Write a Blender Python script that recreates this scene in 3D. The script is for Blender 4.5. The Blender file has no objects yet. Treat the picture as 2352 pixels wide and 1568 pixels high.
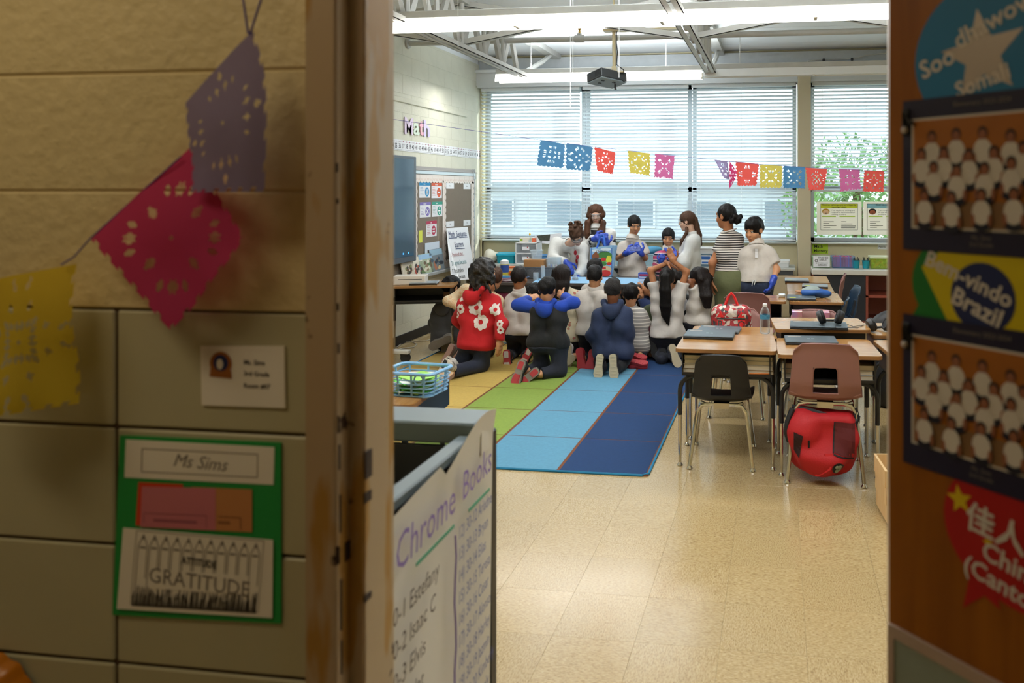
import bpy, bmesh, math, random
import numpy as np
from mathutils import Vector, Matrix, Euler
from mathutils.bvhtree import BVHTree
PI = math.pi
SC = bpy.context.scene
COL = SC.collection
random.seed(7)
RNG = np.random.default_rng(7)

# ------------------------------------------------------------------ camera
FX, CX, VH, YAW, EYE = 1754.0, 1553.0, 436.0, 0.1334, 1.623      # focal length, principal point (px of 2352x1568), yaw, eye height
CT, ST = math.cos(YAW), math.sin(YAW)
cam_d = bpy.data.cameras.new('camera')
cam_d.sensor_width = 36.0
cam_d.lens = FX / 2352 * 36
cam_d.shift_x = -(CX - 1176) / 2352
cam_d.shift_y = -(784 - VH) / 2352
cam_d.clip_start = 0.05
cam_d.dof.use_dof = True
cam_d.dof.focus_distance = 7.2
cam_d.dof.aperture_fstop = 3.6
cam = bpy.data.objects.new('camera', cam_d)
COL.objects.link(cam)
cam.location = (0, 0, EYE)
cam.rotation_euler = (PI / 2, 0, YAW)
SC.camera = cam

# ------------------------------------------------------------------ world, sun, exposure
SC.view_settings.view_transform = 'Standard'
SC.view_settings.look = 'None'
SC.view_settings.gamma = 1
SC.view_settings.exposure = -0.2
SC.view_settings.use_curve_mapping = False
SC.cycles.max_bounces = 7
SC.cycles.diffuse_bounces = 4
SC.cycles.glossy_bounces = 3
SC.cycles.transmission_bounces = 5
SC.cycles.transparent_max_bounces = 8
SC.cycles.caustics_reflective = False
SC.cycles.caustics_refractive = False
SC.cycles.sample_clamp_indirect = 6
W = bpy.data.worlds.new('daylight'); SC.world = W
W.use_nodes = True
_b = W.node_tree.nodes['Background']
_b.inputs['Color'].default_value = (0.80, 0.91, 1.0, 1)
_b.inputs['Strength'].default_value = 3.5
sd = bpy.data.lights.new('sun', 'SUN'); sd.energy = 4.0; sd.angle = 0.009; sd.color = (1, 0.95, 0.85)
sun = bpy.data.objects.new('sun', sd); COL.objects.link(sun)
sun.rotation_euler = Vector((-0.62, -0.55, -0.56)).to_track_quat('-Z', 'Y').to_euler()

def area(name, loc, size, power, color, aim=(0, 0, -1)):
    d = bpy.data.lights.new(name, 'AREA'); d.shape = 'RECTANGLE'; d.size, d.size_y = size
    d.energy = power; d.color = color
    o = bpy.data.objects.new(name, d); COL.objects.link(o); o.location = loc
    o.rotation_euler = Vector(aim).to_track_quat('-Z', 'Y').to_euler()
    return o
# ceiling tubes of the corridor behind the viewer and of the classroom rows overhead (rows out of frame included), plus added upward fill
area('corridor_light', (-1.5, 0.35, 2.75), (1.2, 0.3), 8.6, (1.0, 0.82, 0.55), (0.1, 0.30, -1))
for i, (yy, pw) in enumerate(((2.9, 44), (5.55, 48), (8.4, 24))):
    area('tube_light', (-0.9 if yy < 8 else -2.55, yy, 2.83), (5.0 if yy < 8 else 2.4, 0.14), pw, (1.0, 0.985, 0.95))
    area('ceiling_fill', (-0.4 if yy < 8 else -1.7, yy, 3.0), (3.4 if yy < 8 else 2.2, 0.10), pw * 2.0, (0.90, 0.96, 1.0), (0, 0, 1))  # added upward fill to whiten the ceiling deck, not a part of the fixtures

# ------------------------------------------------------------------ pixel -> world helpers (photo pixels, real depth)
def PC(u, v, zc):
    xc = (u - CX) * zc / FX
    return Vector((xc * CT - zc * ST, xc * ST + zc * CT, EYE - (v - VH) * zc / FX))
def PZ(u, v, Z): return PC(u, v, FX * (EYE - Z) / (v - VH))
def PY(u, v, Y):
    return PC(u, v, Y / (CT + (u - CX) / FX * ST))
def PX(u, v, X):
    return PC(u, v, X / ((u - CX) / FX * CT - ST))

# ------------------------------------------------------------------ materials
def lin(h):
    h = h.lstrip('#')
    c = [int(h[i:i + 2], 16) / 255 for i in (0, 2, 4)]
    return tuple(x / 12.92 if x <= 0.04045 else ((x + 0.055) / 1.055) ** 2.4 for x in c) + (1,)
MATS = {}
def mat(name, col, rough=0.6, metal=0.0, noise=0.0, nscale=30.0, bump=0.0, bscale=60.0, stretch=(1, 1, 1),
        spec=0.5, emit=None, estr=0.0, alpha=1.0, trans=0.0, coat=0.0, sheen=0.0, sub=0.0):
    if name in MATS: return MATS[name]
    m = bpy.data.materials.new(name); m.use_nodes = True
    nt = m.node_tree; b = nt.nodes['Principled BSDF']; L = nt.links.new
    c = lin(col) if isinstance(col, str) else tuple(col) + (1,)
    b.inputs['Base Color'].default_value = c
    b.inputs['Roughness'].default_value = rough
    b.inputs['Metallic'].default_value = metal
    b.inputs['Specular IOR Level'].default_value = spec
    b.inputs['Coat Weight'].default_value = coat
    b.inputs['Sheen Weight'].default_value = sheen
    b.inputs['Transmission Weight'].default_value = trans
    b.inputs['Alpha'].default_value = alpha
    if sub: b.inputs['Subsurface Weight'].default_value = sub; b.inputs['Subsurface Scale'].default_value = 0.02
    if emit:
        b.inputs['Emission Color'].default_value = lin(emit); b.inputs['Emission Strength'].default_value = estr
    if noise or bump:
        tc = nt.nodes.new('ShaderNodeTexCoord'); mp = nt.nodes.new('ShaderNodeMapping')
        mp.inputs['Scale'].default_value = stretch
        L(tc.outputs['Object'], mp.inputs['Vector'])
    if noise:
        n = nt.nodes.new('ShaderNodeTexNoise'); n.inputs['Scale'].default_value = nscale; n.inputs['Detail'].default_value = 5
        L(mp.outputs['Vector'], n.inputs['Vector'])
        r = nt.nodes.new('ShaderNodeMapRange'); r.inputs['To Min'].default_value = 1 - noise; r.inputs['To Max'].default_value = 1 + noise
        r.inputs['From Min'].default_value = 0.3; r.inputs['From Max'].default_value = 0.7
        L(n.outputs['Fac'], r.inputs['Value'])
        x = nt.nodes.new('ShaderNodeVectorMath'); x.operation = 'SCALE'; x.inputs[0].default_value = c[:3]
        L(r.outputs['Result'], x.inputs['Scale']); L(x.outputs['Vector'], b.inputs['Base Color'])
    if bump:
        n2 = nt.nodes.new('ShaderNodeTexNoise'); n2.inputs['Scale'].default_value = bscale; n2.inputs['Detail'].default_value = 4
        L(mp.outputs['Vector'], n2.inputs['Vector'])
        bp = nt.nodes.new('ShaderNodeBump'); bp.inputs['Strength'].default_value = bump; bp.inputs['Distance'].default_value = 0.01
        L(n2.outputs['Fac'], bp.inputs['Height']); L(bp.outputs['Normal'], b.inputs['Normal'])
    MATS[name] = m
    return m
def nodes_of(m): return m.node_tree, m.node_tree.nodes, m.node_tree.links.new, m.node_tree.nodes['Principled BSDF']
def ramp(N, stops, interp='LINEAR'):
    r = N.new('ShaderNodeValToRGB'); r.color_ramp.interpolation = interp
    e = r.color_ramp.elements
    while len(e) < len(stops): e.new(0.5)
    for el, (p, c) in zip(e, stops): el.position = p; el.color = lin(c) if isinstance(c, str) else c
    return r
def stripe_mat(name, bands, period, axis='Z', rough=0.8, wob=0.0):
    """bands: [(start 0..1, colour)] repeated every <period> metres along an object axis"""
    m = mat(name, '#ffffff', rough); nt, N, L, b = nodes_of(m)
    tc = N.new('ShaderNodeTexCoord'); sp = N.new('ShaderNodeSeparateXYZ'); L(tc.outputs['Object'], sp.inputs[0])
    src = sp.outputs[axis]
    if wob:
        n = N.new('ShaderNodeTexNoise'); n.inputs['Scale'].default_value = 9; L(tc.outputs['Object'], n.inputs['Vector'])
        ma = N.new('ShaderNodeMath'); ma.operation = 'MULTIPLY_ADD'; ma.inputs[1].default_value = wob
        L(n.outputs['Fac'], ma.inputs[0]); L(src, ma.inputs[2]); src = ma.outputs[0]
    d = N.new('ShaderNodeMath'); d.operation = 'DIVIDE'; d.inputs[1].default_value = period; L(src, d.inputs[0])
    f = N.new('ShaderNodeMath'); f.operation = 'FRACT'; L(d.outputs[0], f.inputs[0])
    r = ramp(N, bands, 'CONSTANT'); L(f.outputs[0], r.inputs[0]); L(r.outputs[0], b.inputs['Base Color'])
    return m
def wood_mat(name, c1, c2, axis=(1, 12, 12), scale=3.0, rough=0.35, coat=0.0):
    m = mat(name, c1, rough, coat=coat); nt, N, L, b = nodes_of(m)
    tc = N.new('ShaderNodeTexCoord'); mp = N.new('ShaderNodeMapping'); mp.inputs['Scale'].default_value = axis
    L(tc.outputs['Object'], mp.inputs[0])
    n = N.new('ShaderNodeTexNoise'); n.inputs['Scale'].default_value = scale; n.inputs['Detail'].default_value = 6; n.inputs['Distortion'].default_value = 0.6
    L(mp.outputs[0], n.inputs['Vector'])
    r = ramp(N, [(0.3, c1), (0.7, c2)]); L(n.outputs['Fac'], r.inputs[0]); L(r.outputs[0], b.inputs['Base Color'])
    return m

# ------------------------------------------------------------------ mesh builder
class MB:
    def __init__(s): s.v = []; s.f = []; s.mi = []; s.cur = 0
    def add(s, vs, fs, T=None):
        o = len(s.v)
        s.v += [tuple(T @ Vector((p[0], p[1], p[2] if len(p) > 2 else 0.0))) if T is not None else tuple(p) for p in vs]
        s.f += [tuple(i + o for i in f) for f in fs]; s.mi += [s.cur] * len(fs)
        return s
    def box(s, a, b, T=None, ch=0.0):
        """box between two corners, chamfered by ch"""
        x0, x1 = sorted((a[0], b[0])); y0, y1 = sorted((a[1], b[1])); z0, z1 = sorted((a[2], b[2]))
        if ch <= 0:
            v = [(x, y, z) for z in (z0, z1) for y in (y0, y1) for x in (x0, x1)]
            return s.add(v, [(0, 2, 3, 1), (4, 5, 7, 6), (0, 1, 5, 4), (2, 6, 7, 3), (0, 4, 6, 2), (1, 3, 7, 5)], T)
        ch = min(ch, (x1 - x0) / 2.01, (y1 - y0) / 2.01, (z1 - z0) / 2.01)
        v = []; ix = {}
        for k in range(8):
            X = (x0, x1)[k & 1]; Y = (y0, y1)[k >> 1 & 1]; Z = (z0, z1)[k >> 2]
            dx = ch if not k & 1 else -ch; dy = ch if not k >> 1 & 1 else -ch; dz = ch if not k >> 2 else -ch
            ix[k] = (len(v), len(v) + 1, len(v) + 2)
            v += [(X, Y + dy, Z + dz), (X + dx, Y, Z + dz), (X + dx, Y + dy, Z)]
        f = []
        def q(ids, ax): f.append(tuple(ix[i][ax] for i in ids))
        q((0, 4, 6, 2), 0); q((1, 3, 7, 5), 0); q((0, 1, 5, 4), 1); q((2, 6, 7, 3), 1); q((0, 2, 3, 1), 2); q((4, 5, 7, 6), 2)
        for i in range(8):
            for bit, ax in ((1, 0), (2, 1), (4, 2)):
                if not i & bit:
                    j = i | bit; a1, a2 = [a for a in (0, 1, 2) if a != ax]
                    f.append((ix[i][a1], ix[j][a1], ix[j][a2], ix[i][a2]))
            f.append(ix[i])
        return s.add(v, f, T)
    def tube(s, path, r, n=8, cap=True, closed=False, T=None):
        P = [Vector(p) for p in path]; m = len(P)
        rr = r if isinstance(r, (list, tuple)) else [r] * m
        v = []; nrm = None
        for i, p in enumerate(P):
            t = (P[(i + 1) % m] - P[i - 1]) if closed else (P[min(i + 1, m - 1)] - P[max(i - 1, 0)])
            if t.length < 1e-9: t = Vector((0, 0, 1))
            t.normalize()
            if nrm is None: nrm = t.orthogonal().normalized()
            else:
                nrm = nrm - t * nrm.dot(t)
                nrm = nrm.normalized() if nrm.length > 1e-6 else t.orthogonal().normalized()
            bi = t.cross(nrm)
            for k in range(n):
                a = 2 * PI * k / n
                v.append(tuple(p + (nrm * math.cos(a) + bi * math.sin(a)) * rr[i]))
        f = []
        for i in range(m if closed else m - 1):
            j = (i + 1) % m
            for k in range(n):
                l = (k + 1) % n
                f.append((i * n + k, i * n + l, j * n + l, j * n + k))
        if cap and not closed: f += [tuple(range(n - 1, -1, -1)), tuple((m - 1) * n + k for k in range(n))]
        return s.add(v, f, T)
    def lathe(s, prof, n=16, T=None, cap=True):
        v = []; f = []
        for r, z in prof: v += [(r * math.cos(2 * PI * k / n), r * math.sin(2 * PI * k / n), z) for k in range(n)]
        for i in range(len(prof) - 1):
            for k in range(n):
                l = (k + 1) % n; f.append((i * n + k, i * n + l, (i + 1) * n + l, (i + 1) * n + k))
        if cap:
            f.append(tuple(range(n - 1, -1, -1))); f.append(tuple((len(prof) - 1) * n + k for k in range(n)))
        return s.add(v, f, T)
    def prism(s, poly, z0, z1, T=None):
        n = len(poly)
        v = [(x, y, z0) for x, y in poly] + [(x, y, z1) for x, y in poly]
        f = [tuple(range(n - 1, -1, -1)), tuple(range(n, 2 * n))]
        f += [(i, (i + 1) % n, n + (i + 1) % n, n + i) for i in range(n)]
        return s.add(v, f, T)
    def grid(s, fn, nu, nv, T=None, wrap=False):
        v = [tuple(fn(i / nu, j / nv)) for j in range(nv + 1) for i in range(nu + 1)]
        f = [(j * (nu + 1) + i, j * (nu + 1) + i + 1, (j + 1) * (nu + 1) + i + 1, (j + 1) * (nu + 1) + i) for j in range(nv) for i in range(nu)]
        return s.add(v, f, T)
    def ball(s, c, r, n=10, T=None):
        c = Vector(c); R = r if isinstance(r, (tuple, list)) else (r, r, r)
        v = []; f = []; m = max(4, n // 2 + 1)
        for i in range(m + 1):
            th = PI * i / m
            for k in range(n):
                a = 2 * PI * k / n
                v.append((c.x + R[0] * math.sin(th) * math.cos(a), c.y + R[1] * math.sin(th) * math.sin(a), c.z + R[2] * math.cos(th)))
        for i in range(m):
            for k in range(n):
                l = (k + 1) % n; f.append((i * n + k, (i + 1) * n + k, (i + 1) * n + l, i * n + l))
        return s.add(v, f, T)
    def mesh(s, name, mats, smooth=35):
        me = bpy.data.meshes.new(name)
        me.from_pydata(s.v, [], s.f)
        ms = mats if isinstance(mats, (list, tuple)) else [mats]
        for m in ms: me.materials.append(m)
        if len(ms) > 1: me.polygons.foreach_set('material_index', s.mi)
        me.validate()
        if smooth:
            me.polygons.foreach_set('use_smooth', [True] * len(me.polygons))
            if smooth < 180: me.set_sharp_from_angle(angle=math.radians(smooth))
        me.update()
        return me

ROOTM = {}
def link(name, me, parent=None, world=False):
    o = bpy.data.objects.new(name, me); COL.objects.link(o)
    if parent is not None:
        o.parent = parent
        if world:
            p = parent; Mx = Matrix.Identity(4)
            while p is not None:
                Mx = p.matrix_parent_inverse @ p.matrix_basis @ Mx if p.parent else p.matrix_basis @ Mx
                p = p.parent
            o.matrix_parent_inverse = Mx.inverted()
    return o
def ob(name, mb, mats, parent=None, world=False, smooth=35, label=None, **kw):
    me = mb if isinstance(mb, bpy.types.Mesh) else mb.mesh(name, mats, smooth)
    o = link(name, me, parent, world)
    if label: o['label'] = label
    for k, v in kw.items(): o[k] = v
    return o
def tag(o, label, cat, group=None):
    o['label'] = label; o['category'] = cat
    if group: o['group'] = group
    return o
def thing(name, label, cat, loc=(0, 0, 0), rotz=0.0, group=None):
    o = bpy.data.objects.new(name, None); o.empty_display_size = 0.05; COL.objects.link(o)
    o.location = loc; o.rotation_euler = (0, 0, rotz)
    return tag(o, label, cat, group)
def struct(name, mb, mats, smooth=35, parent=None, **kw):
    o = ob(name, mb, mats, parent, world=parent is not None, smooth=smooth, **kw)
    if parent is None: o['kind'] = 'structure'
    return o
def dup(root, loc, rotz=None, label=None, group=None):
    r = root.copy(); COL.objects.link(r); r.location = loc
    if rotz is not None: r.rotation_euler = (0, 0, rotz)
    if label: r['label'] = label
    if group: r['group'] = group
    for ch in root.children:
        c = ch.copy(); COL.objects.link(c); c.parent = r
        for g in ch.children:
            d = g.copy(); COL.objects.link(d); d.parent = c
    return r
def text_mesh(s, size=1.0, ext=0.0, shear=0.0, align='CENTER', bold=0.0, space=1.0, res=2):
    c = bpy.data.curves.new('t', 'FONT'); c.body = s; c.size = size; c.extrude = ext; c.shear = shear
    c.align_x = align; c.align_y = 'CENTER'; c.offset = bold; c.resolution_u = res; c.space_character = space
    o = bpy.data.objects.new('t', c); COL.objects.link(o)
    me = bpy.data.meshes.new_from_object(o)
    bpy.data.objects.remove(o); bpy.data.curves.remove(c)
    vs = [tuple(v.co) for v in me.vertices]; fs = [tuple(p.vertices) for p in me.polygons]
    bpy.data.meshes.remove(me)
    return vs, fs
def frame(o, x, y):
    """4x4 frame with origin o, x and y axes as given (z = x cross y)"""
    x = Vector(x).normalized(); y = Vector(y).normalized(); z = x.cross(y).normalized(); y = z.cross(x)
    return Matrix(((x.x, y.x, z.x, o[0]), (x.y, y.y, z.y, o[1]), (x.z, y.z, z.z, o[2]), (0, 0, 0, 1)))
# ================================================================== SETTING
XL, YF, YN, XR = -3.94, 9.8, 1.176, 3.3       # left wall, window wall, corridor face of the door wall, right wall
ZC = 3.40
m_cream = mat('cream_block_paint', '#d8d7c6', 0.55, noise=0.03, nscale=6, bump=0.25, bscale=45)
m_cream_far = mat('cream_wall_paint', '#d6cda9', 0.6, noise=0.03, nscale=5, bump=0.15, bscale=45)
m_joint = mat('mortar_cream', '#d2d1c0', 0.8)
m_hall = mat('hall_block_paint', '#d8c696', 0.5, noise=0.05, nscale=5, bump=0.5, bscale=38)
m_tile = mat('glazed_grey_green_block', '#bcb796', 0.42, noise=0.03, nscale=4, bump=0.05, bscale=20)
m_dark = mat('dark_mortar', '#3a2a20', 0.9)
m_white = mat('white_paint', '#e9ecee', 0.5)
m_steel_paint = mat('grey_steel_paint', '#b9b9b4', 0.5, noise=0.08, nscale=7)
m_black = mat('black_plastic', '#15161a', 0.45)
m_chrome = mat('chrome_steel', '#c9c6bf', 0.16, 1.0)
m_alu = mat('aluminium', '#cfd5d9', 0.35, 0.6)

# ---- floor of 12 inch vinyl tiles
def floor_material():
    m = mat('speckled_vinyl', '#c7b28a', 0.24, spec=0.55); nt, N, L, b = nodes_of(m)
    tc = N.new('ShaderNodeTexCoord'); oi = N.new('ShaderNodeObjectInfo')
    off = N.new('ShaderNodeVectorMath'); off.operation = 'SCALE'; off.inputs[0].default_value = (37, 91, 13)
    L(oi.outputs['Random'], off.inputs['Scale'])
    ad = N.new('ShaderNodeVectorMath'); L(tc.outputs['Object'], ad.inputs[0]); L(off.outputs[0], ad.inputs[1])
    mp = N.new('ShaderNodeMapping'); mp.inputs['Scale'].default_value = (26, 75, 40); L(ad.outputs[0], mp.inputs[0])
    n = N.new('ShaderNodeTexNoise'); n.inputs['Scale'].default_value = 3.2; n.inputs['Detail'].default_value = 4; n.inputs['Roughness'].default_value = 0.6
    L(mp.outputs[0], n.inputs['Vector'])
    r = ramp(N, [(0.28, '#806844'), (0.42, '#a48a5e'), (0.52, '#b49c70'), (0.75, '#c5b18a')]); L(n.outputs['Fac'], r.inputs[0])
    mr = N.new('ShaderNodeMapRange'); mr.inputs['To Min'].default_value = 0.95; mr.inputs['To Max'].default_value = 1.03; L(oi.outputs['Random'], mr.inputs[0])
    mx = N.new('ShaderNodeVectorMath'); mx.operation = 'SCALE'; L(r.outputs[0], mx.inputs[0]); L(mr.outputs[0], mx.inputs['Scale'])
    L(mx.outputs[0], b.inputs['Base Color'])
    n2 = N.new('ShaderNodeTexNoise'); n2.inputs['Scale'].default_value = 5; L(ad.outputs[0], n2.inputs['Vector'])
    m2 = N.new('ShaderNodeMapRange'); m2.inputs['To Min'].default_value = 0.15; m2.inputs['To Max'].default_value = 0.23; L(n2.outputs['Fac'], m2.inputs[0])
    L(m2.outputs[0], b.inputs['Roughness'])
    return m
m_floor = floor_material()
TS, TOX, TOY = 0.3048, -0.8172, 3.0027
floor = struct('floor', MB().box((XL - .2, YN - 2.7, -0.12), (XR + .2, YF + .2, -0.004)), mat('floor_joint', '#a08c66', 0.8))
tile_me = MB().box((-TS / 2 + 0.0003, -TS / 2 + 0.0003, -0.004), (TS / 2 - 0.0003, TS / 2 - 0.0003, 0.0), ch=0.0003).mesh('tile', m_floor, 0)
cand = []
i0, i1 = int((XL - TOX) / TS) - 1, int((2.6 - TOX) / TS) + 1
for i in range(i0, i1):
    for j in range(-13, int((YF - TOY) / TS) + 1):
        x, y = TOX + (i + .5) * TS, TOY + (j + .5) * TS
        if x < XL or y > YF or y < YN - 2.2: continue
        zc = -x * ST + y * CT
        seen = 0
        if zc > 1.2 and y > 1.5:
            u = CX + FX * (x * CT + y * ST) / zc; v = VH + FX * EYE / zc
            seen = 880 < u < 2080 and v < 1640 and not (-3.2 < x < -0.95 and 4.5 < y < 7.4)
        cand.append((not seen, zc, x, y, (i + j) % 2))
cand.sort()
rest = MB()
for k, (ns, zc, x, y, q) in enumerate(cand):
    if k < 300 and not ns:
        o = link('tile', tile_me, floor); o.location = (x, y, 0); o.rotation_euler = (0, 0, PI / 2 * q)
    else:
        rest.box((x - TS / 2 + .0005, y - TS / 2 + .0005, -0.004), (x + TS / 2 - .0005, y + TS / 2 - .0005, 0))
ob('tile_field', rest, m_floor, floor, smooth=0, kind='stuff')

# ---- block walls: face plane, blocks as pieces
def block_wall(name, axis, plane, out, a0, a1, z0, z1, zj, bl, m, thick, joint_m, gap=0.003, bond=0.5, a_off=0.0, proud=0.004, ch=0.004, vis=None, top_from=9, top_joint=None):
    """axis 'x': wall runs along X at y=plane; axis 'y': runs along Y at x=plane. out: +1/-1 normal direction along the other axis"""
    mb = MB()
    p0, p1 = plane - out * proud, plane - out * thick
    if axis == 'x': mb.box((a0, p0, z0), (a1, p1, z1))
    else: mb.box((p0, a0, z0), (p1, a1, z1))
    w = struct(name, mb, joint_m, 0)
    if top_joint: struct('joint_paint', MB().box((a0, p0 + out * .001, top_from), (a1, p0 - out * .001, z1)), top_joint, 0, parent=w)
    cache = {}; gap0 = gap
    h = 0.2032
    k = math.floor((z0 - zj) / h)
    while zj + k * h < z1 - 0.01:
        b0, b1 = max(z0, zj + k * h), min(z1, zj + (k + 1) * h)
        a = a0 - (a0 - a_off) % bl - bl + (bl * bond if k % 2 else 0)
        while a < a1:
            s0, s1 = max(a0, a), min(a1, a + bl)
            if s1 - s0 > 0.03 and (vis is None or (s1 > vis[0] and s0 < vis[1] and b1 > vis[2] and b0 < vis[3])):
                mm = m((b0 + b1) / 2) if callable(m) else m
                key = (round(s1 - s0, 3), round(b1 - b0, 3), mm.name)
                gap = gap0 if b0 < top_from - .01 else .003
                if b0 >= top_from - .01 and axis == 'x': s0, s1 = a0, a1; a = a1; key = ('row', round(b1 - b0, 3))
                if key not in cache:
                    hw, hh = (s1 - s0) / 2 - gap / 2, (b1 - b0) / 2 - gap / 2
                    q = MB()
                    if axis == 'x': q.box((-hw, 0, -hh), (hw, -out * 0.03, hh), ch=ch)
                    else: q.box((0, -hw, -hh), (-out * 0.03, hw, hh), ch=ch)
                    cache[key] = q.mesh('block', mm, 30)
                o = link('block', cache[key], w)
                c = ((s0 + s1) / 2, plane, (b0 + b1) / 2) if axis == 'x' else (plane, (s0 + s1) / 2, (b0 + b1) / 2)
                o.location = c
            a += bl
        k += 1
    return w
block_wall('wall_left', 'y', XL, 1, YN + 0.1, YF + 0.2, 0, 3.28, 0.0, 0.4064, m_cream, 0.25, m_joint, gap=0.002, ch=0.0025, a_off=0.1, proud=.0015, vis=(7.0, 9.81, 0, 3.3))
struct('wall_right', MB().box((XR, YN - 2.4, 0), (XR + .2, YF, ZC)), m_cream)
# door wall: opening X -0.70 .. 0.20 ; blocks on the corridor face beside the door
DX0, DX1, DH = -0.742, 0.235, 2.13
block_wall('wall_front', 'x', YN, -1, -3.0, DX0, 0, 2.9, 0.1985 - 0.2032, 0.4064,
           lambda z: m_tile if z < 1.42 else m_hall, 0.1, mat('dark_joint', '#4a3826', 0.9), gap=0.0055, bond=0.0, a_off=-1.133,
           ch=0.003, vis=(-1.9, 0, 0.6, 2.4), top_from=1.42, top_joint=mat('hall_joint', '#bda878', .8))
wf = struct('trim_1', MB().box((XL, YN + .102, 0), (DX0, YN + .11, ZC)).box((DX1, YN + .0, 0), (XR, YN + .11, ZC)).box((DX0, YN, DH + .05), (DX1, YN + .11, ZC)).box((XL, YN, 2.9), (DX0, YN + .1, ZC)).box((XL, YN, 0), (-3.0, YN + .1, 2.9)), m_hall, 0)
struct('wall_back', MB().box((-3.2, -1.5, 0), (XR, -1.3, 2.9)).box((-3.2, -1.3, 0), (-3.0, YN, 2.9)), m_hall, 0)
struct('ceiling_2', MB().box((-3.2, -1.5, 2.9), (XR, YN, 3.0)), m_white, 0)
# ---- hollow metal door frame (left jamb seen, right jamb and head behind the leaf)
def jamb_material():
    m = mat('worn_tan_frame_paint', '#b98f4a', 0.42); nt, N, L, b = nodes_of(m)
    tc = N.new('ShaderNodeTexCoord')
    mp = N.new('ShaderNodeMapping'); mp.inputs['Scale'].default_value = (9, 9, 2.3); L(tc.outputs['Object'], mp.inputs[0])
    n = N.new('ShaderNodeTexNoise'); n.inputs['Scale'].default_value = 1.4; n.inputs['Detail'].default_value = 3; L(mp.outputs[0], n.inputs['Vector'])
    r = ramp(N, [(0.40, '#ad8340'), (0.46, '#b8a080')]); L(n.outputs['Fac'], r.inputs[0])
    # chipped arrises: dark bare metal in small blotches
    n2 = N.new('ShaderNodeTexNoise'); n2.inputs['Scale'].default_value = 14; n2.inputs['Detail'].default_value = 4; L(tc.outputs['Object'], n2.inputs['Vector'])
    g = N.new('ShaderNodeNewGeometry')
    r2 = ramp(N, [(0.66, (0, 0, 0, 1)), (0.69, (1, 1, 1, 1))]); L(n2.outputs['Fac'], r2.inputs[0])
    mx = N.new('ShaderNodeMix'); mx.data_type = 'RGBA'; mx.inputs['B'].default_value = lin('#3a241a')
    L(r2.outputs[0], mx.inputs['Factor']); L(r.outputs[0], mx.inputs['A']); L(mx.outputs['Result'], b.inputs['Base Color'])
    return m
m_jamb = jamb_material()
def jamb(sx, x):   # profile in (x, y), sx +1 left jamb / -1 right jamb
    pts = [(-.052, 1.13), (-.004, 1.13), (0, 1.134), (0, 1.168), (.023, 1.168), (.027, 1.172), (.027, 1.247), (.023, 1.251), (.012, 1.256), (.012, 1.292), (-.046, 1.292), (-.046, 1.277), (-.03, 1.277), (-.03, 1.17), (-.052, 1.17)]
    P = [(x + sx * a, b) for a, b in pts]
    if sx < 0: P.reverse()
    return P
trim2 = struct('trim_2', MB().prism(jamb(1, -0.697), 0, DH + .02), m_jamb, 30)
struct('trim_3', MB().prism(jamb(-1, 0.198), 0, DH + .02), m_jamb, 30)
struct('trim_4', MB().box((-.749, 1.13, DH), (.25, 1.17, DH + .05)).box((-.67, 1.168, DH - .016), (.175, 1.25, DH + .02)).box((-.749, 1.25, DH), (.25, 1.292, DH + .05)), m_jamb, 30)
# strike hole, latch scar and paint chips on the left jamb
m_hole = mat('bare_dark_metal', '#2a1713', 0.6)
chips = MB()
for u, v, w, h, pl in ((846, 1065, 13, 62, 's'), (800, 1263, 13, 42, 's'), (777, 1275, 10, 40, 'a'), (775, 385, 5, 22, 'a'), (776, 462, 5, 12, 'a'), (777, 705, 5, 18, 'a'), (779, 975, 4, 40, 'a'), (781, 1050, 4, 60, 'a'), (783, 1180, 4, 90, 'a'), (785, 1390, 4, 120, 'a'), (845, 1140, 3, 22, 's'), (845, 1370, 3, 14, 's'), (779, 800, 4, 24, 'a'), (786, 1510, 4, 80, 'a')):
    if pl == 's':
        a = PX(u, v, -0.6685 if u > 820 else -0.6955); zc = -a.x * ST + a.y * CT
        d = 0.010 if u > 820 else 0.008
        chips.box((a.x - .001, a.y - d, a.z - h / 2 * zc / FX), (a.x + .0012, a.y + d, a.z + h / 2 * zc / FX))
    else:
        a = PY(u - 2, v, 1.1292); k = 1.17 / FX
        chips.box((a.x - w / 2 * k, a.y, a.z - h / 2 * k), (a.x + w / 2 * k, a.y + .002, a.z + h / 2 * k))
struct('paint_chip', chips, m_hole, 0, parent=trim2, kind='stuff')

# ---- door leaf swung back into the corridor, hinged beside the right jamb
ang = math.atan2(-0.7085, 0.7057)
HX, HY = 0.159, 1.150
T_door = Matrix.Translation((HX, HY, 0)) @ Matrix.Rotation(ang, 4, 'Z')     # local x along the leaf from the hinge edge, local -y faces the doorway viewer
m_oak = wood_mat('orange_oak_veneer', '#a2600f', '#8a4d08', (14, 14, 1.2), 2.0, 0.35)
door = struct('door_1', MB().box((0, 0.0, 0.01), (0.86, 0.044, 2.12), T_door, ch=0.002), m_oak)
struct('kick_plate', MB().box((0.004, -0.004, 0.02), (0.85, -0.0005, 0.975), T_door, ch=0.001), mat('grey_green_plate', '#8f9a8c', 0.5, noise=0.04), parent=door)
struct('plate_edging', MB().box((0.004, -0.006, 0.975), (0.85, -0.0005, 0.992), T_door).box((0.004, -0.006, 0.02), (0.014, -0.0005, 0.975), T_door), mat('pale_plate_edging', '#b39c8a', 0.5), parent=door)
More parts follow.
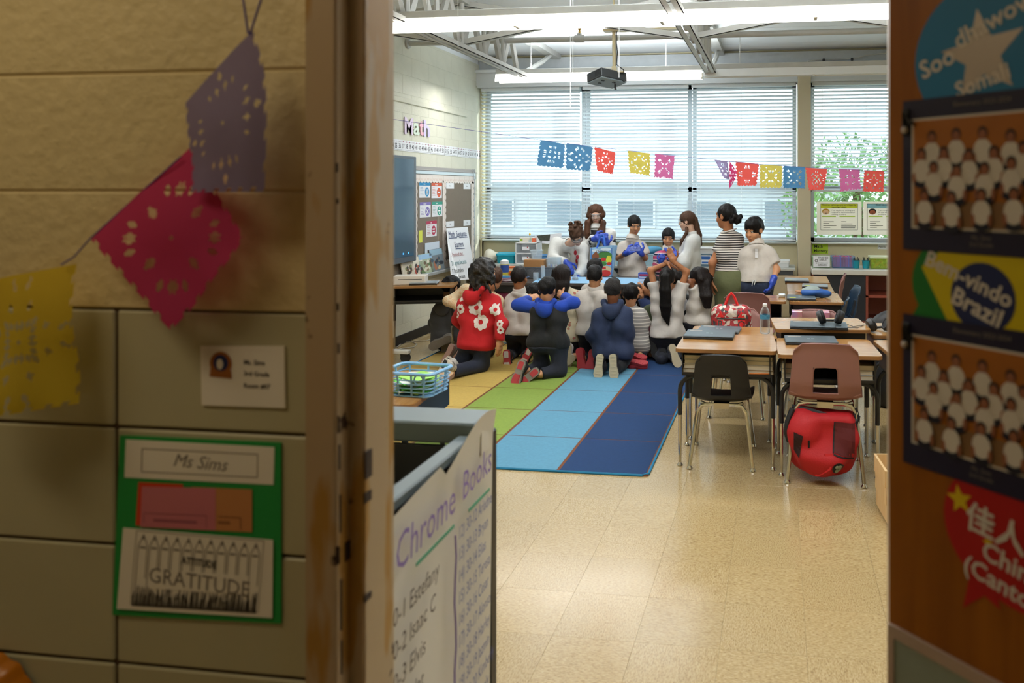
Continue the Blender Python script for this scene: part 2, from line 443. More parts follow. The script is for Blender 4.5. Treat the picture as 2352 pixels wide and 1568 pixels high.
# ---- classroom ceiling: white deck panels between joists, purlin joints
ceil = struct('ceiling', MB().box((XL - .2, YN + .05, ZC + .012), (XR, YF + .3, ZC + .1)), mat('deck_joint', '#8a8f92', 0.8), 0)
m_deck = mat('white_deck', '#f4f7f9', 0.6)
JX = [-5.02, -2.88, -0.74, 1.40, 3.54]
for a, b in zip(JX[:-1], JX[1:]):
    a2, b2 = max(a + .03, XL - .2), min(b - .03, XR)
    y = YN + .06
    while y < YF:
        y2 = min(y + .9, YF + .1)
        ob('panel', MB().box((a2, y + .004, ZC), (b2, y2 - .004, ZC + .012)), m_deck, ceil, smooth=0)
        y = y2
# soffit strips at walls and the edge beam over the windows
struct('trim_5', MB().box((XL - .2, YN + .1, 3.28), (XL - .01, YF, ZC)), m_white, 0)
m_grey_beam = mat('grey_edge_beam', '#b7bdc1', 0.55, noise=0.05, nscale=12)
struct('trim_6', MB().box((XL, 9.70, 3.17), (XR, 9.98, 3.36)), m_grey_beam, 0)
struct('trim_7', MB().box((XL, 9.56, 3.155), (XR, 9.98, 3.195), ch=.004).box((XL, 9.60, 2.985), (XR, 9.98, 3.155)).box((XL + .02, 9.58, 2.965), (XR, 9.70, 2.99)), mat('pale_grey_header', '#d4d9dc', 0.5), 30)

# joists: double angle chords with bent bar webs
def joist(x):
    r = struct('joist', MB().box((x - .055, YN + .1, 3.33), (x + .055, 9.72, 3.335)).box((x - .055, YN + .1, 3.335), (x - .045, 9.72, ZC)).box((x + .045, YN + .1, 3.335), (x + .055, 9.72, ZC)), m_steel_paint, 0)
    r['label'] = 'joist top chord'
    del r['label']
    zb = 2.90
    struct('chord', MB().box((x - .06, YN + .1, zb), (x - .015, 8.35, zb + .006)).box((x - .06, YN + .1, zb), (x - .054, 8.35, zb + .045)), m_steel_paint, 0, parent=r)
    struct('chord', MB().box((x + .015, YN + .1, zb), (x + .06, 8.35, zb + .006)).box((x + .054, YN + .1, zb), (x + .06, 8.35, zb + .045)), m_steel_paint, 0, parent=r)
    y = 8.2; s = 0
    while y > 4.4:
        struct('web', MB().tube([(x, y, zb + .02), (x, y - .04, zb + .06), (x, y - .22, 3.30), (x, y - .24, 3.34)], [.02, .034, .034, .02], 6), m_steel_paint, 40, parent=r)
        struct('web', MB().tube([(x, y - .50, zb + .02), (x, y - .46, zb + .06), (x, y - .28, 3.30), (x, y - .26, 3.34)], [.02, .034, .034, .02], 6), m_steel_paint, 40, parent=r)
        struct('web', MB().tube([(x + .01, y - .5, zb + .02), (x + .01, y - .5, 3.34)], [.024, .024], 6), m_steel_paint, 40, parent=r)
        y -= .52
    struct('web', MB().tube([(x, 8.3, zb + .02), (x, 9.1, 3.2), (x, 9.4, 3.33)], [.03, .03, .03], 6), m_steel_paint, 40, parent=r)
    return r
for x in JX[1:4]: joist(x)
# bridging angles crossing between the joists
def bridging(p, q):
    p, q = Vector(p), Vector(q); d = (q - p)
    T = frame(p, d, (0, 1, 0))
    return MB().box((0, -.025, -.003), (d.length, .025, .003), T).box((0, -.025, -.003), (d.length, -.019, .05), T)
for a, b in zip(JX[:-1], JX[1:]):
    a2 = max(a, XL); b2 = min(b, XR)
    for yy in (6.7, 4.6):
        fa = (a2 - a) / (b - a); fb = (b2 - a) / (b - a)
        struct('brace', bridging((a2, yy, 2.95 + .37 * fa), (b2, yy, 2.95 + .37 * fb)), m_steel_paint, 0)
        struct('brace', bridging((a2, yy + .06, 3.32 - .37 * fa), (b2, yy + .06, 3.32 - .37 * fb)), m_steel_paint, 0)
# sprinkler pipe with one head, escutcheon on the left wall
pipe = thing('sprinkler_pipe', 'grey painted sprinkler pipe running below the white ceiling deck', 'pipe', (XL, 7.72, 3.19))
ob('pipe_run', MB().tube([(XL, 7.72, 3.19), (XR, 7.72, 3.19)], .03, 12), m_steel_paint, pipe, True)
ob('wall_plate', MB().lathe([(.02, 0), (.06, .004), (.055, .02), (.03, .03)], 16, Matrix.Translation((XL, 7.72, 3.19)) @ Matrix.Rotation(PI / 2, 4, 'Y')), m_steel_paint, pipe, True)
sx = PY(1331, 90, 7.72).x
ob('tee_fitting', MB().tube([(sx - .05, 7.72, 3.19), (sx - .049, 7.72, 3.19), (sx + .049, 7.72, 3.19), (sx + .05, 7.72, 3.19)], [.03, .04, .04, .03], 12).tube([(sx, 7.72, 3.19), (sx, 7.72, 3.245)], .025, 10), m_steel_paint, pipe, True)
ob('sprinkler_head', MB().lathe([(.012, 3.24), (.016, 3.26), (.01, 3.275), (.018, 3.29), (.02, 3.30), (.006, 3.302)], 10, Matrix.Translation((sx, 7.72, 0))), mat('brass', '#a98740', 0.35, 0.9), pipe, True)
struct('trim_8', MB().tube([(XL + .02, 9.72, 0.1), (XL + .02, 9.72, 3.25)], .014, 8), mat('beige_conduit', '#b9ad8a', 0.5), 40)

# ---- window wall
sill = 0.965; head_z = 2.985
struct('wall_window', MB().box((XL, YF, 0), (XR, YF + .2, sill)).box((XL - .2, YF, 0), (XL + .02, YF + .2, ZC)).box((XL, YF, head_z), (XR, YF + .2, ZC)), m_cream_far, 0)
struct('trim_9', MB().box((XL, 9.72, sill - .02), (0.22, 9.99, sill), ch=.004).box((.41, 9.72, sill - .02), (XR, 9.99, sill), ch=.004), mat('pale_sill', '#dfe3e2', 0.4))
struct('pillar', MB().box((0.235, 9.50, 0), (0.392, 9.9, 3.05), ch=.004), mat('beige_pillar', '#bdb397', 0.6), 30)
m_glass = bpy.data.materials.new('window_glass'); m_glass.use_nodes = True
_nt = m_glass.node_tree; _nt.nodes.clear()
_o = _nt.nodes.new('ShaderNodeOutputMaterial'); _t = _nt.nodes.new('ShaderNodeBsdfTransparent'); _g = _nt.nodes.new('ShaderNodeBsdfGlossy'); _m = _nt.nodes.new('ShaderNodeMixShader')
_g.inputs['Roughness'].default_value = 0.02; _m.inputs[0].default_value = 0.06; _t.inputs[0].default_value = (0.93, 0.97, 0.96, 1)
for a, b in ((_t.outputs[0], _m.inputs[1]), (_g.outputs[0], _m.inputs[2]), (_m.outputs[0], _o.inputs[0])): _nt.links.new(a, b)
WX = [(-3.905, -2.545), (-2.53, -1.125), (-1.11, 0.225), (0.402, 1.78), (1.8, 3.2)]
for i, (a, b) in enumerate(WX):
    f = MB().box((a, 9.90, sill), (a + .05, 9.96, head_z)).box((b - .05, 9.90, sill), (b, 9.96, head_z)).box((a, 9.90, sill), (b, 9.96, sill + .05)).box((a, 9.90, head_z - .05), (b, 9.96, head_z)).box((a, 9.90, 1.60), (b, 9.96, 1.66))
    w = struct('window_%d' % (i + 1), f, mat('window_frame', '#b9c2c8', 0.45), 0)
    struct('pane', MB().box((a + .05, 9.925, sill + .05), (b - .05, 9.929, 1.60)), m_glass, 0, parent=w)
    struct('pane', MB().box((a + .05, 9.925, 1.66), (b - .05, 9.929, head_z - .05)), m_glass, 0, parent=w)
struct('baseboard_left', MB().box((XL, 3.0, 0), (XL + .012, YF, .10), ch=.003), m_black)

# ---- horizontal blinds
m_slat = bpy.data.materials.new('blind_slat'); m_slat.use_nodes = True
_nt = m_slat.node_tree; _N = _nt.nodes; _b = _N['Principled BSDF']
_b.inputs['Base Color'].default_value = (0.86, 0.90, 0.93, 1); _b.inputs['Roughness'].default_value = 0.4
_tr = _N.new('ShaderNodeBsdfTranslucent'); _tr.inputs[0].default_value = (0.85, 0.92, 0.98, 1)
_mx = _N.new('ShaderNodeMixShader'); _mx.inputs[0].default_value = 0.36
_nt.links.new(_b.outputs[0], _mx.inputs[1]); _nt.links.new(_tr.outputs[0], _mx.inputs[2]); _nt.links.new(_mx.outputs[0], _N['Material Output'].inputs[0])
m_rail = mat('blind_rail', '#d5dde2', 0.4)
m_cordw = mat('blind_cord', '#eef2f4', 0.6)
def blind(a, b, ztop, zbot, label, tilt, slack=0):
    t = thing('window_blind', label, 'blind', ((a + b) / 2, 9.66, zbot), 0, 'white slatted blinds along the window wall')
    L0, hw = ztop - zbot, (b - a) / 2 - .012
    ob('head_rail', MB().box((-hw, -.03, L0 - .045), (hw, .03, L0), ch=.004), m_rail, t)
    ob('bottom_rail', MB().box((-hw, -.025, 0), (hw, .025, .018), ch=.004), m_rail, t)
    me = MB(); n = 4
    ca, sa = math.cos(tilt), math.sin(tilt)
    pr = []
    for k in range(n + 1):
        q = -1 + 2 * k / n; yy = q * .0245; zz = .0035 * (1 - q * q)
        pr.append((yy * ca - zz * sa, yy * sa + zz * ca))
    v = []; f = []
    for x in (-hw, hw):
        v += [(x, y, z + .0007) for y, z in pr] + [(x, y, z - .0007) for y, z in reversed(pr)]
    m_ = 2 * (n + 1)
    for k in range(m_): f.append((k, (k + 1) % m_, m_ + (k + 1) % m_, m_ + k))
    me.add(v, f)
    me = me.mesh('slat', m_slat, 50)
    z = .04; i = 0; zt = L0 - .055
    while z < zt:
        o = link('slat', me, t); o.location = (0, 0, z); o.rotation_euler = (random.uniform(-.02, .02), 0, 0)
        z += .0455 if z > slack else .007
    for x in (-hw * .82, -.02, hw * .80):
        ob('ladder_cord', MB().tube([(x, -.027, .01), (x, -.027, L0 - .02)], .0013, 4).tube([(x, .027, .01), (x, .027, L0 - .02)], .0013, 4), m_cordw, t, smooth=0)
    return t
TILT = -0.36
blind(WX[0][0], WX[0][1], 2.965, 0.99, 'white slatted blind next to the cream block wall corner', TILT)
blind(WX[1][0], WX[1][1], 2.965, 0.985, 'white slatted blind behind the tall woman with long brown hair', TILT)
blind(WX[2][0], WX[2][1], 2.965, 0.985, 'white slatted blind beside the beige pillar, behind the woman in the striped tee', TILT)
blind(WX[3][0], WX[3][1], 2.965, 1.60, 'half raised white slatted blind above the taped posters', TILT, slack=.06)
# ================================================================== implicit surfaces: organic shapes meshed as one skin
def _v(a): return np.array(tuple(a), float)
def cap(a, b, ra, rb=None, flat=False, k=None, sub=False):
    a, b = _v(a), _v(b); rb = ra if rb is None else rb; ab = b - a; L2 = max(ab @ ab, 1e-9); L = math.sqrt(L2)
    R = max(ra, rb)
    def ev(P):
        t0 = ((P - a) @ ab) / L2; t = np.clip(t0, 0, 1)
        d = np.linalg.norm(P - a - t[..., None] * ab, axis=-1) - (ra + (rb - ra) * t)
        if flat: d = np.maximum(d, (t0 - 1) * L)
        return d
    return (np.minimum(a, b) - R, np.maximum(a, b) + R, ev, k, sub)
def ell(c, r, R=None, k=None, sub=False):
    c = _v(c); r = _v(r) if hasattr(r, '__len__') else np.array([r] * 3, float)
    Rm = np.array(R.to_3x3()) if R is not None else np.eye(3)
    ext = np.sqrt(((Rm * r[None, :]) ** 2).sum(1))
    def ev(P):
        q = (P - c) @ Rm
        k0 = np.linalg.norm(q / r, axis=-1); k1 = np.linalg.norm(q / (r * r), axis=-1)
        return np.where(k1 > 1e-6, k0 * (k0 - 1) / np.maximum(k1, 1e-6), -r.min())
    return (c - ext, c + ext, ev, k, sub)
def rbx(c, h, R=None, rad=0.02, k=None, sub=False):
    c = _v(c); h = _v(h); Rm = np.array(R.to_3x3()) if R is not None else np.eye(3)
    ext = np.abs(Rm) @ h
    def ev(P):
        q = np.abs((P - c) @ Rm) - (h - rad)
        return np.linalg.norm(np.maximum(q, 0), axis=-1) + np.minimum(q.max(-1), 0) - rad
    return (c - ext, c + ext, ev, k, sub)
def chain(pts, rr, **kw):
    return [cap(pts[i], pts[i + 1], rr[i], rr[i + 1], **kw) for i in range(len(pts) - 1)]
def wrinkle(A, freq, seed, aniso=(1, 1, 1)):
    g = np.random.default_rng(seed); D = g.normal(size=(6, 3)); D /= np.linalg.norm(D, axis=1)[:, None]
    D = D * np.array(aniso) * freq * g.uniform(.6, 1.5, 6)[:, None]; ph = g.uniform(0, 6.28, 6)
    def f(P):
        s = 0
        for d, p in zip(D, ph): s = s + np.sin(P @ d + p + .7 * np.sin(P @ d[[1, 2, 0]] * .6))
        return A * (s / 2.2)
    return f
def sdf(prims, vox=0.01, k=0.03, cuts=(), disp=None, mb=None):
    lo = np.min([p[0] for p in prims if not p[4]], axis=0) - 3 * vox - .004
    hi = np.max([p[1] for p in prims if not p[4]], axis=0) + 3 * vox + .004
    n = np.ceil((hi - lo) / vox).astype(int) + 1
    f = np.full(n, .2)
    ax = [lo[i] + vox * np.arange(n[i]) for i in range(3)]
    for p in prims:
        kk = k if p[3] is None else p[3]
        i0 = np.clip(np.floor((p[0] - kk - 2 * vox - lo) / vox).astype(int), 0, n)
        i1 = np.clip(np.ceil((p[1] + kk + 2 * vox - lo) / vox).astype(int) + 1, 0, n)
        if (i1 <= i0).any(): continue
        sl = tuple(slice(a, b) for a, b in zip(i0, i1))
        P = np.stack(np.meshgrid(*[ax[i][sl[i]] for i in range(3)], indexing='ij'), -1)
        d = p[2](P); g = f[sl]
        if p[4]:
            d = -d; h = np.maximum(kk - np.abs(g - d), 0) / kk if kk > 0 else 0
            f[sl] = np.maximum(g, d) + h * h * kk / 4
        else:
            h = np.maximum(kk - np.abs(g - d), 0) / kk if kk > 0 else 0
            f[sl] = np.minimum(g, d) - h * h * kk / 4
    if disp is not None:
        ii = np.nonzero(np.abs(f) < 0.03)
        P = np.stack([ax[i][ii[i]] for i in range(3)], -1)
        f[ii] += disp(P)
    if len(cuts):
        P = np.stack(np.meshgrid(*ax, indexing='ij'), -1)
        for pt, nn in cuts:
            nn = _v(nn); nn = nn / np.linalg.norm(nn)
            f = np.maximum(f, (P - _v(pt)) @ nn)
    # surface nets
    s = f < 0
    c = np.zeros(n - 1, np.int8)
    off = [(i, j, l) for i in (0, 1) for j in (0, 1) for l in (0, 1)]
    for o in off: c += s[o[0]:n[0] - 1 + o[0], o[1]:n[1] - 1 + o[1], o[2]:n[2] - 1 + o[2]]
    I = np.stack(np.nonzero((c > 0) & (c < 8)), -1)
    mb = mb or MB()
    if len(I) == 0: return mb
    val = np.stack([f[I[:, 0] + o[0], I[:, 1] + o[1], I[:, 2] + o[2]] for o in off], -1)
    acc = np.zeros((len(I), 3)); cnt = np.zeros(len(I))
    oa = np.array(off, float)
    for a in range(8):
        for b in range(a + 1, 8):
            if np.abs(oa[a] - oa[b]).sum() != 1: continue
            m = (val[:, a] < 0) != (val[:, b] < 0)
            t = val[m, a] / (val[m, a] - val[m, b])
            acc[m] += oa[a] + t[:, None] * (oa[b] - oa[a]); cnt[m] += 1
    V = lo + vox * (I + acc / cnt[:, None])
    idx = np.full(n - 1, -1); idx[I[:, 0], I[:, 1], I[:, 2]] = np.arange(len(I))
    F = []
    for axis in range(3):
        sl0 = [slice(1, -1)] * 3; sl1 = [slice(1, -1)] * 3
        sl0[axis] = slice(0, -1); sl1[axis] = slice(1, None)
        e = s[tuple(sl0)] != s[tuple(sl1)]
        E = np.stack(np.nonzero(e), -1) + np.array([0 if i == axis else 1 for i in range(3)])
        b, cx = [(1, 2), (2, 0), (0, 1)][axis]
        def g(db, dc):
            Q = E.copy(); Q[:, b] -= db; Q[:, cx] -= dc; return idx[Q[:, 0], Q[:, 1], Q[:, 2]]
        q = np.stack([g(1, 1), g(0, 1), g(0, 0), g(1, 0)], -1)
        ins = s[E[:, 0], E[:, 1], E[:, 2]]
        q[~ins] = q[~ins][:, ::-1]
        F.append(q)
    F = np.concatenate(F)
    o = len(mb.v)
    mb.v += [tuple(x) for x in V.tolist()]
    mb.f += [tuple(int(i) + o for i in r) for r in F.tolist()]
    mb.mi += [mb.cur] * len(F)
    return mb
def decal(me, polys, T, depth=0.5, lift=0.0025):
    """2D outlines laid on a mesh: cast along -z of frame T, returns a thin patch mesh builder"""
    bvh = BVHTree.FromPolygons([v.co for v in me.vertices], [tuple(p.vertices) for p in me.polygons])
    R = T.to_3x3(); d = -(R @ Vector((0, 0, 1)))
    mb = MB()
    for vs, fs in polys:
        out = []; ok = []
        for x, y in [(p[0], p[1]) for p in vs]:
            o = T @ Vector((x, y, depth / 2))
            h = bvh.ray_cast(o, d, depth)
            ok.append(h[0] is not None)
            out.append(tuple(h[0] - d * lift) if h[0] is not None else tuple(o))
        mb.add(out, [f for f in fs if all(ok[i] for i in f)])
    return mb
def disc_poly(cx, cy, r, n=10, ry=None, a0=0.0):
    ry = ry or r
    return [(cx + r * math.cos(a0 + 2 * PI * i / n), cy + ry * math.sin(a0 + 2 * PI * i / n)) for i in range(n)] + [(cx, cy)], [(n, i, (i + 1) % n) for i in range(n)]
# ================================================================== FURNITURE
m_lam = wood_mat('desk_laminate', '#ae8352', '#9a6d3a', (3, 22, 22), 2.5, 0.2)
m_lam_edge = mat('desk_edge', '#8a6034', 0.5)
m_blk = mat('black_steel', '#141416', 0.4)
def rrect(w, d, r, n=4):
    P = []
    for cx, cy, a in ((w / 2 - r, -d / 2 + r, -PI / 2), (w / 2 - r, d / 2 - r, 0), (-w / 2 + r, d / 2 - r, PI / 2), (-w / 2 + r, -d / 2 + r, PI)):
        P += [(cx + r * math.cos(a + PI / 2 * i / n), cy + r * math.sin(a + PI / 2 * i / n)) for i in range(n + 1)]
    return P
def arch(x, y, zt, r=.09, n=5, sp=0.0):
    """inverted U in the xz plane"""
    P = [(-x - sp, y, 0.30)]
    for i in range(n + 1):
        a = PI - PI / 2 * i / n; P.append((-x + r + r * math.cos(a), y, zt - r + r * math.sin(a)))
    for i in range(n + 1):
        a = PI / 2 - PI / 2 * i / n; P.append((x - r + r * math.cos(a), y, zt - r + r * math.sin(a)))
    P.append((x + sp, y, 0.30))
    return P
def desk(label, loc, rotz=0.0, w=.6, d=.47, h=.70, name='student_desk'):
    t = thing(name, label, 'desk', (loc[0], loc[1], 0), rotz, 'student desks')
    ob('desk_top', MB().prism(rrect(w, d, .03), h - .022, h), [m_lam], t)
    ob('edge_band', MB().prism(rrect(w + .003, d + .003, .031), h - .021, h - .003), m_lam_edge, t)
    b = h - .155; W2 = w / 2 - .035
    ob('book_box', MB().box((-W2, -d / 2 + .03, b), (W2, d / 2 - .02, b + .006)).box((-W2, d / 2 - .026, b), (W2, d / 2 - .02, h - .023)).box((-W2, -d / 2 + .03, b), (-W2 + .006, d / 2 - .02, h - .023)).box((W2 - .006, -d / 2 + .03, b), (W2, d / 2 - .02, h - .023)).box((-W2, -d / 2 + .028, b - .006), (W2, -d / 2 + .034, b + .012)), m_blk, t)
    for y in (-d / 2 + .06, d / 2 - .06):
        ob('frame_tube', MB().tube(arch(w / 2 - .02, y, b - .012), .0135, 8), m_blk, t)
        for x in (-w / 2 + .02, w / 2 - .02):
            l = ob('leg', MB().tube([(x, y, .31), (x, y, .02)], [.0105, .009], 8), m_chrome, t)
            ob('glide', MB().lathe([(.014, 0), (.017, .004), (.012, .014), (.006, .022)], 10, Matrix.Translation((x, y, 0))), m_chrome, l)
    return t
ACX = -.304
desk('brown topped student desk with black chair pushed in and a water bottle beyond it', (ACX, 4.645), .0, .585, .48, .70)
desk('low student desk abutting the far side of the desk with the black chair', (-.313, 5.125), PI, .55, .47, .665)
desk('student desk behind the mauve chair that carries the red backpack', (.275, 4.575), .05, .575, .48, .70)
desk('raised student desk with closed laptop and big black headphones on it', (.262, 5.12), PI + .09, .60, .44, .742)
desk('student desk end next to the oak door edge, beside the desk with the mauve chair', (.90, 4.62), .12, .6, .48, .70)
desk('student desk carrying the second black headphones, near the door edge', (.88, 5.22), PI + .05, .6, .46, .70)
desk('student desk set sideways with a lone laptop, farthest of the row near the red shelf', (.285, 8.0), -PI / 2, .60, .44, .70)
desk('student desk set sideways with an open laptop lid behind a blue pencil case', (.29, 7.32), -PI / 2, .62, .42, .70)
desk('student desk set sideways under the blue pencil case and a grey laptop', (.305, 6.68), -PI / 2 + .02, .60, .44, .70)
desk('student desk behind the tall mauve chair, facing the desk with the blue pencil case', (-.19, 6.57), 0, .5, .38, .70)
desk('student desk under the panel books with silver laptop, by the cream wall', (-3.50, 7.18), .28, .66, .50, .70)
desk('student desk corner with pale blue basket, behind the grey cart', (-1.84, 3.37), -PI / 2 + .12, .60, .50, .70)

# ---- school chairs: one moulded shell, bent chrome legs
def shell(fn, nu, nv, th, holes):
    """sheet fn(i,j)->(p, n) with missing cells, given thickness"""
    mb = MB(); v = []
    nn = (nu + 1) * (nv + 1)
    top = [fn(i / nu, j / nv) for j in range(nv + 1) for i in range(nu + 1)]
    v = [tuple(p) for p, n in top] + [tuple(p - n * th) for p, n in top]
    f = []; edges = {}
    for j in range(nv):
        for i in range(nu):
            if holes(i, j): continue
            q = (j * (nu + 1) + i, j * (nu + 1) + i + 1, (j + 1) * (nu + 1) + i + 1, (j + 1) * (nu + 1) + i)
            f.append(q); f.append(tuple(k + nn for k in reversed(q)))
            for a, b in zip(q, q[1:] + q[:1]):
                if (b, a) in edges: del edges[(b, a)]
                else: edges[(a, b)] = 1
    for a, b in edges: f.append((b, a, a + nn, b + nn))
    return mb.add(v, f)
def chair_meshes(s, wt, wb, hb):
    """seat height s, back width top/bottom, back top height hb"""
    def back(a, b):
        z = s + .025 + (hb - s - .025) * b
        w = wb + (wt - wb) * b ** .8
        x = (a - .5) * w
        cr = max(0, abs(a - .5) * 2 - .72) / .28
        z -= cr * cr * .035 * (b > .8) * (b - .8) / .2 
        y = -.19 - .05 * b - .03 * (1 - (2 * a - 1) ** 2) + .02 * max(0, .25 - b) * 4 - .02 * max(0, b - .9) * 10 * .4
        z += .012 * (1 - (2 * a - 1) ** 2) * b
        return Vector((x, y, z)), Vector((0, 1, .1)).normalized()
    nu, nv = 16, 16
    bm = shell(back, nu, nv, .006, lambda i, j: 5 <= i <= 10 and 1 <= j <= 8)
    # rolled rim, slot rim and stiffening ribs
    rim = [back(0, j / 8)[0] for j in range(9)] + [back(i / 8, 1)[0] for i in range(1, 8)] + [back(1, 1 - j / 8)[0] for j in range(9)]
    bm.tube(rim, .006, 6)
    slot = [back(x, y)[0] for x, y in ((.3125, .07), (.3125, .5), (.34, .5625), (.5, .575), (.66, .5625), (.6875, .5), (.6875, .07), (.5, .055))]
    bm.tube(slot, .006, 6, closed=True)
    for a in (.13, .25, .75, .87):
        bm.tube([back(a, .02)[0], back(a, .2)[0], back(a, .38)[0]], [.004, .005, .002], 5)
    def seat(a, b):
        w = wb * (.98 + .12 * math.sin(b * PI * .7)); x = (a - .5) * w
        y = -.19 + .38 * b
        z = s + .018 * (2 * a - 1) ** 4 - .05 * max(0, b - .82) ** 1.5 / .08 * .3 + .03 * max(0, .12 - b) / .12 - .008 * math.sin(PI * a)
        return Vector((x, y, z)), Vector((0, 0, 1))
    sm = shell(seat, 12, 12, .006, lambda i, j: False)
    return bm, sm
def chair(label, loc, rotz, m, s=.38, wt=.29, wb=.36, hb=.66, group='school chairs'):
    t = thing('school_chair', label, 'chair', (loc[0], loc[1], loc[2] if len(loc) > 2 else 0), rotz, group)
    bm, sm = chair_meshes(s, wt, wb, hb)
    ob('backrest', bm, m, t, smooth=50); ob('seat', sm, m, t, smooth=50)
    hw = wb / 2 - .02
    ob('cross_tube', MB().tube([(-hw + .05, .13, s - .03), (hw - .05, .13, s - .03)], .011, 8), m_chrome, t)
    ob('leg_frame', MB().tube([(-hw + .03, -.13, s - .02)] + [(x, -.15, z) for x, z in ((-hw + .06, s - .025), (hw - .06, s - .025))] + [(hw - .03, -.13, s - .02)], .011, 8).box((-.045, -.17, s - .045), (.045, -.13, s - .012)), m_chrome, t)
    for sx in (-1, 1):
        for y0, y1 in ((-.15, -.22), (.13, .21)):
            l = ob('leg', MB().tube([(sx * (hw - .075), y0, s - .026), (sx * (hw - .035), y0, s - .034), (sx * (hw - .008), y0 - .004, s - .07), (sx * (hw + .004), (y0 * .7 + y1 * .3), s * .6), (sx * (hw + .03), y1, .02)], .0115, 8), m_chrome, t)
            ob('glide', MB().lathe([(.012, 0), (.018, .003), (.015, .012), (.008, .022)], 10, Matrix.Translation((sx * (hw + .03), y1, 0))), m_chrome, l)
    return t
m_cblk = mat('black_chair_shell', '#0f1014', 0.42, bump=0.08, bscale=300)
m_mauve = mat('mauve_chair_shell', '#8c615a', 0.45, bump=0.08, bscale=300)
m_navy = mat('navy_chair_shell', '#1c3145', 0.38, bump=0.08, bscale=300)
chair('black plastic school chair pushed under the desk with two laptops', (-.335, 4.64), 0.02, m_cblk, .385, .28, .345, .665)
chair('mauve plastic school chair with the red backpack hanging under its seat', (.262, 4.49), -.03, m_mauve, .455, .335, .395, .775)
chair('tall mauve school chair seen from behind between the teacher and the blue pencil case', (-.25, 6.30), .0, m_mauve, .45, .345, .40, .80)
chair('mauve school chair behind the red patterned backpack', (-.30, 5.63), PI, m_mauve, .42, .30, .36, .70)
chair('mauve school chair with pink iridescent bag straps over its back', (.265, 5.72), PI - .06, m_mauve, .41, .36, .40, .685)
chair('mauve school chair in profile in front of the black panel under the counter', (.385, 7.74), PI / 2 - .1, m_mauve, .45, .345, .40, .78)
chair('dark navy school chair in profile tucked at the desk with the blue pencil case', (.31, 6.60), PI / 2 - .15, m_navy, .42, .32, .38, .70)
chair('bright-edged navy school chair in profile beside the red shelf', (.455, 7.12), PI / 2 + .1, m_navy, .42, .33, .39, .73)

# ---- demonstration table with laminate top and pale blue paper on it
tb = thing('demonstration_table', 'long low black-edged demonstration table the children kneel before', 'table', (-1.95, 8.12, 0))
ob('table_top', MB().box((-1.15, -.38, .615), (.98, .38, .648), ch=.004), mat('dark_table_top', '#4a423f', 0.25), tb)
ob('apron', MB().box((-1.12, -.36, .54), (.95, -.34, .615)).box((-1.12, .34, .54), (.95, .36, .615)), m_blk, tb)
for x in (-1.08, .91):
    for y in (-.33, .33): ob('leg', MB().box((x - .02, y - .02, 0), (x + .02, y + .02, .615), ch=.003), m_blk, tb)
ob('modesty_panel', MB().box((-1.1, -.345, .18), (-.62, -.33, .545)), mat('maroon_panel', '#6d1a3a', 0.5), tb)
cl = ob('table_paper', MB().prism([(-.62, -.36), (.50, -.345), (.78, .20), (-.70, .22)], .6485, .6500, Matrix.Translation((-1.95, 8.12, 0))), mat('pale_blue_paper', '#8fbfe4', 0.5))
tag(cl, 'pale blue paper sheet spread over the demonstration table', 'paper')

# ---- heater cabinet and counters along the window wall
m_tan = mat('tan_cabinet_paint', '#b0a183', 0.5, noise=0.03)
cab = thing('heater_cabinet', 'long tan heater cabinet below the blinds with dark grey top band', 'cabinet', (-1.85, 9.5, 0))
ob('body', MB().box((-2.05, -.24, .09), (2.02, .21, .60)), m_tan, cab)
for i in range(6):
    ob('panel', MB().box((-2.04 + i * .68, -.252, .10), (-2.04 + i * .68 + .66, -.24, .585), ch=.003), m_tan, cab)
ob('vent_band', MB().box((-2.05, -.245, .60), (2.02, .21, .655)), mat('dark_grey_band', '#3f4347', 0.5), cab)
ob('top', MB().box((-2.06, -.262, .655), (2.05, .22, .685), ch=.004), mat('pale_grey_top', '#b9bcb8', 0.4), cab)
ob('plinth', MB().box((-2.04, -.22, 0), (2.01, .20, .09)), m_black, cab)
m_redsh = mat('red_shelf_wood', '#8e4433', 0.5, noise=0.05)
bk = thing('low_bookcase', 'low bookcase of brick red shelves and black side panel under the white counter', 'bookcase', (1.35, 9.35, 0))
ob('black_panel', MB().box((-.94, -.20, .09), (-.34, -.17, .62), ch=.003), mat('black_panel_felt', '#2b2b2f', 0.9, noise=0.06, nscale=80), bk)
ob('body', MB().box((-.95, .30, .06), (1.3, .33, .62)).box((-.95, -.19, .06), (-.90, .33, .62)).box((-.34, -.19, .06), (-.31, .33, .62)).box((.62, -.19, .06), (.65, .33, .62)).box((1.27, -.19, .06), (1.3, .33, .62)), m_redsh, bk)
for z in (.06, .36): ob('shelf', MB().box((-.93, -.19, z), (1.3, .33, z + .03), ch=.003), m_redsh, bk)
ob('plinth', MB().box((-.95, -.19, 0), (1.3, .33, .055)), m_black, bk)
ct = ob('countertop', MB().box((-.96, -.22, .625), (1.32, .36, .685), Matrix.Translation((1.35, 9.35, 0)), ch=.006), mat('white_countertop', '#d8d6cf', 0.4))
tag(ct, 'white countertop lying over the red and black bookcase', 'countertop')

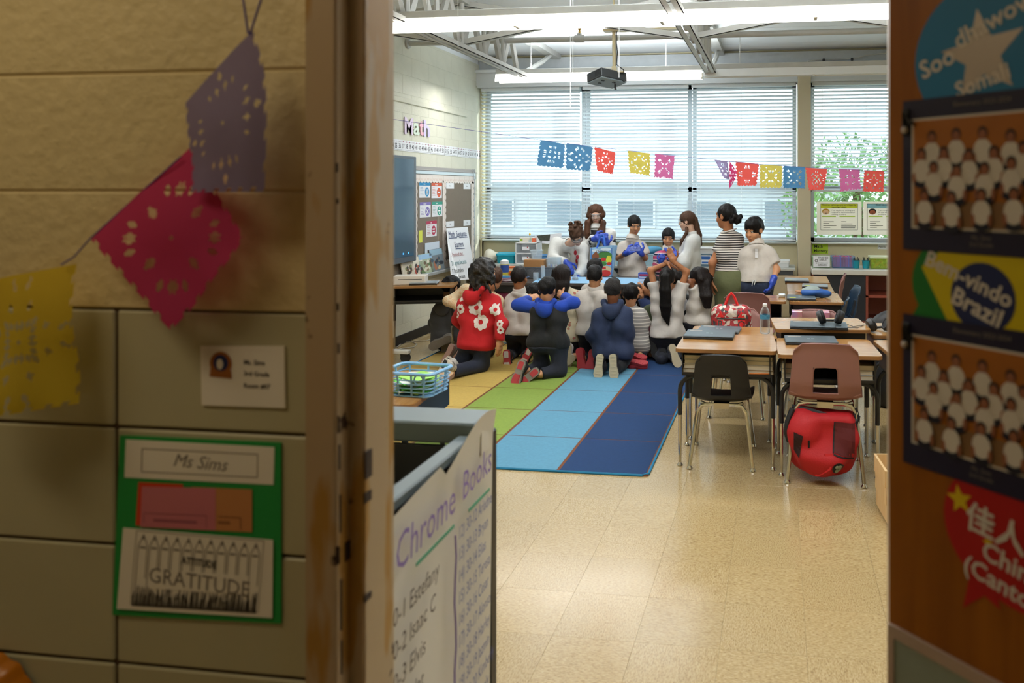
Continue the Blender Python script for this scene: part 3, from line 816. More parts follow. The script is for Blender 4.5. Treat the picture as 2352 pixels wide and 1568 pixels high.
# ---- panel display on a rolling stand
tvx, tvy = -3.74, 6.95
m_bez = mat('grey_bezel', '#4c5660', 0.4)
tv = thing('display_panel', 'large dark interactive display with grey bezel on a rolling stand', 'display', (tvx, tvy, 0))
X = XL + .10
ob('bezel', MB().box((X - .06, 5.95, .867), (X, 7.725, 1.977), ch=.006), m_bez, tv, True)
ob('screen', MB().box((X - .001, 6.0, .93), (X + .004, 7.66, 1.945)), mat('dark_glass_screen', '#20303c', 0.12, emit='#4a6a80', estr=0.35), tv, True)  # even blue-grey glow stands in for the windows reflected in the glass
ob('screen_icon', MB().box((X + .003, 7.42, .955), (X + .006, 7.44, .975)).box((X + .003, 7.53, .955), (X + .006, 7.55, .975)), mat('icon_blue', '#4aa0dd', 0.4, emit='#4aa0dd', estr=1.0), tv, True)
ob('stand_post', MB().box((XL + .06, 6.75, .15), (XL + .12, 6.85, .9)), m_blk, tv, True)
fo = PZ(940, 838, 0) + Vector((-.09, .1, 0))
ob('stand_foot', MB().box((fo.x - .38, fo.y - .05, .085), (fo.x + .05, fo.y + .02, .12), ch=.006).box((fo.x - .38, fo.y - 1.4, .085), (fo.x + .05, fo.y - 1.33, .12)), mat('white_stand_foot', '#c9c7c0', 0.4), tv, True)
for yy in (fo.y - .015, fo.y - 1.365):
    cs = ob('caster', MB().lathe([(.015, -.018), (.045, -.016), (.048, 0), (.045, .016), (.015, .018)], 16, Matrix.Translation((fo.x + .01, yy, .048)) @ Matrix.Rotation(PI / 2, 4, 'X') @ Matrix.Rotation(.3, 4, 'Y')), m_black, tv, True)
    ob('fork', MB().box((fo.x - .035, yy - .025, .06), (fo.x + .045, yy + .025, .09), ch=.008), m_black, cs, True)

# ---- grey charging cart by the door with a chart taped on it
m_cart = mat('charcoal_cart', '#33373a', 0.4)
m_cart2 = mat('blue_grey_cart_top', '#5a666b', 0.4)
crt = thing('charging_cart', 'charcoal charging cart with recessed top tray just inside the doorway', 'cart', (-1.1, 1.65, 0))
CXr = -.735
ob('body', MB().box((-1.42, 1.36, .10), (CXr - .015, 1.90, .90), ch=.006).box((-1.42, 1.36, .90), (-1.38, 1.90, 1.0)).box((CXr - .03, 1.36, .90), (CXr - .015, 1.90, 1.0)), m_cart, crt, True)
ob('tray_floor', MB().box((-1.38, 1.36, .90), (CXr - .03, 1.78, .906)), m_black, crt, True)
ob('tray_back', MB().box((-1.38, 1.765, .90), (CXr - .03, 1.78, 1.0)), m_black, crt, True)
ob('top_rim', MB().box((-1.42, 1.78, 1.0), (CXr, 1.905, 1.052), ch=.005).box((-1.42, 1.345, 1.0), (-1.36, 1.78, 1.052), ch=.004).box((CXr - .04, 1.345, 1.0), (CXr, 1.78, 1.025), ch=.004), m_cart2, crt, True)
ob('corner_post', MB().box((CXr - .02, 1.885, .10), (CXr + .002, 1.925, 1.0), ch=.004), m_black, crt, True)
for x in (-1.36, -.80):
    for y in (1.42, 1.84): ob('caster', MB().lathe([(.02, -.015), (.05, -.013), (.05, .013), (.02, .015)], 14, Matrix.Translation((x, y, .05)) @ Matrix.Rotation(PI / 2, 4, 'Y')), m_black, crt, True)

# ---- pine crate beyond the door edge
pc = PZ(2034, 1205, 0)
m_pine = wood_mat('pale_pine', '#e8c898', '#dcb680', (14, 14, 1.5), 2.0, 0.5)
cr = thing('pine_crate', 'small tapered pale pine crate on the floor behind the door edge', 'crate', (pc.x + .16, pc.y + .12, 0), .1)
for i in range(3):
    z0, z1 = .012 + i * .086, .012 + i * .086 + .083
    w0, w1 = .16 + .02 * z0 / .32, .16 + .02 * z1 / .32
    for s in (-1, 1):
        ob('slat', MB().prism([(-w0, z0), (w0, z0), (w1, z1), (-w1, z1)], -.006, .006, Matrix.Translation((0, s * .12, 0)) @ Matrix.Rotation(PI / 2, 4, 'X')), m_pine, cr)
        ob('slat', MB().box((s * w0 - .006, -.114, z0), (s * w0 + .006, .114, z1)), m_pine, cr)
ob('bottom', MB().box((-.155, -.114, 0), (.155, .114, .012)), m_pine, cr)
# ================================================================== RUG
rug_x = [-3.365, -2.838, -2.311, -1.787, -1.262, -0.735]
rug_y = [4.262 + .579 * i for i in range(7)]
rmats = [mat('rug_ochre', '#a88f4e', .95, noise=.06, nscale=60, bump=.4, bscale=500), mat('rug_yellow', '#bfa255', .95, noise=.06, nscale=60, bump=.4, bscale=500), mat('rug_green', '#7f9640', .95, noise=.06, nscale=60, bump=.4, bscale=500),
         mat('rug_sky_blue', '#5a91ad', .95, noise=.06, nscale=60, bump=.4, bscale=500), mat('rug_navy', '#0e3460', .95, noise=.08, nscale=60, bump=.4, bscale=500), mat('rug_brown_line', '#6a3c20', .95)]
rg = thing('rug', 'large classroom rug of yellow, green, light blue and navy seating squares', 'rug', (-2.05, 6.0, 0))
r = MB(); g = .0095
r.cur = 5; r.box((rug_x[0], rug_y[0], .0005), (rug_x[-1], rug_y[-1], .0075))
for i in range(5):
    r.cur = i
    for j in range(6):
        r.box((rug_x[i] + (g if i else .015), rug_y[j] + (.0045 if j else .015), .0005), (rug_x[i + 1] - (g if i < 4 else .015), rug_y[j + 1] - (.0045 if j < 5 else .015), .0085))
ob('pile', r, rmats, rg, True, smooth=0)
e = [(rug_x[0], rug_y[0]), (rug_x[-1] - .03, rug_y[0]), (rug_x[-1], rug_y[0] + .03), (rug_x[-1], rug_y[-1]), (rug_x[0], rug_y[-1])]
ob('binding', MB().tube([(x, y, .006) for x, y in e], .0075, 6, closed=True), mat('rug_teal_binding', '#0f6f98', .8), rg, True)

# ================================================================== CEILING LIGHTS, PROJECTOR, CABLES
m_tube = mat('lit_tube', '#ffffff', .5, emit='#fffdf6', estr=5.0)
m_refl = mat('white_reflector', '#f2f4f5', .35)
m_off = mat('unlit_tube', '#eef2f4', .25)
def strip_light(label, y, z, x0, x1, seg, lit):
    t = thing('strip_light', label, 'light', ((x0 + x1) / 2, y, z), 0, 'fluorescent strip lights')
    ob('housing', MB().box((x0, y - .05, z + .085), (x1, y + .05, z + .14), ch=.004), m_steel_paint, t, True)
    ob('reflector', MB().prism([(-.075, .0), (-.05, .085), (.05, .085), (.075, .0), (.072, .0), (.047, .078), (-.047, .078), (-.072, .0)], 0, x1 - x0, frame((x0, y, z), (0, 1, 0), (0, 0, 1))), m_tube if lit else m_refl, t, True)
    x = x0 + .015
    while x < x1 - .1:
        x2 = min(x + seg - .03, x1 - .015)
        for d in (-.034, .034): ob('tube', MB().tube([(x, y + d, z + .025), (x2, y + d, z + .025)], .016, 8), m_tube if lit else m_off, t, True)
        ob('socket', MB().box((x2 + .002, y - .06, z + .0), (x2 + .028, y + .06, z + .05), ch=.003), mat('socket_cream', '#d9d5c8', .5), t, True)
        x += seg
    for xx in (x0 + .4, x1 - .4): ob('hanger', MB().tube([(xx, y, z + .14), (xx, y, ZC)], .004, 5), m_steel_paint, t, True)
    return t
xa, xb = PY(880, 60, 5.55).x, 1.30
strip_light('long lit fluorescent strip light crossing the doorway view nearest the viewer', 5.55, 2.845, PY(1521, 30, 5.55).x - 1.11 * 2, PY(1521, 30, 5.55).x + 1.11 * 2, 1.11, True)
x2a, x2b = PY(1142, 180, 8.4).x, PY(1612, 175, 8.4).x
strip_light('lit fluorescent strip light hanging before the window header', 8.4, 2.855, x2a, x2b, (x2b - x2a) / 2, True)
strip_light('unlit fluorescent strip light in line with the lit one by the windows', 8.4, 2.865, x2b + .02, x2b + 2.5, 1.2, False)

pz = 7.0
pt = thing('projector', 'dark grey ceiling projector tilted on a beige drop pole', 'projector', tuple(PC(1392, 178, pz)))
c = PC(1394, 180, pz)
Tp = Matrix.Translation(c) @ Matrix.Rotation(math.radians(52), 4, 'Z') @ Matrix.Rotation(math.radians(-10), 4, 'X') @ Matrix.Rotation(math.radians(4), 4, 'Y')
m_pj = mat('dark_grey_projector', '#34383b', .45); m_pjb = mat('projector_underside', '#8796a0', .5)
ob('case', MB().box((-.15, -.11, -.035), (.15, .11, .05), Tp, ch=.008), m_pj, pt, True)
ob('underside', MB().box((-.148, -.108, -.047), (.148, .108, -.0355), Tp, ch=.006), m_pjb, pt, True)
for q in range(7): ob('vent_slot', MB().box((-.151, -.1 + q * .013, -.02), (-.149, -.094 + q * .013, .035), Tp), m_black, pt, True)
ob('lens', MB().lathe([(.03, 0), (.035, .02), (.025, .022)], 14, Tp @ Matrix.Translation((.05, .11, .005)) @ Matrix.Rotation(-PI / 2, 4, 'X')), m_black, pt, True)
for a_, b_ in ((-.1, -.05), (-.08, .02), (.02, -.06)): ob('foot', MB().box((a_, b_, -.052), (a_ + .03, b_ + .015, -.046), Tp), m_black, pt, True)
top = PC(1410, 74, pz); bot = PC(1411, 160, pz)
m_pole = mat('beige_pole', '#bcae8a', .45)
ob('pole', MB().tube([bot, top], .017, 10), m_pole, pt, True)
ob('ceiling_plate', MB().box((top.x - .09, top.y - .06, top.z), (top.x + .6, top.y + .02, top.z + .02)).tube([(top.x, top.y, top.z + .02), (top.x, top.y, ZC)], .012, 6), m_pole, pt, True)
ob('mount_bracket', MB().box((bot.x - .05, bot.y - .04, bot.z - .03), (bot.x + .09, bot.y + .04, bot.z - .018)).box((bot.x - .02, bot.y - .02, bot.z - .03), (bot.x + .02, bot.y + .02, bot.z + .03)), m_pole, pt, True)
ob('cable', MB().tube([top + Vector((.03, -.02, .0)), top + Vector((.028, -.02, -.1)), PC(1418, 120, pz - .03), PC(1416, 148, pz - .03), PC(1432, 160, pz - .03), PC(1438, 180, pz - .03), PC(1434, 188, pz - .03), PC(1430, 185, pz - .02)], .005, 6).tube([PC(1412, 190, pz), PC(1413, 198, pz), PC(1414, 206, pz)], [.004, .012, .012], 6), m_black, pt, True)
for i, (u, v0, v1, zc) in enumerate(((1310, 62, 250, 6.2), (1316, 62, 172, 6.2), (1052, 0, 106, 5.4), (1422, 8, 178, 6.0))):
    a, b = PC(u, v0, zc), PC(u, v1, zc); a.z = ZC
    tag(ob('hanging_wire', MB().tube([a, b], .0018, 5), m_cordw), ['longer of two thin white wires hanging before the tall woman blind', 'shorter thin white wire hanging beside a longer one', 'thin white cord hanging by the wall side joist', 'thin white cord hanging in front of the projector'][i], 'wire')
cb = thing('cable_run', 'grey conduit bending along the edge beam above the half raised blind', 'cable', tuple(PY(1860, 140, 9.66)))
ob('conduit', MB().tube([PY(1846, 175, 9.64), PY(1848, 150, 9.64), PY(1856, 140, 9.66), PY(1890, 137, 9.66), PY(1960, 135, 9.66), PY(1990, 127, 9.66), PY(2035, 122, 9.66), PY(2045, 100, 9.66)], .008, 6), m_steel_paint, cb, True)
for u, v in ((1892, 140), (1957, 138)):
    p = PY(u, v, 9.64); ob('clip', MB().box((p.x - .015, p.y - .01, p.z - .035), (p.x + .015, p.y + .01, p.z + .03), ch=.004), m_black, cb, True)

# ================================================================== PAPEL PICADO
def tissue(name, col, k=.45):
    m = bpy.data.materials.new(name); m.use_nodes = True; nt, N, L, b = nodes_of(m)
    b.inputs['Base Color'].default_value = lin(col); b.inputs['Roughness'].default_value = .8
    tr = N.new('ShaderNodeBsdfTranslucent'); tr.inputs[0].default_value = lin(col)
    mx = N.new('ShaderNodeMixShader'); mx.inputs[0].default_value = k
    n = N.new('ShaderNodeTexNoise'); n.inputs['Scale'].default_value = 90; n.inputs['Detail'].default_value = 3
    bp = N.new('ShaderNodeBump'); bp.inputs['Strength'].default_value = .35; bp.inputs['Distance'].default_value = .004
    L(n.outputs[0], bp.inputs['Height']); L(bp.outputs[0], b.inputs['Normal'])
    L(b.outputs[0], mx.inputs[1]); L(tr.outputs[0], mx.inputs[2]); L(mx.outputs[0], N['Material Output'].inputs[0])
    return m
TIS = {'blue': tissue('tissue_blue', '#4f86b4', .55), 'red': tissue('tissue_red', '#e65a52', .55), 'yellow': tissue('tissue_yellow', '#d8c85e', .55), 'pink': tissue('tissue_pink', '#d46fa4', .55), 'lilac': tissue('tissue_lilac', '#9a8fb8'), 'magenta': tissue('tissue_magenta', '#d23f78'), 'gold': tissue('tissue_gold', '#e3c93a')}
def hole_fn(seed, dens=1.0):
    g = random.Random(seed); H = []
    for k in range(int(9 * dens)):
        a = g.uniform(.0, PI / 4); rr = g.uniform(.16, .66); s = g.uniform(.035, .068)
        for q in range(8):
            b = (a if q % 2 == 0 else -a) + (q + 1) // 2 * PI / 2 + (0 if q % 2 == 0 else 0)
            H.append((.5 + rr * .7 * math.cos(b), .5 + rr * .7 * math.sin(b), s, b))
    H.append((.5, .5, .03, 0))
    def f(x, y):
        for hx, hy, s, b in H:
            dx, dy = x - hx, y - hy
            p = dx * math.cos(b) + dy * math.sin(b); q = -dx * math.sin(b) + dy * math.cos(b)
            if abs(p) / (s * .95) + abs(q) / (s * .5) < 1: return True
        e = min(x, 1 - x, 1 - y)
        return e < .022 and math.sin(40 * (x + y) + seed) > .45
    return f
def paper(label, colour, quad, seed, n=34, wave=.012, fold=0.0, bulge=(0, 0), rb=0.0, group=None, name='paper_cutout', dens=1.0):
    """quad: 4 world points TL, TR, BR, BL"""
    TL, TR, BR, BL = [Vector(q) for q in quad]
    nrm = (TR - TL).cross(BL - TL).normalized(); hf = hole_fn(seed, dens); g = random.Random(seed)
    ph = [g.uniform(0, 6) for _ in range(4)]; R = (TR - TL).normalized(); Dn = (BL - TL).normalized()
    mb = MB(); v = []
    for j in range(n + 1):
        for i in range(n + 1):
            x, y = i / n, j / n
            p = TL.lerp(TR, x).lerp(BL.lerp(BR, x), y)
            d = wave * (math.sin(4 * x + ph[0] + 2 * y) + .6 * math.sin(7 * y + ph[1] - 3 * x) + .4 * math.sin(11 * x + ph[2])) * (.25 + .75 * y)
            d += wave * .9 * (abs(x - .5) + abs(y - .5) + abs(x - y) * .7)
            d += fold * (1 - 2 * abs(x - .5))
            p = p + nrm * d + (R * bulge[0] + Dn * bulge[1]) * math.sin(PI * x) * y + R * (rb * math.sin(PI * y) * x)
            v.append(tuple(p))
    f = []
    for j in range(n):
        for i in range(n):
            if hf((i + .5) / n, (j + .5) / n): continue
            f.append((j * (n + 1) + i, j * (n + 1) + i + 1, (j + 1) * (n + 1) + i + 1, (j + 1) * (n + 1) + i))
    mb.add(v, f)
    o = ob(name, mb, TIS[colour], smooth=180)
    return tag(o, label, 'paper banner', group)
def far_paper(label, col, px, z0, z1, seed, **kw):
    return paper(label, col, [PC(px[0][0], px[0][1], z0), PC(px[1][0], px[1][1], z1), PC(px[2][0], px[2][1], z1), PC(px[3][0], px[3][1], z0)], seed, group='cut paper banners strung before the blinds', **kw)
FP = [('blue cut paper banner at the wall end of the string, slightly tilted', 'blue', ((1242, 321), (1300, 331), (1296, 387), (1233, 380)), 5.6, 5.8),
      ('blue cut paper banner between a blue and a red one', 'blue', ((1301, 328), (1364, 338), (1358, 393), (1299, 389)), 5.8, 6.0),
      ('red cut paper banner hanging next to the two blue ones, side folded', 'red', ((1366, 337), (1416, 350), (1410, 400), (1372, 393)), 6.0, 6.2),
      ('yellow cut paper banner between the folded red and the split pink one', 'yellow', ((1442, 346), (1494, 352), (1494, 404), (1447, 397)), 6.3, 6.4),
      ('pink cut paper banner with a slit, above the girl in white polo', 'pink', ((1505, 353), (1551, 358), (1545, 411), (1504, 407)), 6.5, 6.6),
      ('crumpled lilac cut paper banner over the ponytailed woman in lab coat', 'lilac', ((1641, 366), (1672, 370), (1677, 412), (1664, 410)), 6.85, 6.9),
      ('twisted deep pink cut paper banner touching the lilac one', 'magenta', ((1676, 370), (1694, 394), (1690, 413), (1674, 436)), 6.85, 6.9),
      ('red cut paper banner between the twisted pink and a yellow one', 'red', ((1689, 371), (1744, 376), (1738, 426), (1694, 427)), 6.9, 6.9),
      ('yellow cut paper banner between a red and a blue one near the pillar', 'yellow', ((1745, 377), (1798, 381), (1796, 431), (1745, 431)), 6.9, 6.9),
      ('blue cut paper banner hanging in front of the beige pillar edge', 'blue', ((1799, 381), (1850, 383), (1849, 433), (1799, 432)), 6.95, 6.95),
      ('red cut paper banner crossing the beige pillar', 'red', ((1850, 385), (1901, 388), (1893, 436), (1858, 437)), 6.95, 6.95),
      ('pink cut paper banner over the bare window glass', 'pink', ((1927, 388), (1975, 389), (1977, 434), (1931, 440)), 7.0, 7.0),
      ('red cut paper banner at the door end of the string', 'red', ((1985, 391), (2032, 393), (2030, 441), (1982, 440)), 7.0, 7.0)]
for i, (l, c_, q, z0, z1) in enumerate(FP): far_paper(l, c_, q, z0, z1, 11 + i, wave=.006, dens=.55)
m_str = mat('violet_string', '#4b3f96', .7)
tag(ob('banner_string', MB().tube([PC(860, 266, 4.8), PC(910, 275, 4.9), PC(1110, 303, 5.3), PC(1238, 321, 5.6), PC(1365, 337, 6.0), PC(1445, 346, 6.3), PC(1551, 357, 6.6), PC(1645, 368, 6.87), PC(1745, 377, 6.9), PC(1850, 384, 6.95), PC(1927, 388, 7.0), PC(2035, 393, 7.0), PC(2140, 398, 7.0)], .0016, 5), m_str), 'violet string carrying the coloured paper banners across the classroom', 'string')
NP = 1.10
def near(q): return [PY(u, v, NP + d) for u, v, d in q]
paper('lilac tissue paper banner hanging in the corridor beside the door frame', 'lilac', near(((418, 235, .0), (572, 68, .0), (592, 440, -.01), (432, 442, .0))), 3, 72, .006, rb=.026, name='tissue_banner', dens=.35)
paper('deep pink tissue paper diamond hanging in the corridor', 'magenta', near(((205, 550, .03), (428, 332, .025), (553, 545, .0), (393, 760, .01))), 5, 72, .006, name='tissue_banner', dens=.4)
paper('yellow tissue paper banner at the edge of the corridor wall', 'gold', near(((-70, 650, .0), (158, 606, .02), (164, 930, .0), (-70, 965, -.02))), 8, 72, .012, name='tissue_banner', dens=.7)
tag(ob('hanging_string', MB().tube(near(((553, -40, .0), (570, 76, .0), (574, 80, .0), (612, -40, .0))), .0016, 6), m_str), 'blue violet string holding up the lilac corridor banner', 'string')
tag(ob('hanging_string', MB().tube(near(((415, 360, .03), (205, 550, .035), (170, 590, .03), (140, 608, .02))), .0012, 6), m_str), 'blue violet string linking the deep pink and yellow corridor banners', 'string')

# ================================================================== CORRIDOR WALL PAPERS
m_paper = mat('white_paper', '#f2ece0', .7)
m_ink = mat('dark_ink', '#33302e', .8)
m_grey_ink = mat('grey_ink', '#857d74', .8)
def sheet_on(px, Y, th=.0008):
    P = [PY(u, v, Y) for u, v in px]
    c = P[0]
    return P
def quad_mb(px, Y, th=.001, mb=None):
    P = [PY(u, v, Y) for u, v in px]; mb = mb or MB()
    v = [tuple(p) for p in P] + [tuple(p + Vector((0, th, 0))) for p in P]
    return mb.add(v, [(0, 3, 2, 1), (4, 5, 6, 7)] + [(i, (i + 1) % 4, 4 + (i + 1) % 4, 4 + i) for i in range(4)])
def text_at(s, u, v, Y, hpx, rot=0.0, shear=0.0, bold=0.0, align='CENTER', mb=None, sx=1.0):
    p = PY(u, v, Y); zc = -p.x * ST + p.y * CT
    T = frame(p, (math.cos(rot), 0, -math.sin(rot)), (math.sin(rot), 0, math.cos(rot)))
    vs, fs = text_mesh(s, 1.0, 0, shear, align, bold)
    k = hpx * zc / FX / .72
    mb = mb or MB()
    return mb.add([(x * k * sx, y * k, z * k) for x, y, z in vs], fs, T)
def line_px(pts, Y, w, mb=None):
    mb = mb or MB()
    P = [PY(u, v, Y) for u, v in pts]
    zc = P[0].y
    for a, b in zip(P[:-1], P[1:]):
        d = (b - a); 
        if d.length < 1e-6: continue
        d.normalize(); n = Vector((-d.z, 0, d.x)) * w * zc / FX / 2
        mb.add([a - n, b - n, b + n, a + n], [(0, 1, 2, 3)])
    return mb
YS = 1.172
nc = thing('name_card', 'white room card with round school crest on grey-green corridor blocks', 'card', tuple(PY(556, 865, YS)))
ob('card', quad_mb(((460, 795), (653, 795), (655, 937), (463, 930)), YS, .003), m_paper, nc, True)
cm = MB(); p0 = PY(507, 835, YS - .0006); kk = 1.2 / FX
TC = frame(p0, (1, 0, 0), (0, 0, 1))
cm.cur = 0; cm.add(*disc_poly(0, 0, 30 * kk, 20), TC); cm.add([(-30 * kk, -32 * kk, .0002), (30 * kk, -36 * kk, .0002), (28 * kk, -15 * kk, .0002), (-28 * kk, -12 * kk, .0002)], [(0, 1, 2, 3)], TC)
cm.cur = 1; cm.add([(x, y, .0004) for x, y in disc_poly(0, 2 * kk, 20 * kk, 18)[0]], disc_poly(0, 0, 1, 18)[1], TC)
cm.cur = 2; cm.add([(x, y, .0006) for x, y in disc_poly(-2 * kk, -1 * kk, 9 * kk, 12, 13 * kk)[0]], disc_poly(0, 0, 1, 12)[1], TC)
ob('crest', cm, [mat('crest_brown', '#a4622a', .6), mat('crest_blue', '#1f2f66', .6), m_paper], nc, True, smooth=0)
for s, u, v in (('Ms. Sims', 584, 833), ('3rd Grade', 589, 859), ('Room #07', 590, 887)): ob('lettering', text_at(s, u, v, YS - .0005, 11, .01, bold=.02), m_ink, nc, True, smooth=0)

gp = thing('pocket_sheet', 'green card sheet with white labelled pockets on the corridor blocks', 'paper sheet', tuple(PY(450, 1210, YS)))
ob('backing', quad_mb(((275, 1000), (645, 1017), (645, 1432), (258, 1412)), YS, .003), mat('green_card', '#1f9c48', .6), gp, True)
hp = ob('header', quad_mb(((289, 1009), (630, 1027), (628, 1113), (286, 1096)), YS - .001, .0008), m_paper, gp, True)
ob('lettering', text_at('Ms Sims', 458, 1063, YS - .0015, 30, .045, .35, mb=line_px(((326, 1030), (592, 1043), (591, 1096), (325, 1083), (326, 1030)), YS - .0015, 2)), m_grey_ink, hp, True, smooth=0)
for nm, px, col, dz in (('red_card', ((318, 1107), (420, 1112), (420, 1214), (311, 1206)), '#d8441f', .0012), ('orange_card', ((440, 1118), (579, 1124), (579, 1222), (440, 1216)), '#c98a55', .0016), ('pink_card', ((326, 1117), (495, 1121), (495, 1218), (322, 1210)), '#cf7a86', .002)):
    o = ob(nm, quad_mb(px, YS - dz, .0004), mat(nm, col, .7), gp, True)
    if nm == 'pink_card': ob('print', line_px(((330, 1200), (330, 1178), (474, 1184), (474, 1212)), YS - .0024, 2, line_px(((352, 1194), (452, 1199)), YS - .0024, 7)), mat('print_mauve', '#a35a6e', .8), o, True, smooth=0)
    if nm == 'orange_card': ob('print', line_px(((500, 1186), (552, 1188), (552, 1216)), YS - .0024, 2, line_px(((500, 1199), (528, 1200)), YS - .0024, 6)), mat('print_brown', '#9a6440', .8), o, True, smooth=0)
pk = ob('pocket', quad_mb(((283, 1212), (627, 1240), (625, 1419), (268, 1398)), YS - .003, .001), m_paper, gp, True)
pr = MB(); prl = MB()
def pkpt(a, b):   # a,b in 0..1 on the pocket
    return (283 + (627 - 283) * a - 15 * b, 1212 + 28 * a + (1398 - 1212) * b - 7 * a * b)
for i in range(11):
    a = .11 + .075 * i
    line_px([pkpt(a, .85), pkpt(a, .2), pkpt(a + .03, .06), pkpt(a + .06, .2), pkpt(a + .06, .6)], YS - .0035, 2.2, prl)
    line_px([pkpt(a + .01, .22), pkpt(a + .05, .22)], YS - .0035, 5, prl)
    line_px([pkpt(a + .03, .08), pkpt(a + .03, .12)], YS - .0036, 7, prl)
line_px([pkpt(.09, .02), pkpt(.94, .02), pkpt(.94, .93), pkpt(.09, .93), pkpt(.09, .02)], YS - .0035, 1.5, prl)
rr = random.Random(4)
for i in range(150):
    a = .10 + .83 * i / 150; line_px([pkpt(a, .95), pkpt(a + rr.uniform(-.01, .01), .95 - rr.uniform(.12, .27))], YS - .0036, 1.8, pr)
text_at('ATTITUDE', *pkpt(.52, .36), YS - .0042, 17, .07, bold=.02, mb=pr, sx=.8)
ob('lettering', pr, m_ink, pk, True, smooth=0)
bk_ = MB(); quad_mb([pkpt(.2, .48), pkpt(.86, .48), pkpt(.86, .72), pkpt(.2, .72)], YS - .0038, .0002, bk_)
ob('title_strip', bk_, m_paper, pk, True, smooth=0)
ob('print', text_at('GRATITUDE', *pkpt(.53, .61), YS - .0044, 36, .07, bold=.0, mb=prl, sx=.95), m_grey_ink, pk, True, smooth=0)
c0 = PY(-15, 1605, 1.17)
om = MB()
def dome(a, b):
    th = PI / 2 * b; ph = 2 * PI * a; R = .083 * (1 + .03 * math.cos(ph * 14)) * math.sin(th)
    return c0 + Vector((R * math.cos(ph), -.055 * math.cos(th), R * math.sin(ph)))
om.grid(dome, 84, 10)
tag(ob('orange_shade', om, mat('orange_plastic', '#c8790f', .3), smooth=80), 'orange ribbed plastic dome low on the corridor wall under the yellow banner', 'decoration')

# ================================================================== PAPERS ON THE DOOR
def TD(s, z, off): return T_door @ Matrix.Translation((s, -off, z)) @ Matrix.Rotation(PI / 2, 4, 'X')     # local xy on the door face, +z toward the viewer
m_navy_card = mat('navy_card', '#161538', .5)
m_wt = mat('print_white', '#ddd6cc', .6); m_hair = mat('print_dark', '#1e1714', .7); m_skin_p = mat('print_skin', '#9c6244', .7)
m_back = mat('print_backdrop', '#a9640f', .6, noise=.05); m_prfl = mat('print_floor', '#8a6844', .6); m_trs = mat('print_navy', '#17182a', .7)
def class_photo(label, s0, z0, w, h):
    t = thing('class_photo', label, 'photograph', tuple(TD(s0, z0, .002) @ Vector((w / 2, h / 2, 0))))
    T = TD(s0, z0, 0)
    ob('mount', MB().box((0, 0, .0005), (w, h, .003), T), m_navy_card, t, True, smooth=0)
    x0, x1, y0, y1 = .018, w - .018, .034, h - .03
    ob('white_border', MB().box((x0 - .003, y0 - .003, .003), (x1 + .003, y1 + .003, .0034), T), m_wt, t, True, smooth=0)
    ph = MB(); zt = .0036
    ph.cur = 0; ph.box((x0, y0 + .035, .0034), (x1, y1, zt), T); ph.cur = 1; ph.box((x0, y0, .0034), (x1, y0 + .035, zt), T)
    q = random.Random(5); layer = zt + .0002
    for row, (yb, xo, st) in enumerate(((y0 + .100, .030, .036), (y0 + .078, .014, .037), (y0 + .058, .034, .038), (y0 + .020, .020, .041))):
        x = x0 + xo
        while x < x1 - .012:
            yb2 = yb + q.uniform(-.004, .004)
            def el(ci, cx, cy, rx, ry):
                nonlocal layer
                ph.cur = ci; layer += .00003; ph.add([(a, b, layer) for a, b in disc_poly(cx, cy, rx, 12, ry)[0]], disc_poly(0, 0, 1, 12)[1], T)
            el(5, x, yb2 - .015, .014, .010); el(2, x, yb2, .0135, .0165); el(3, x, yb2 + .0235, .0072, .0088); el(4, x, yb2 + .0215, .0056, .0068)
            el(4, x - .012, yb2 - .010, .003, .008); el(4, x + .012, yb2 - .010, .003, .008)
            x += st * q.uniform(.92, 1.08)
    ob('print', ph, [m_back, m_prfl, m_wt, m_hair, m_skin_p, m_trs], t, True, smooth=0)
    for s, y, k in (('3rd Grade', .013, .008), ('Ms. Sims', .022, .008), ('Elementary 2023-2024', h - .012, .009)):
        vs, fs = text_mesh(s, k); ob('lettering', MB().add(vs, fs, T @ Matrix.Translation((w * .45, y, .0034))), m_grey_ink, t, True, smooth=0)
    ob('corner_clip', MB().box((.0, h - .05, .003), (.012, h - .012, .006), T, ch=.001).tube([T @ Vector((.004, h - .038, .006)), T @ Vector((.006, h - .02, .011)), T @ Vector((.02, h - .034, .008))], .003, 6), m_black, t, True)
    ob('clip_ball', MB().ball((.007, h - .042, .009), .005, 8, T), m_wt, t, True)
    return t
class_photo('upper class photograph in navy mount on the oak door', .028, 1.538, .27, .212)
class_photo('lower class photograph in navy mount on the oak door', .028, 1.234, .27, .212)
m_sblue = mat('sticker_blue', '#0f79ad', .5); m_silver = mat('sticker_silver', '#d4cbc4', .25, .4)
def txt_on(s, T, x, y, size, rot=0, bold=.02):
    vs, fs = text_mesh(s, size, bold=bold * size); return vs, fs, T @ Matrix.Translation((x, y, 0)) @ Matrix.Rotation(rot, 4, 'Z')
def star(cx, cy, r, n=5, a0=PI / 2, q=.42):
    P = [(cx + (r if i % 2 == 0 else r * q) * math.cos(a0 + PI * i / n), cy + (r if i % 2 == 0 else r * q) * math.sin(a0 + PI * i / n), 0) for i in range(2 * n)]
    return P + [(cx, cy, 0)], [(2 * n, i, (i + 1) % (2 * n)) for i in range(2 * n)]
st = thing('welcome_sticker', 'blue oval sticker with silver star above the upper class photograph', 'sticker', tuple(TD(.165, 1.80, .002).translation))
ob('oval', MB().prism([(x, y) for x, y in disc_poly(.165, 1.80, .118, 40, .105)[0][:40]], .0003, .0016, TD(0, 0, 0)), m_sblue, st, True, smooth=0)
T2 = TD(0, 0, .0018)
ob('star', MB().add(*star(.150, 1.80, .062, a0=PI / 2 + .12), T2), m_silver, st, True, smooth=0)
T3 = TD(0, 0, .0022); tm = MB()
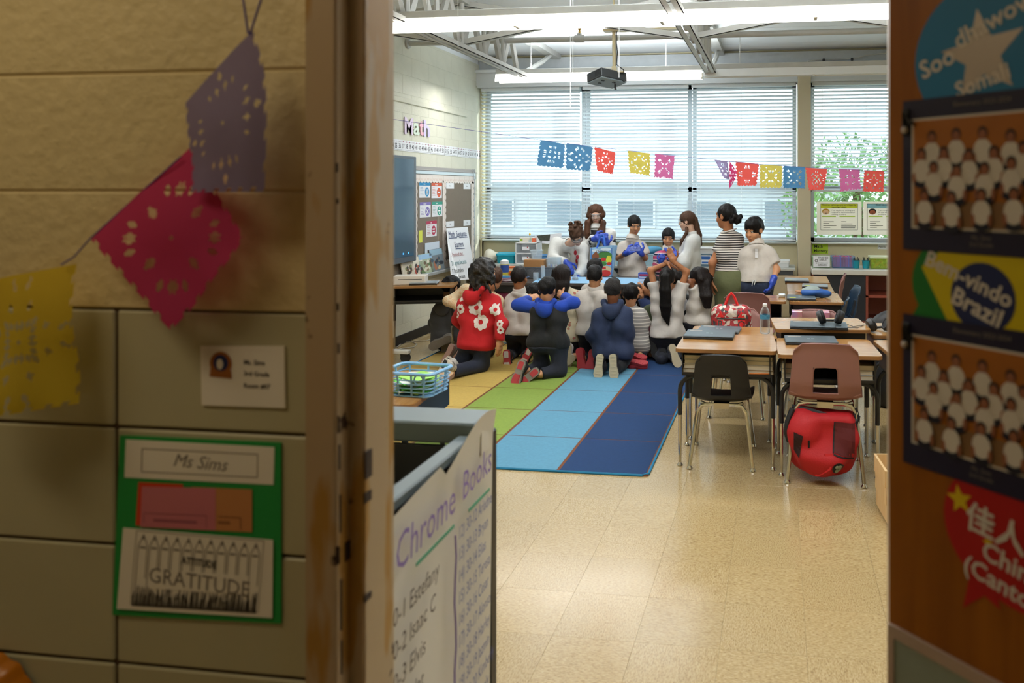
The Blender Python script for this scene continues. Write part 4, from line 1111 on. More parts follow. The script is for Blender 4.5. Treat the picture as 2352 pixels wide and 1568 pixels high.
for a in (('Soo', .083, 1.797, .036, .35), ('dhawow', .165, 1.842, .034, .36), ('Somali', .150, 1.765, .030, .25)): ob('lettering', MB().add(*txt_on(a[0], T3, *a[1:])), m_wt, st, True, smooth=0)
bz = thing('welcome_sticker', 'green and yellow round sticker with navy disc between the class photographs', 'sticker', tuple(TD(.16, 1.49, .002).translation))
gm = [(x, y) for x, y in disc_poly(.16, 1.495, .118, 40, .085)[0][:40]]
ob('bubble', MB().prism(gm, .0002, .0010, TD(0, 0, 0)).prism([(.035, 1.432), (.075, 1.445), (.06, 1.475)], .0002, .0009, TD(0, 0, 0)), mat('sticker_green', '#0e7a2a', .5), bz, True, smooth=0)
ob('rhombus', MB().add([(.058, 1.515, 0), (.11, 1.425, 0), (.26, 1.41, 0), (.215, 1.56, 0), (.10, 1.55, 0)], [(0, 1, 2, 3, 4)], TD(0, 0, .0014)), mat('sticker_yellow', '#d8c400', .5), bz, True, smooth=0)
ob('disc', MB().add([(x, y, 0) for x, y in disc_poly(.15, 1.482, .046, 28)[0]], disc_poly(0, 0, 1, 28)[1], TD(0, 0, .0018)), mat('sticker_navy', '#14265c', .5), bz, True, smooth=0)
tm = MB()
for a in (('Bem-vindo', .128, 1.505, .031, -.36), ('Brazil', .142, 1.468, .034, -.36)): ob('lettering', MB().add(*txt_on(a[0], TD(0, 0, .0022), *a[1:])), m_wt, bz, True, smooth=0)
ch = thing('welcome_sticker', 'red round speech bubble sticker with yellow stars under the lower class photograph', 'sticker', tuple(TD(.20, 1.17, .002).translation))
ob('bubble', MB().prism([(x, y) for x, y in disc_poly(.205, 1.185, .112, 40, .092)[0][:40]], .0002, .0012, TD(0, 0, 0)).prism([(.135, 1.10), (.175, 1.085), (.165, 1.115), (.13, 1.13)], .0002, .0011, TD(0, 0, 0)).prism([(.122, 1.065), (.16, 1.10), (.135, 1.13)], .0002, .0010, TD(0, 0, 0)), mat('sticker_red', '#b3090f', .5), ch, True, smooth=0)
for sx_, sy_, sr_ in ((.117, 1.208, .020), (.158, 1.165, .008)): ob('star', MB().add(*star(sx_, sy_, sr_, a0=PI / 2 + .2), TD(0, 0, .0016)), mat('sticker_star', '#e0c310', .5), ch, True, smooth=0)
tm = MB()
for a in (('\u4f73\u4eba', .168, 1.185, .042, -.12), ('Chinese', .205, 1.145, .034, -.16), ('(Cantonese)', .205, 1.113, .033, -.16)): ob('lettering', MB().add(*txt_on(a[0], TD(0, 0, .0022), *a[1:])), m_wt, ch, True, smooth=0)
# ================================================================== LEFT WALL
FLW = lambda y, z, d=.0: frame((XL + d, y, z), (0, 1, 0), (0, 0, 1))      # local x to the window side, y up, z out of the wall
def wp(u, v): 
    p = PX(u, v, XL); return p.y, p.z
def wrect(u0, v0, u1, v1):
    a, b = wp(u0, v0), wp(u1, v1); c, d = wp(u0, v1), wp(u1, v0)
    return a[0], b[0], (c[1] + b[1]) / 2, (a[1] + d[1]) / 2      # y0 y1 z0 z1
def wbox(y0, y1, z0, z1, d0, d1, mb=None, ch=0): return (mb or MB()).box((XL + d0, y0, z0), (XL + d1, y1, z1), ch=ch)
def wtext(s, y, z, h, d, bold=0.0, align='CENTER', mb=None, sx=1.0, shear=0.0, rot=0.0):
    vs, fs = text_mesh(s, 1, 0, shear, align, bold); k = h / .72
    return (mb or MB()).add([(a * k * sx, b * k, 0) for a, b, c in vs], fs, FLW(y, z, d) @ Matrix.Rotation(rot, 4, 'Z'))
struct('trim_10', wbox(7.0, 9.27, 2.545, 2.60, 0, .02, ch=.006), m_cream)
nl = thing('number_line', 'white number line strip with numerals 36 to 67 along the cream block wall', 'poster', (XL, 8.6, 2.1))
bounds = [wp(u, 340)[0] for u in (913, 951, 985, 1017, 1047, 1075, 1103)]
bounds = [7.42 + .388 * i for i in range(0, 7)]
nb = len(bounds)
for i in range(-1, nb - 1):
    y0 = 7.515 + .372 * i; y1 = y0 + .369
    s = ob('card', wbox(y0, y1, 2.035, 2.15, .001, .003), mat('white_card', '#eef0f5', .6), nl, True, smooth=0)
    lm = MB(); dm = MB()
    for k in range(5):
        n_ = 36 + i * 5 + k; yy = y0 + .037 + k * .073
        wtext(str(n_), yy, 2.083, .05, .0036, bold=.015, mb=lm, sx=.72)
        dm.add(*[[(a, b, 0) for a, b in disc_poly(0, 0, .008, 8)[0]], disc_poly(0, 0, 1, 8)[1]], FLW(yy, 2.132, .0036))
    wbox(y0, y1, 2.131, 2.1325, .0031, .0034, lm); wbox(y0, y0 + .003, 2.035, 2.15, .0031, .0034, lm); wbox(y0, y1, 2.045, 2.047, .0031, .0034, lm)
    ob('numerals', lm, mat('numeral_ink', '#3a3d48', .7), s, True, smooth=0)
    ob('counting_dot', dm, mat('dot_rose', '#9a4a62', .7), s, True, smooth=0)
for ltr, u0, u1, v0, v1, col in (('M', 927, 946, 270, 309, '#e4d4ee'), ('a', 947, 961, 283, 310, '#dcecdf'), ('t', 961, 970, 278, 311, '#eeb6ca'), ('h', 971, 984, 276, 314, '#d3cbf0')):
    y0, y1, z0, z1 = wrect(u0, v0, u1, v1)
    vs, fs = text_mesh(ltr, 1, .012, bold=.02); xs = [p[0] for p in vs]; ys = [p[1] for p in vs]
    V = [((p[0] - min(xs)) / (max(xs) - min(xs)) * (y1 - y0), (p[1] - min(ys)) / (max(ys) - min(ys)) * (z1 - z0), p[2] * .3) for p in vs]
    tag(ob('paper_letter', MB().add(V, fs, FLW(y0, z0, .012)), mat('letter_' + ltr, col, .7), smooth=0), {'M': 'large lilac cut-out capital letter M on the cream wall', 'a': 'mint cut-out small letter a after the lilac capital', 't': 'rose pink cut-out letter t on the cream wall', 'h': 'lavender cut-out small letter h ending the word'}[ltr], 'letter')
bb = thing('bulletin_board', 'grey-brown bulletin board with white scalloped borders beside the display', 'board', (XL, 8.45, 1.25))
BY0, BY1, BZ0, BZ1 = 7.2, 9.475, .70, 1.80
ob('backing', wbox(BY0, BY1, BZ0, BZ1, .004, .018), mat('taupe_board_paper', '#7b7063', .85, noise=.03), bb, True)
ob('frame', wbox(BY0, BY1 + .02, BZ1, BZ1 + .05, .0, .03, ch=.004).box((XL, BY1, BZ0), (XL + .03, BY1 + .02, BZ1)), m_alu, bb, True)
ob('chalk_ledge', wbox(BY0, 9.3, .66, .70, 0, .09, ch=.006), m_alu, bb, True)
ob('map_rail', wbox(7.3, BY1 + .05, 1.845, 1.885, .0, .02, ch=.003).tube([(XL + .03, 7.4, 1.845), (XL + .03, BY1 + .08, 1.845)], .008, 6), mat('grey_map_rail', '#a09a96', .4), bb, True)
for yy in (9.40, 9.46): ob('map_hook', MB().tube([(XL + .03, yy, 1.89), (XL + .045, yy, 1.84), (XL + .05, yy + .01, 1.77), (XL + .035, yy + .01, 1.75)], .005, 5), m_alu, bb, True)
m_scal = mat('scallop_card', '#ece4de', .75); m_rose = mat('scallop_line', '#cfa596', .8)
def scallops(a, b, axis, fixed, flip):
    mb = MB(); n_ = int(abs(b - a) / .075); L_ = (b - a) / n_
    for i in range(n_):
        c_ = a + (i + .5) * L_
        T = (FLW(fixed, c_, .020 + .0012 * (i % 2)) @ Matrix.Rotation(PI / 2 * (1 if flip else -1), 4, 'Z')) if axis == 'z' else (FLW(c_, fixed, .020 + .0012 * (i % 2)) @ Matrix.Rotation(0 if not flip else PI, 4, 'Z'))
        r_ = .048
        P = [(-r_, .07)] + [(r_ * math.cos(PI + PI * k / 8), r_ * math.sin(PI + PI * k / 8)) for k in range(9)] + [(r_, .07)]
        mb.cur = 0; mb.prism(P[1:-1] + [(r_, .045), (-r_, .045)], 0, .002, T)
        mb.cur = 1
        for q in (.026, .014):
            ring = [(q * math.cos(PI + PI * k / 6), q * math.sin(PI + PI * k / 6) + .004) for k in range(7)]
            mb.add([(x, y, .0023) for x, y in ring] + [(x * .86, (y - .004) * .86 + .004, .0023) for x, y in ring], [(k, k + 1, 8 + k, 7 + k) for k in range(6)], T)
    return ob('scalloped_border', mb, [m_scal, m_rose], bb, True, smooth=0, kind='stuff')
scallops(7.3, BY1, 'y', 1.75, False)
for yy in (7.86, 8.585, 9.43): scallops(.74, 1.72, 'z', yy, True)
scallops(8.35, 9.25, 'y', .745, True)
def math_poster(label, u0, v0, u1, v1, col, sym, title):
    y0, y1, z0, z1 = wrect(u0, v0, u1, v1); w, h = y1 - y0, z1 - z0
    t = thing('math_poster', label, 'poster', (XL, (y0 + y1) / 2, (z0 + z1) / 2), 0)
    ob('sheet', wbox(y0, y1, z0, z1, .0195, .0215), mat('poster_white', '#e9eaf0', .6), t, True, smooth=0)
    mm = mat('poster_' + title, col, .6)
    hb = wbox(y0, y1, z1 - h * .2, z1, .0215, .022)
    hb.add([(x, y, 0) for x, y in disc_poly(0, 0, w * .2, 20, h * .31)[0]], disc_poly(0, 0, 1, 20)[1], FLW(y0 + w * .70, z0 + h * .38, .0222))
    ob('band', hb, mm, t, True, smooth=0)
    tx = wtext(title, y0 + w * .46, z1 - h * .11, h * .09, .0226, bold=.03, sx=.62)
    ob('title', tx, m_white, t, True, smooth=0)
    sy = MB(); cy, cz = y0 + w * .70, z0 + h * .38; q = w * .11; e_ = w * .03
    if sym in '+': wbox(cy - q, cy + q, cz - e_, cz + e_, .0224, .0228, sy); wbox(cy - e_, cy + e_, cz - q * 1.2, cz + q * 1.2, .0224, .0228, sy)
    if sym in '-/': wbox(cy - q, cy + q, cz - e_, cz + e_, .0224, .0228, sy)
    if sym == '/':
        for s_ in (-1, 1): wbox(cy - e_, cy + e_, cz + s_ * q - e_, cz + s_ * q + e_, .0224, .0228, sy)
    if sym == '=':
        for s_ in (-1, 1): wbox(cy - q, cy + q, cz + s_ * e_ * 1.8 - e_, cz + s_ * e_ * 1.8 + e_, .0224, .0228, sy)
    if sym == 'x':
        for s_ in (-1, 1): sy.add([(-q * 1.2, -e_, 0), (q * 1.2, -e_, 0), (q * 1.2, e_, 0), (-q * 1.2, e_, 0)], [(0, 1, 2, 3)], FLW(cy, cz, .0226) @ Matrix.Rotation(s_ * PI / 4, 4, 'Z'))
    ob('symbol', sy, m_white, t, True, smooth=0)
    li = MB()
    for k in range(6): wbox(y0 + w * .08, y0 + w * (.30 + .05 * (k % 3)), z1 - h * (.32 + .1 * k), z1 - h * (.30 + .1 * k), .0216, .0219, li)
    ob('print_lines', li, mm, t, True, smooth=0, kind='stuff')
math_poster('blue addition poster with plus sign on the bulletin board', 959, 419, 984, 454, '#1b86bd', '+', 'addition')
math_poster('orange subtraction poster with minus sign on the bulletin board', 987, 420, 1011, 455, '#cf5a35', '-', 'subtraction')
math_poster('violet multiplication poster on the bulletin board', 960, 464, 985, 499, '#7a6bb5', 'x', 'multiplication')
math_poster('green division poster on the bulletin board', 988, 463, 1012, 497, '#2f9480', '/', 'division')
math_poster('crimson equals poster on the bulletin board above the books', 975, 507, 999, 543, '#b0264c', '=', 'equals')
m_cardw = mat('white_card', '#eef0f5', .6)
def wcard(nm, label, cat, u0, v0, u1, v1, m, txt=None, d=.0195):
    y0, y1, z0, z1 = wrect(u0, v0, u1, v1); t = thing(nm, label, cat, (XL, (y0 + y1) / 2, z0))
    ob('sheet', wbox(y0, y1, z0, z1, d, d + .002), m, t, True, smooth=0)
    if txt: ob('lettering', wtext(txt, (y0 + y1) / 2, (z0 + z1) / 2, (z1 - z0) * .2, d + .0024, bold=.02, sx=.8), m_ink, t, True, smooth=0)
    return t
wcard('word_card', 'white word card at the upper board corner next to the scalloped middle border', 'card', 1021, 420, 1039, 433, m_cardw, 'Draw It')
wcard('word_card', 'white word card at the upper board corner near the windows', 'card', 1061, 421, 1077, 434, m_cardw, 'Draw It')
wcard('word_card', 'white word card just above the top edge of the handwritten chart', 'card', 1021, 508, 1039, 521, m_cardw, 'Write')
wcard('word_card', 'white word card above the handwritten chart on its window side', 'card', 1061, 505, 1077, 518, m_cardw, 'Solve')
wcard('number_strip', 'narrow white vertical strip on the board next to the display', 'card', 934, 437, 940, 533, m_cardw)
wcard('sticky_note', 'curling yellow paper slip pinned to the bulletin board', 'note', 958, 529, 966, 557, mat('note_yellow', '#dfe35a', .7))
wcard('chart_card', 'white blue-edged chart card standing behind the dark book', 'card', 970, 556, 1003, 602, mat('card_pale_blue', '#d5e2f2', .6), None, .03)
by0, by1, bz0, bz1 = wrect(934, 540, 948, 575)
bl = thing('balloon_cutout', 'white paper hot air balloon cut-out with printed lines', 'decoration', (XL, by0, bz0))
ob('balloon', MB().prism([(0, .0)] + [(.09 * math.cos(a), .19 + .07 * math.sin(a)) for a in [PI * .08 * k - .15 for k in range(16)]], 0, .002, FLW((by0 + by1) / 2 - .02, bz0, .02)), m_cardw, bl, True, smooth=0)
ob('basket', wbox((by0 + by1) / 2 - .035, (by0 + by1) / 2 - .005, bz0 - .05, bz0 - .01, .02, .022), mat('basket_green', '#6e7f3c', .8), bl, True, smooth=0)
lx = MB()
for k in range(9): wbox((by0 + by1) / 2 - .07, (by0 + by1) / 2 + .03, bz0 + .07 + k * .017, bz0 + .077 + k * .017, .0222, .0225, lx)
ob('print_lines', lx, mat('balloon_print', '#9a3f86', .8), bl, True, smooth=0, kind='stuff')
# handwritten chart sheet
hc = thing('handwritten_chart', 'white handwritten chart paper with sentence starters hanging by the window corner', 'chart', (XL + .1, 9.0, .7))
P = [PX(1025, 524, XL + .06), PX(1074, 521, XL + .06), PX(1092, 640, XL + .20), PX(1037, 645, XL + .20)]
hcm = MB(); hcm.add([tuple(p) for p in P] + [tuple(p + Vector((-.002, 0, 0))) for p in P], [(0, 3, 2, 1), (4, 5, 6, 7), (0, 1, 5, 4), (1, 2, 6, 5), (2, 3, 7, 6), (3, 0, 4, 7)])
ob('sheet', hcm, m_cardw, hc, True, smooth=0)
def on_chart(mb, s, a, b, h, bold=.0, al='LEFT'):
    o = P[0].lerp(P[1], a).lerp(P[3].lerp(P[2], a), b); T = frame(o + Vector((.003, 0, 0)), P[1] - P[0], P[0] - P[3])
    vs, fs = text_mesh(s, 1, 0, .1, al, bold); k = h / .72
    mb.add([(x * k * .8, y * k, 0) for x, y, z in vs], fs, T); return mb
t1 = MB(); on_chart(t1, 'Math  Sentence', .06, .13, .075); on_chart(t1, 'Starters', .28, .33, .07)
for a, b, l in ((.06, .2, .36), (.52, .2, .4), (.3, .41, .42)):
    o = P[0].lerp(P[1], a).lerp(P[3].lerp(P[2], a), b); e = P[0].lerp(P[1], a + l).lerp(P[3].lerp(P[2], a + l), b); u_ = Vector((.003, 0, 0)); dz = Vector((0, 0, .008))
    t1.add([o + u_, e + u_, e + u_ + dz, o + u_ + dz], [(0, 1, 2, 3)])
ob('title', t1, mat('marker_blue', '#3c4a74', .8), hc, True, smooth=0)
ob('handwriting', on_chart(MB(), '1 I noticed that...', .06, .52, .05), mat('marker_red', '#9c4a4a', .8), hc, True, smooth=0)
ob('handwriting', on_chart(MB(), '2 I agree because', .06, .68, .055), mat('marker_teal', '#2f6f74', .8), hc, True, smooth=0)
ob('handwriting', on_chart(on_chart(MB(), '3 This makes', .05, .83, .055), 'because', .3, .94, .05), m_ink, hc, True, smooth=0)
# books standing on the ledge
def book_on_ledge(label, px, cols, seed, spine):
    y0, y1, z0, z1 = wrect(*px); t = thing('picture_book', label, 'book', (XL + .06, (y0 + y1) / 2, .70), 0, 'picture books on the board ledge')
    h = max(.2, z1 - .70); w = y1 - y0
    T = Matrix.Translation((XL + .085, y0, .702)) @ Matrix.Rotation(-.16, 4, 'Y')
    ob('cover', MB().box((-.012, 0, 0), (0, w, h), T), mat('cover_%d' % seed, cols[0], .4), t, True)
    ob('spine', MB().box((-.013, -.003, 0), (.001, .004, h), T), mat('spine_%d' % seed, spine, .4), t, True)
    pm = MB(); q = random.Random(seed); ms = [mat('cp_%s' % c_[1:], c_, .5) for c_ in cols[1:]]
    pm.cur = 0; pm.box((.0002, w * .02, h * .72), (.0006, w * .98, h * .98), T)
    for k in range(16):
        pm.cur = 1 + k % (len(ms) - 1); a, b = q.uniform(.12, .85), q.uniform(.12, .58)
        pm.add([(.0008 + .00002 * k, w * a + x, h * b + y) for x, y in disc_poly(0, 0, w * .10, 8, h * .09)[0]], disc_poly(0, 0, 1, 8)[1], T)
    ob('cover_art', pm, ms, t, True, smooth=0)
    tm = MB(); tx = (('Family Tales'), 'Small Steps', 'River Days', 'We Build')[seed % 4]
    return t
book_on_ledge('tan picture book with dark figures, nearest the display on the ledge', (910, 597, 935, 637), ('#cfc4b0', '#d8d2c4', '#4b3a26', '#6b4a2c', '#7d8752', '#2f2620'), 0, '#e0dccf')
book_on_ledge('cream picture book with a row of small figures on the ledge', (936, 589, 958, 633), ('#dcd5c2', '#e6e1d2', '#2a2624', '#a5452f', '#463a36'), 1, '#e6e0d0')
book_on_ledge('blue-sky picture book with a brown animal between cream and dark books', (950, 582, 981, 630), ('#a9b79a', '#9cc3e4', '#6d5a44', '#8d7a5c', '#5f7a4a', '#ded8c6'), 2, '#8fa9bb')
book_on_ledge('dark blue-grey picture book with several figures, farthest on the ledge', (976, 571, 1006, 625), ('#6d7880', '#8fb0c4', '#a3684a', '#2c3440', '#c9b184', '#3e5161'), 3, '#3a2326')

# ================================================================== WINDOW WALL THINGS
def far_sign(name, label, px, Y, m, txts, cat='sign'):
    t = thing(name, label, cat, tuple(PY((px[0][0] + px[1][0]) / 2, (px[0][1] + px[2][1]) / 2, Y)))
    ob('sheet', quad_mb(px, Y, .002), m, t, True, smooth=0)
    for nm, m2, L_ in txts:
        mb = MB()
        for s, u, v, h in L_: text_at(s, u, v, Y - .002, h, .0, bold=.01, mb=mb)
        ob(nm, mb, m2, t, True, smooth=0)
    return t
m_lime = mat('lime_card', '#b5d82e', .6)
far_sign('wall_sign', 'lime green handwritten sign below the taped posters', ((1866, 559), (1902, 560), (1902, 583), (1865, 582)), 9.795, m_lime, [('handwriting', m_ink, [('Math', 1880, 566, 7), ('Mastery', 1885, 576, 7)])])
far_sign('wall_sign', 'small white sign by the door edge above the lime toy bin', ((2016, 561), (2050, 562), (2050, 573), (2016, 572)), 9.795, m_cardw, [('lettering', m_ink, [('Pencils', 2026, 567, 4)])])
TIS['poster'] = tissue('thin_poster_paper', '#f4efe6', .4)
def guide_poster(label, x0, bandcol, title, l1):
    t = thing('math_guide_poster', label, 'poster', tuple(PY(x0 + 50, 500, 9.69)))
    Y = 9.89
    ob('sheet', quad_mb(((x0, 463), (x0 + 103, 463), (x0 + 103, 539), (x0, 539)), Y, .002), TIS['poster'], t, True, smooth=0)
    ob('band', quad_mb(((x0 + 9, 468), (x0 + 94, 468), (x0 + 94, 478), (x0 + 9, 478)), Y - .003, .0005), mat('band_' + bandcol[1:], bandcol, .6), t, True, smooth=0)
    mb = MB()
    for i, s in enumerate(title): text_at(s, x0 + 51, 470.7 + 4.6 * i, Y - .005, 3.4, bold=.02, mb=mb, sx=.9)
    for i, s in enumerate(l1): text_at(s, x0 + 34, 483 + 4.6 * i, Y - .005, 3.2, shear=.2, align='LEFT', mb=mb)
    line_px([(x0 + 9, 468), (x0 + 94, 468), (x0 + 94, 528), (x0 + 9, 528), (x0 + 9, 468)], Y - .005, .7, mb)
    for a, b, w in ((15, 509, 24), (15, 513, 14), (15, 518, 30), (15, 522, 16), (56, 509, 12), (56, 514, 26), (56, 519, 34), (56, 523, 32)): line_px([(x0 + a, b), (x0 + a + w, b)], Y - .005, 1.3, mb)
    ob('lettering', mb, m_ink, t, True, smooth=0)
    gm = MB(); line_px([(x0 + 12, 497), (x0 + 44, 497)], Y - .005, 2, gm); line_px([(x0 + 52, 497), (x0 + 88, 497)], Y - .005, 2, gm)
    ob('print_lines', gm, m_lime, t, True, smooth=0, kind='stuff')
    c = PY(x0 + 21, 487, Y - .006); k = 9.3 / FX
    fm = MB(); T = frame(c, (1, 0, 0), (0, 0, 1)); fm.cur = 0; fm.add([(x, y, 0) for x, y in disc_poly(0, 1.5 * k, 9 * k, 14, 7 * k)[0]], disc_poly(0, 0, 1, 14)[1], T)
    fm.cur = 1; fm.add([(x, y, .0006) for x, y in disc_poly(0, -.5 * k, 7.2 * k, 14, 5.5 * k)[0]], disc_poly(0, 0, 1, 14)[1], T)
    fm.cur = 2; fm.add([(-3 * k, -2 * k, .001), (3 * k, -2 * k, .001), (0, -3.6 * k, .001)], [(0, 2, 1)], T)
    ob('child_face', fm, [mat('cartoon_hair_' + bandcol[1:], '#c99a2a' if title[0][0] == 'C' else '#1c1512', .7), mat('cartoon_skin_' + bandcol[1:], '#f2c8a0' if title[0][0] == 'C' else '#a0532e', .7), m_ink], t, True, smooth=0)
guide_poster('poster with lime title band taped on the glass next to the pillar', 1876, '#d4dc28', ('Construct viable arguments and critique the', 'reasoning of others.'), ('I can explain my thinking and', 'respond to the mathematical', 'thinking of others.'))
guide_poster('poster with pale blue title band taped on the glass by the door edge', 1983, '#8fc6d4', ('Model with mathematics.', ''), ('I can recognize math in everyday', 'life and use what I know to solve', 'problems.'))

CZ = .686
def base(u, Y, Z): p = PY(u, 600, Y); return Vector((p.x, Y, Z))
m_clear = bpy.data.materials.new('clear_plastic'); m_clear.use_nodes = True
_nt = m_clear.node_tree; _N = _nt.nodes; _b = _N['Principled BSDF']; _b.inputs['Roughness'].default_value = .08; _b.inputs['Base Color'].default_value = (.85, .9, .95, 1)
_t = _N.new('ShaderNodeBsdfTransparent'); _t.inputs[0].default_value = (.92, .96, .98, 1); _m = _N.new('ShaderNodeMixShader'); _m.inputs[0].default_value = .22
_nt.links.new(_t.outputs[0], _m.inputs[1]); _nt.links.new(_b.outputs[0], _m.inputs[2]); _nt.links.new(_m.outputs[0], _N['Material Output'].inputs[0])
def tray(w, d, h, th=.006, flare=.92, z0=0.0):
    mb = MB(); n = 6
    R0, R1 = rrect(w * flare, d * flare, .02, 3), rrect(w, d, .025, 3); I0, I1 = rrect(w * flare - 2 * th, d * flare - 2 * th, .016, 3), rrect(w - 2 * th, d - 2 * th, .02, 3)
    m_ = len(R0)
    v = [(x, y, z0) for x, y in R0] + [(x, y, z0 + h) for x, y in R1] + [(x, y, z0 + h) for x, y in I1] + [(x, y, z0 + th) for x, y in I0]
    f = []
    for a in range(3): f += [(a * m_ + i, a * m_ + (i + 1) % m_, (a + 1) * m_ + (i + 1) % m_, (a + 1) * m_ + i) for i in range(m_)]
    f += [tuple(range(m_ - 1, -1, -1)), tuple(range(3 * m_, 4 * m_))]
    return mb.add(v, f)
def lid_mb(w, d, z, h=.02): return MB().prism(rrect(w + .012, d + .012, .028, 3), z, z + h)
def bin_(name, label, u, Y, Z, w, d, h, m, cat='bin', lid=None, rotz=0.0, flare=.9, content=None):
    p = base(u, Y, Z); t = thing(name, label, cat, tuple(p), rotz)
    ob('tub', tray(w, d, h, flare=flare), m, t); ob('rim', MB().tube([(x, y, h) for x, y in rrect(w, d, .025, 3)], .006, 5, closed=True), m, t)
    if lid: ob('lid', lid_mb(w, d, h + .004), lid, t)
    return t
m_teal = mat('teal_plastic', '#128a9c', .35); m_teal2 = mat('teal_lid', '#1fb0d0', .35)
b = thing('white_bag', 'white plastic bag slumped on the heater cabinet by the wall corner', 'bag', tuple(base(1132, 9.5, CZ)))
p = base(1132, 9.5, CZ + .06)
ob('bag', sdf([ell(p, (.11, .1, .06)), ell(p + Vector((.05, -.02, .03)), (.1, .08, .04)), ell(p + Vector((-.05, 0, .05)), (.06, .06, .05))], .012, .04, disp=wrinkle(.008, 30, 3)), mat('bag_white', '#e8e4d2', .4), b, True, smooth=180)
bin_('storage_bin', 'teal lidded bin beside the white drawer tower', 1165, 9.48, CZ, .24, .26, .10, m_teal, lid=m_teal2, rotz=.2)
# drawer tower
dp = base(1214, 9.45, CZ); dt = thing('drawer_tower', 'white framed tower of clear drawers below the blinds', 'drawer unit', tuple(dp), .08)
ob('frame', MB().box((-.14, -.12, 0), (-.128, .15, .27)).box((.128, -.12, 0), (.14, .15, .27)).box((-.14, -.12, .258), (.14, .15, .27)).box((-.14, -.12, 0), (.14, .15, .01)).box((-.14, -.12, .125), (.14, .15, .14)).box((-.14, .14, 0), (.14, .15, .27)), m_white, dt)
for k in range(2):
    dr = ob('drawer', MB().box((-.124, -.125, .014 + k * .127), (.124, .13, .118 + k * .127), ch=.006), m_clear, dt)
    ob('label_card', MB().box((-.05, -.128, .05 + k * .127), (.04, -.1255, .09 + k * .127)), m_cardw, dr); ob('button', MB().ball((.02, -.13, .085 + k * .127), .008, 8), mat('red_button', '#b0272a', .5), dr)
q = base(1212, 9.43, CZ + .27)
sb = thing('snack_box', 'small white and orange box on the clear drawer tower', 'box', tuple(q), .08)
ob('carton', MB().box((-.1, -.02, 0), (.1, .05, .055), ch=.002), mat('carton_white', '#ded8cc', .6), sb); ob('orange_end', MB().box((.06, -.0215, .001), (.101, .051, .054)), mat('carton_orange', '#d5603a', .6), sb); ob('green_mark', MB().box((-.09, -.0215, .015), (-.06, -.0195, .04)), mat('carton_green', '#8aa82e', .6), sb)
tu = thing('tulip_pot', 'tiny glass pot with a yellow tulip in front of the white and orange box', 'plant', tuple(base(1217, 9.385, CZ + .27)))
ob('pot', MB().lathe([(.016, 0), (.02, .03), (.017, .03), (.014, .004)], 12), m_clear, tu)
ob('stem', MB().tube([(0, 0, .005), (.004, 0, .06), (0, 0, .09)], .003, 5), mat('leaf_green', '#4c8a32', .6), tu)
ob('leaf', MB().grid(lambda a, b: (.012 + .03 * b - .006 * math.sin(PI * b), (a - .5) * .016 * math.sin(PI * min(1, b + .08)), .01 + .075 * b), 3, 6), mat('leaf_green', '#4c8a32', .6), tu, smooth=180)
ob('blossom', MB().lathe([(.003, .085), (.012, .092), (.013, .105), (.006, .118), (.001, .12)], 10), mat('tulip_yellow', '#e8b90a', .5), tu)
# picture leaning on the sill, clear blue bin
pp = thing('photo_poster', 'white poster with a dark group photograph leaning behind the drawer tower', 'poster', tuple(PY(1262, 555, 9.68)))
ob('sheet', quad_mb(((1228, 541), (1290, 535), (1288, 562), (1236, 558)), 9.63, .003), m_cardw, pp, True, smooth=0)
ob('print', quad_mb(((1232, 541), (1264, 538), (1262, 553), (1240, 552)), 9.626, .001), mat('photo_dark', '#3f443a', .6, noise=.4, nscale=60), pp, True, smooth=0)
bin_('storage_bin', 'clear blue bin behind the bending woman in the lab coat', 1250, 9.40, CZ, .24, .2, .11, mat('clear_blue_plastic', '#5f9ad0', .3, alpha=.75))
bin_('storage_bin', 'pale blue covered bin between the girl in white polo and the striped jacket', 1462, 9.45, CZ, .5, .3, .14, mat('pale_blue_plastic', '#a9cbd8', .4), lid=None, flare=.97)
bc = thing('blue_cloth', 'folded blue cloth lying on the pale blue bin', 'cloth', tuple(base(1485, 9.42, CZ + .15)))
p = base(1483, 9.42, CZ + .175); ob('cloth', sdf([ell(p, (.2, .1, .05)), ell(p + Vector((.12, 0, .02)), (.1, .08, .05))], .012, .03, disp=wrinkle(.008, 28, 5)), mat('cloth_blue', '#4f93b8', .8), bc, True, smooth=180)
gb = bin_('storage_bin', 'grey-blue bin with a white label beside the ponytailed woman', 1620, 9.42, CZ, .24, .24, .15, mat('grey_blue_plastic', '#6d8ba0', .4))
ob('label', MB().box((-.06, -.124, .03), (.08, -.121, .14)), m_cardw, gb); ob('print', MB().box((-.05, -.1255, .085), (.07, -.1235, .125)).box((-.03, -.1255, .04), (.05, -.1235, .06)), mat('label_blue', '#2d62a8', .6), gb)
bin_('storage_bin', 'white tray of papers stacked on the grey-blue bin', 1622, 9.42, CZ + .152, .25, .24, .07, m_white)
bin_('storage_bin', 'flat white lidded box on the heater cabinet end near the pillar', 1797, 9.45, CZ, .17, .22, .055, m_white, lid=m_white)
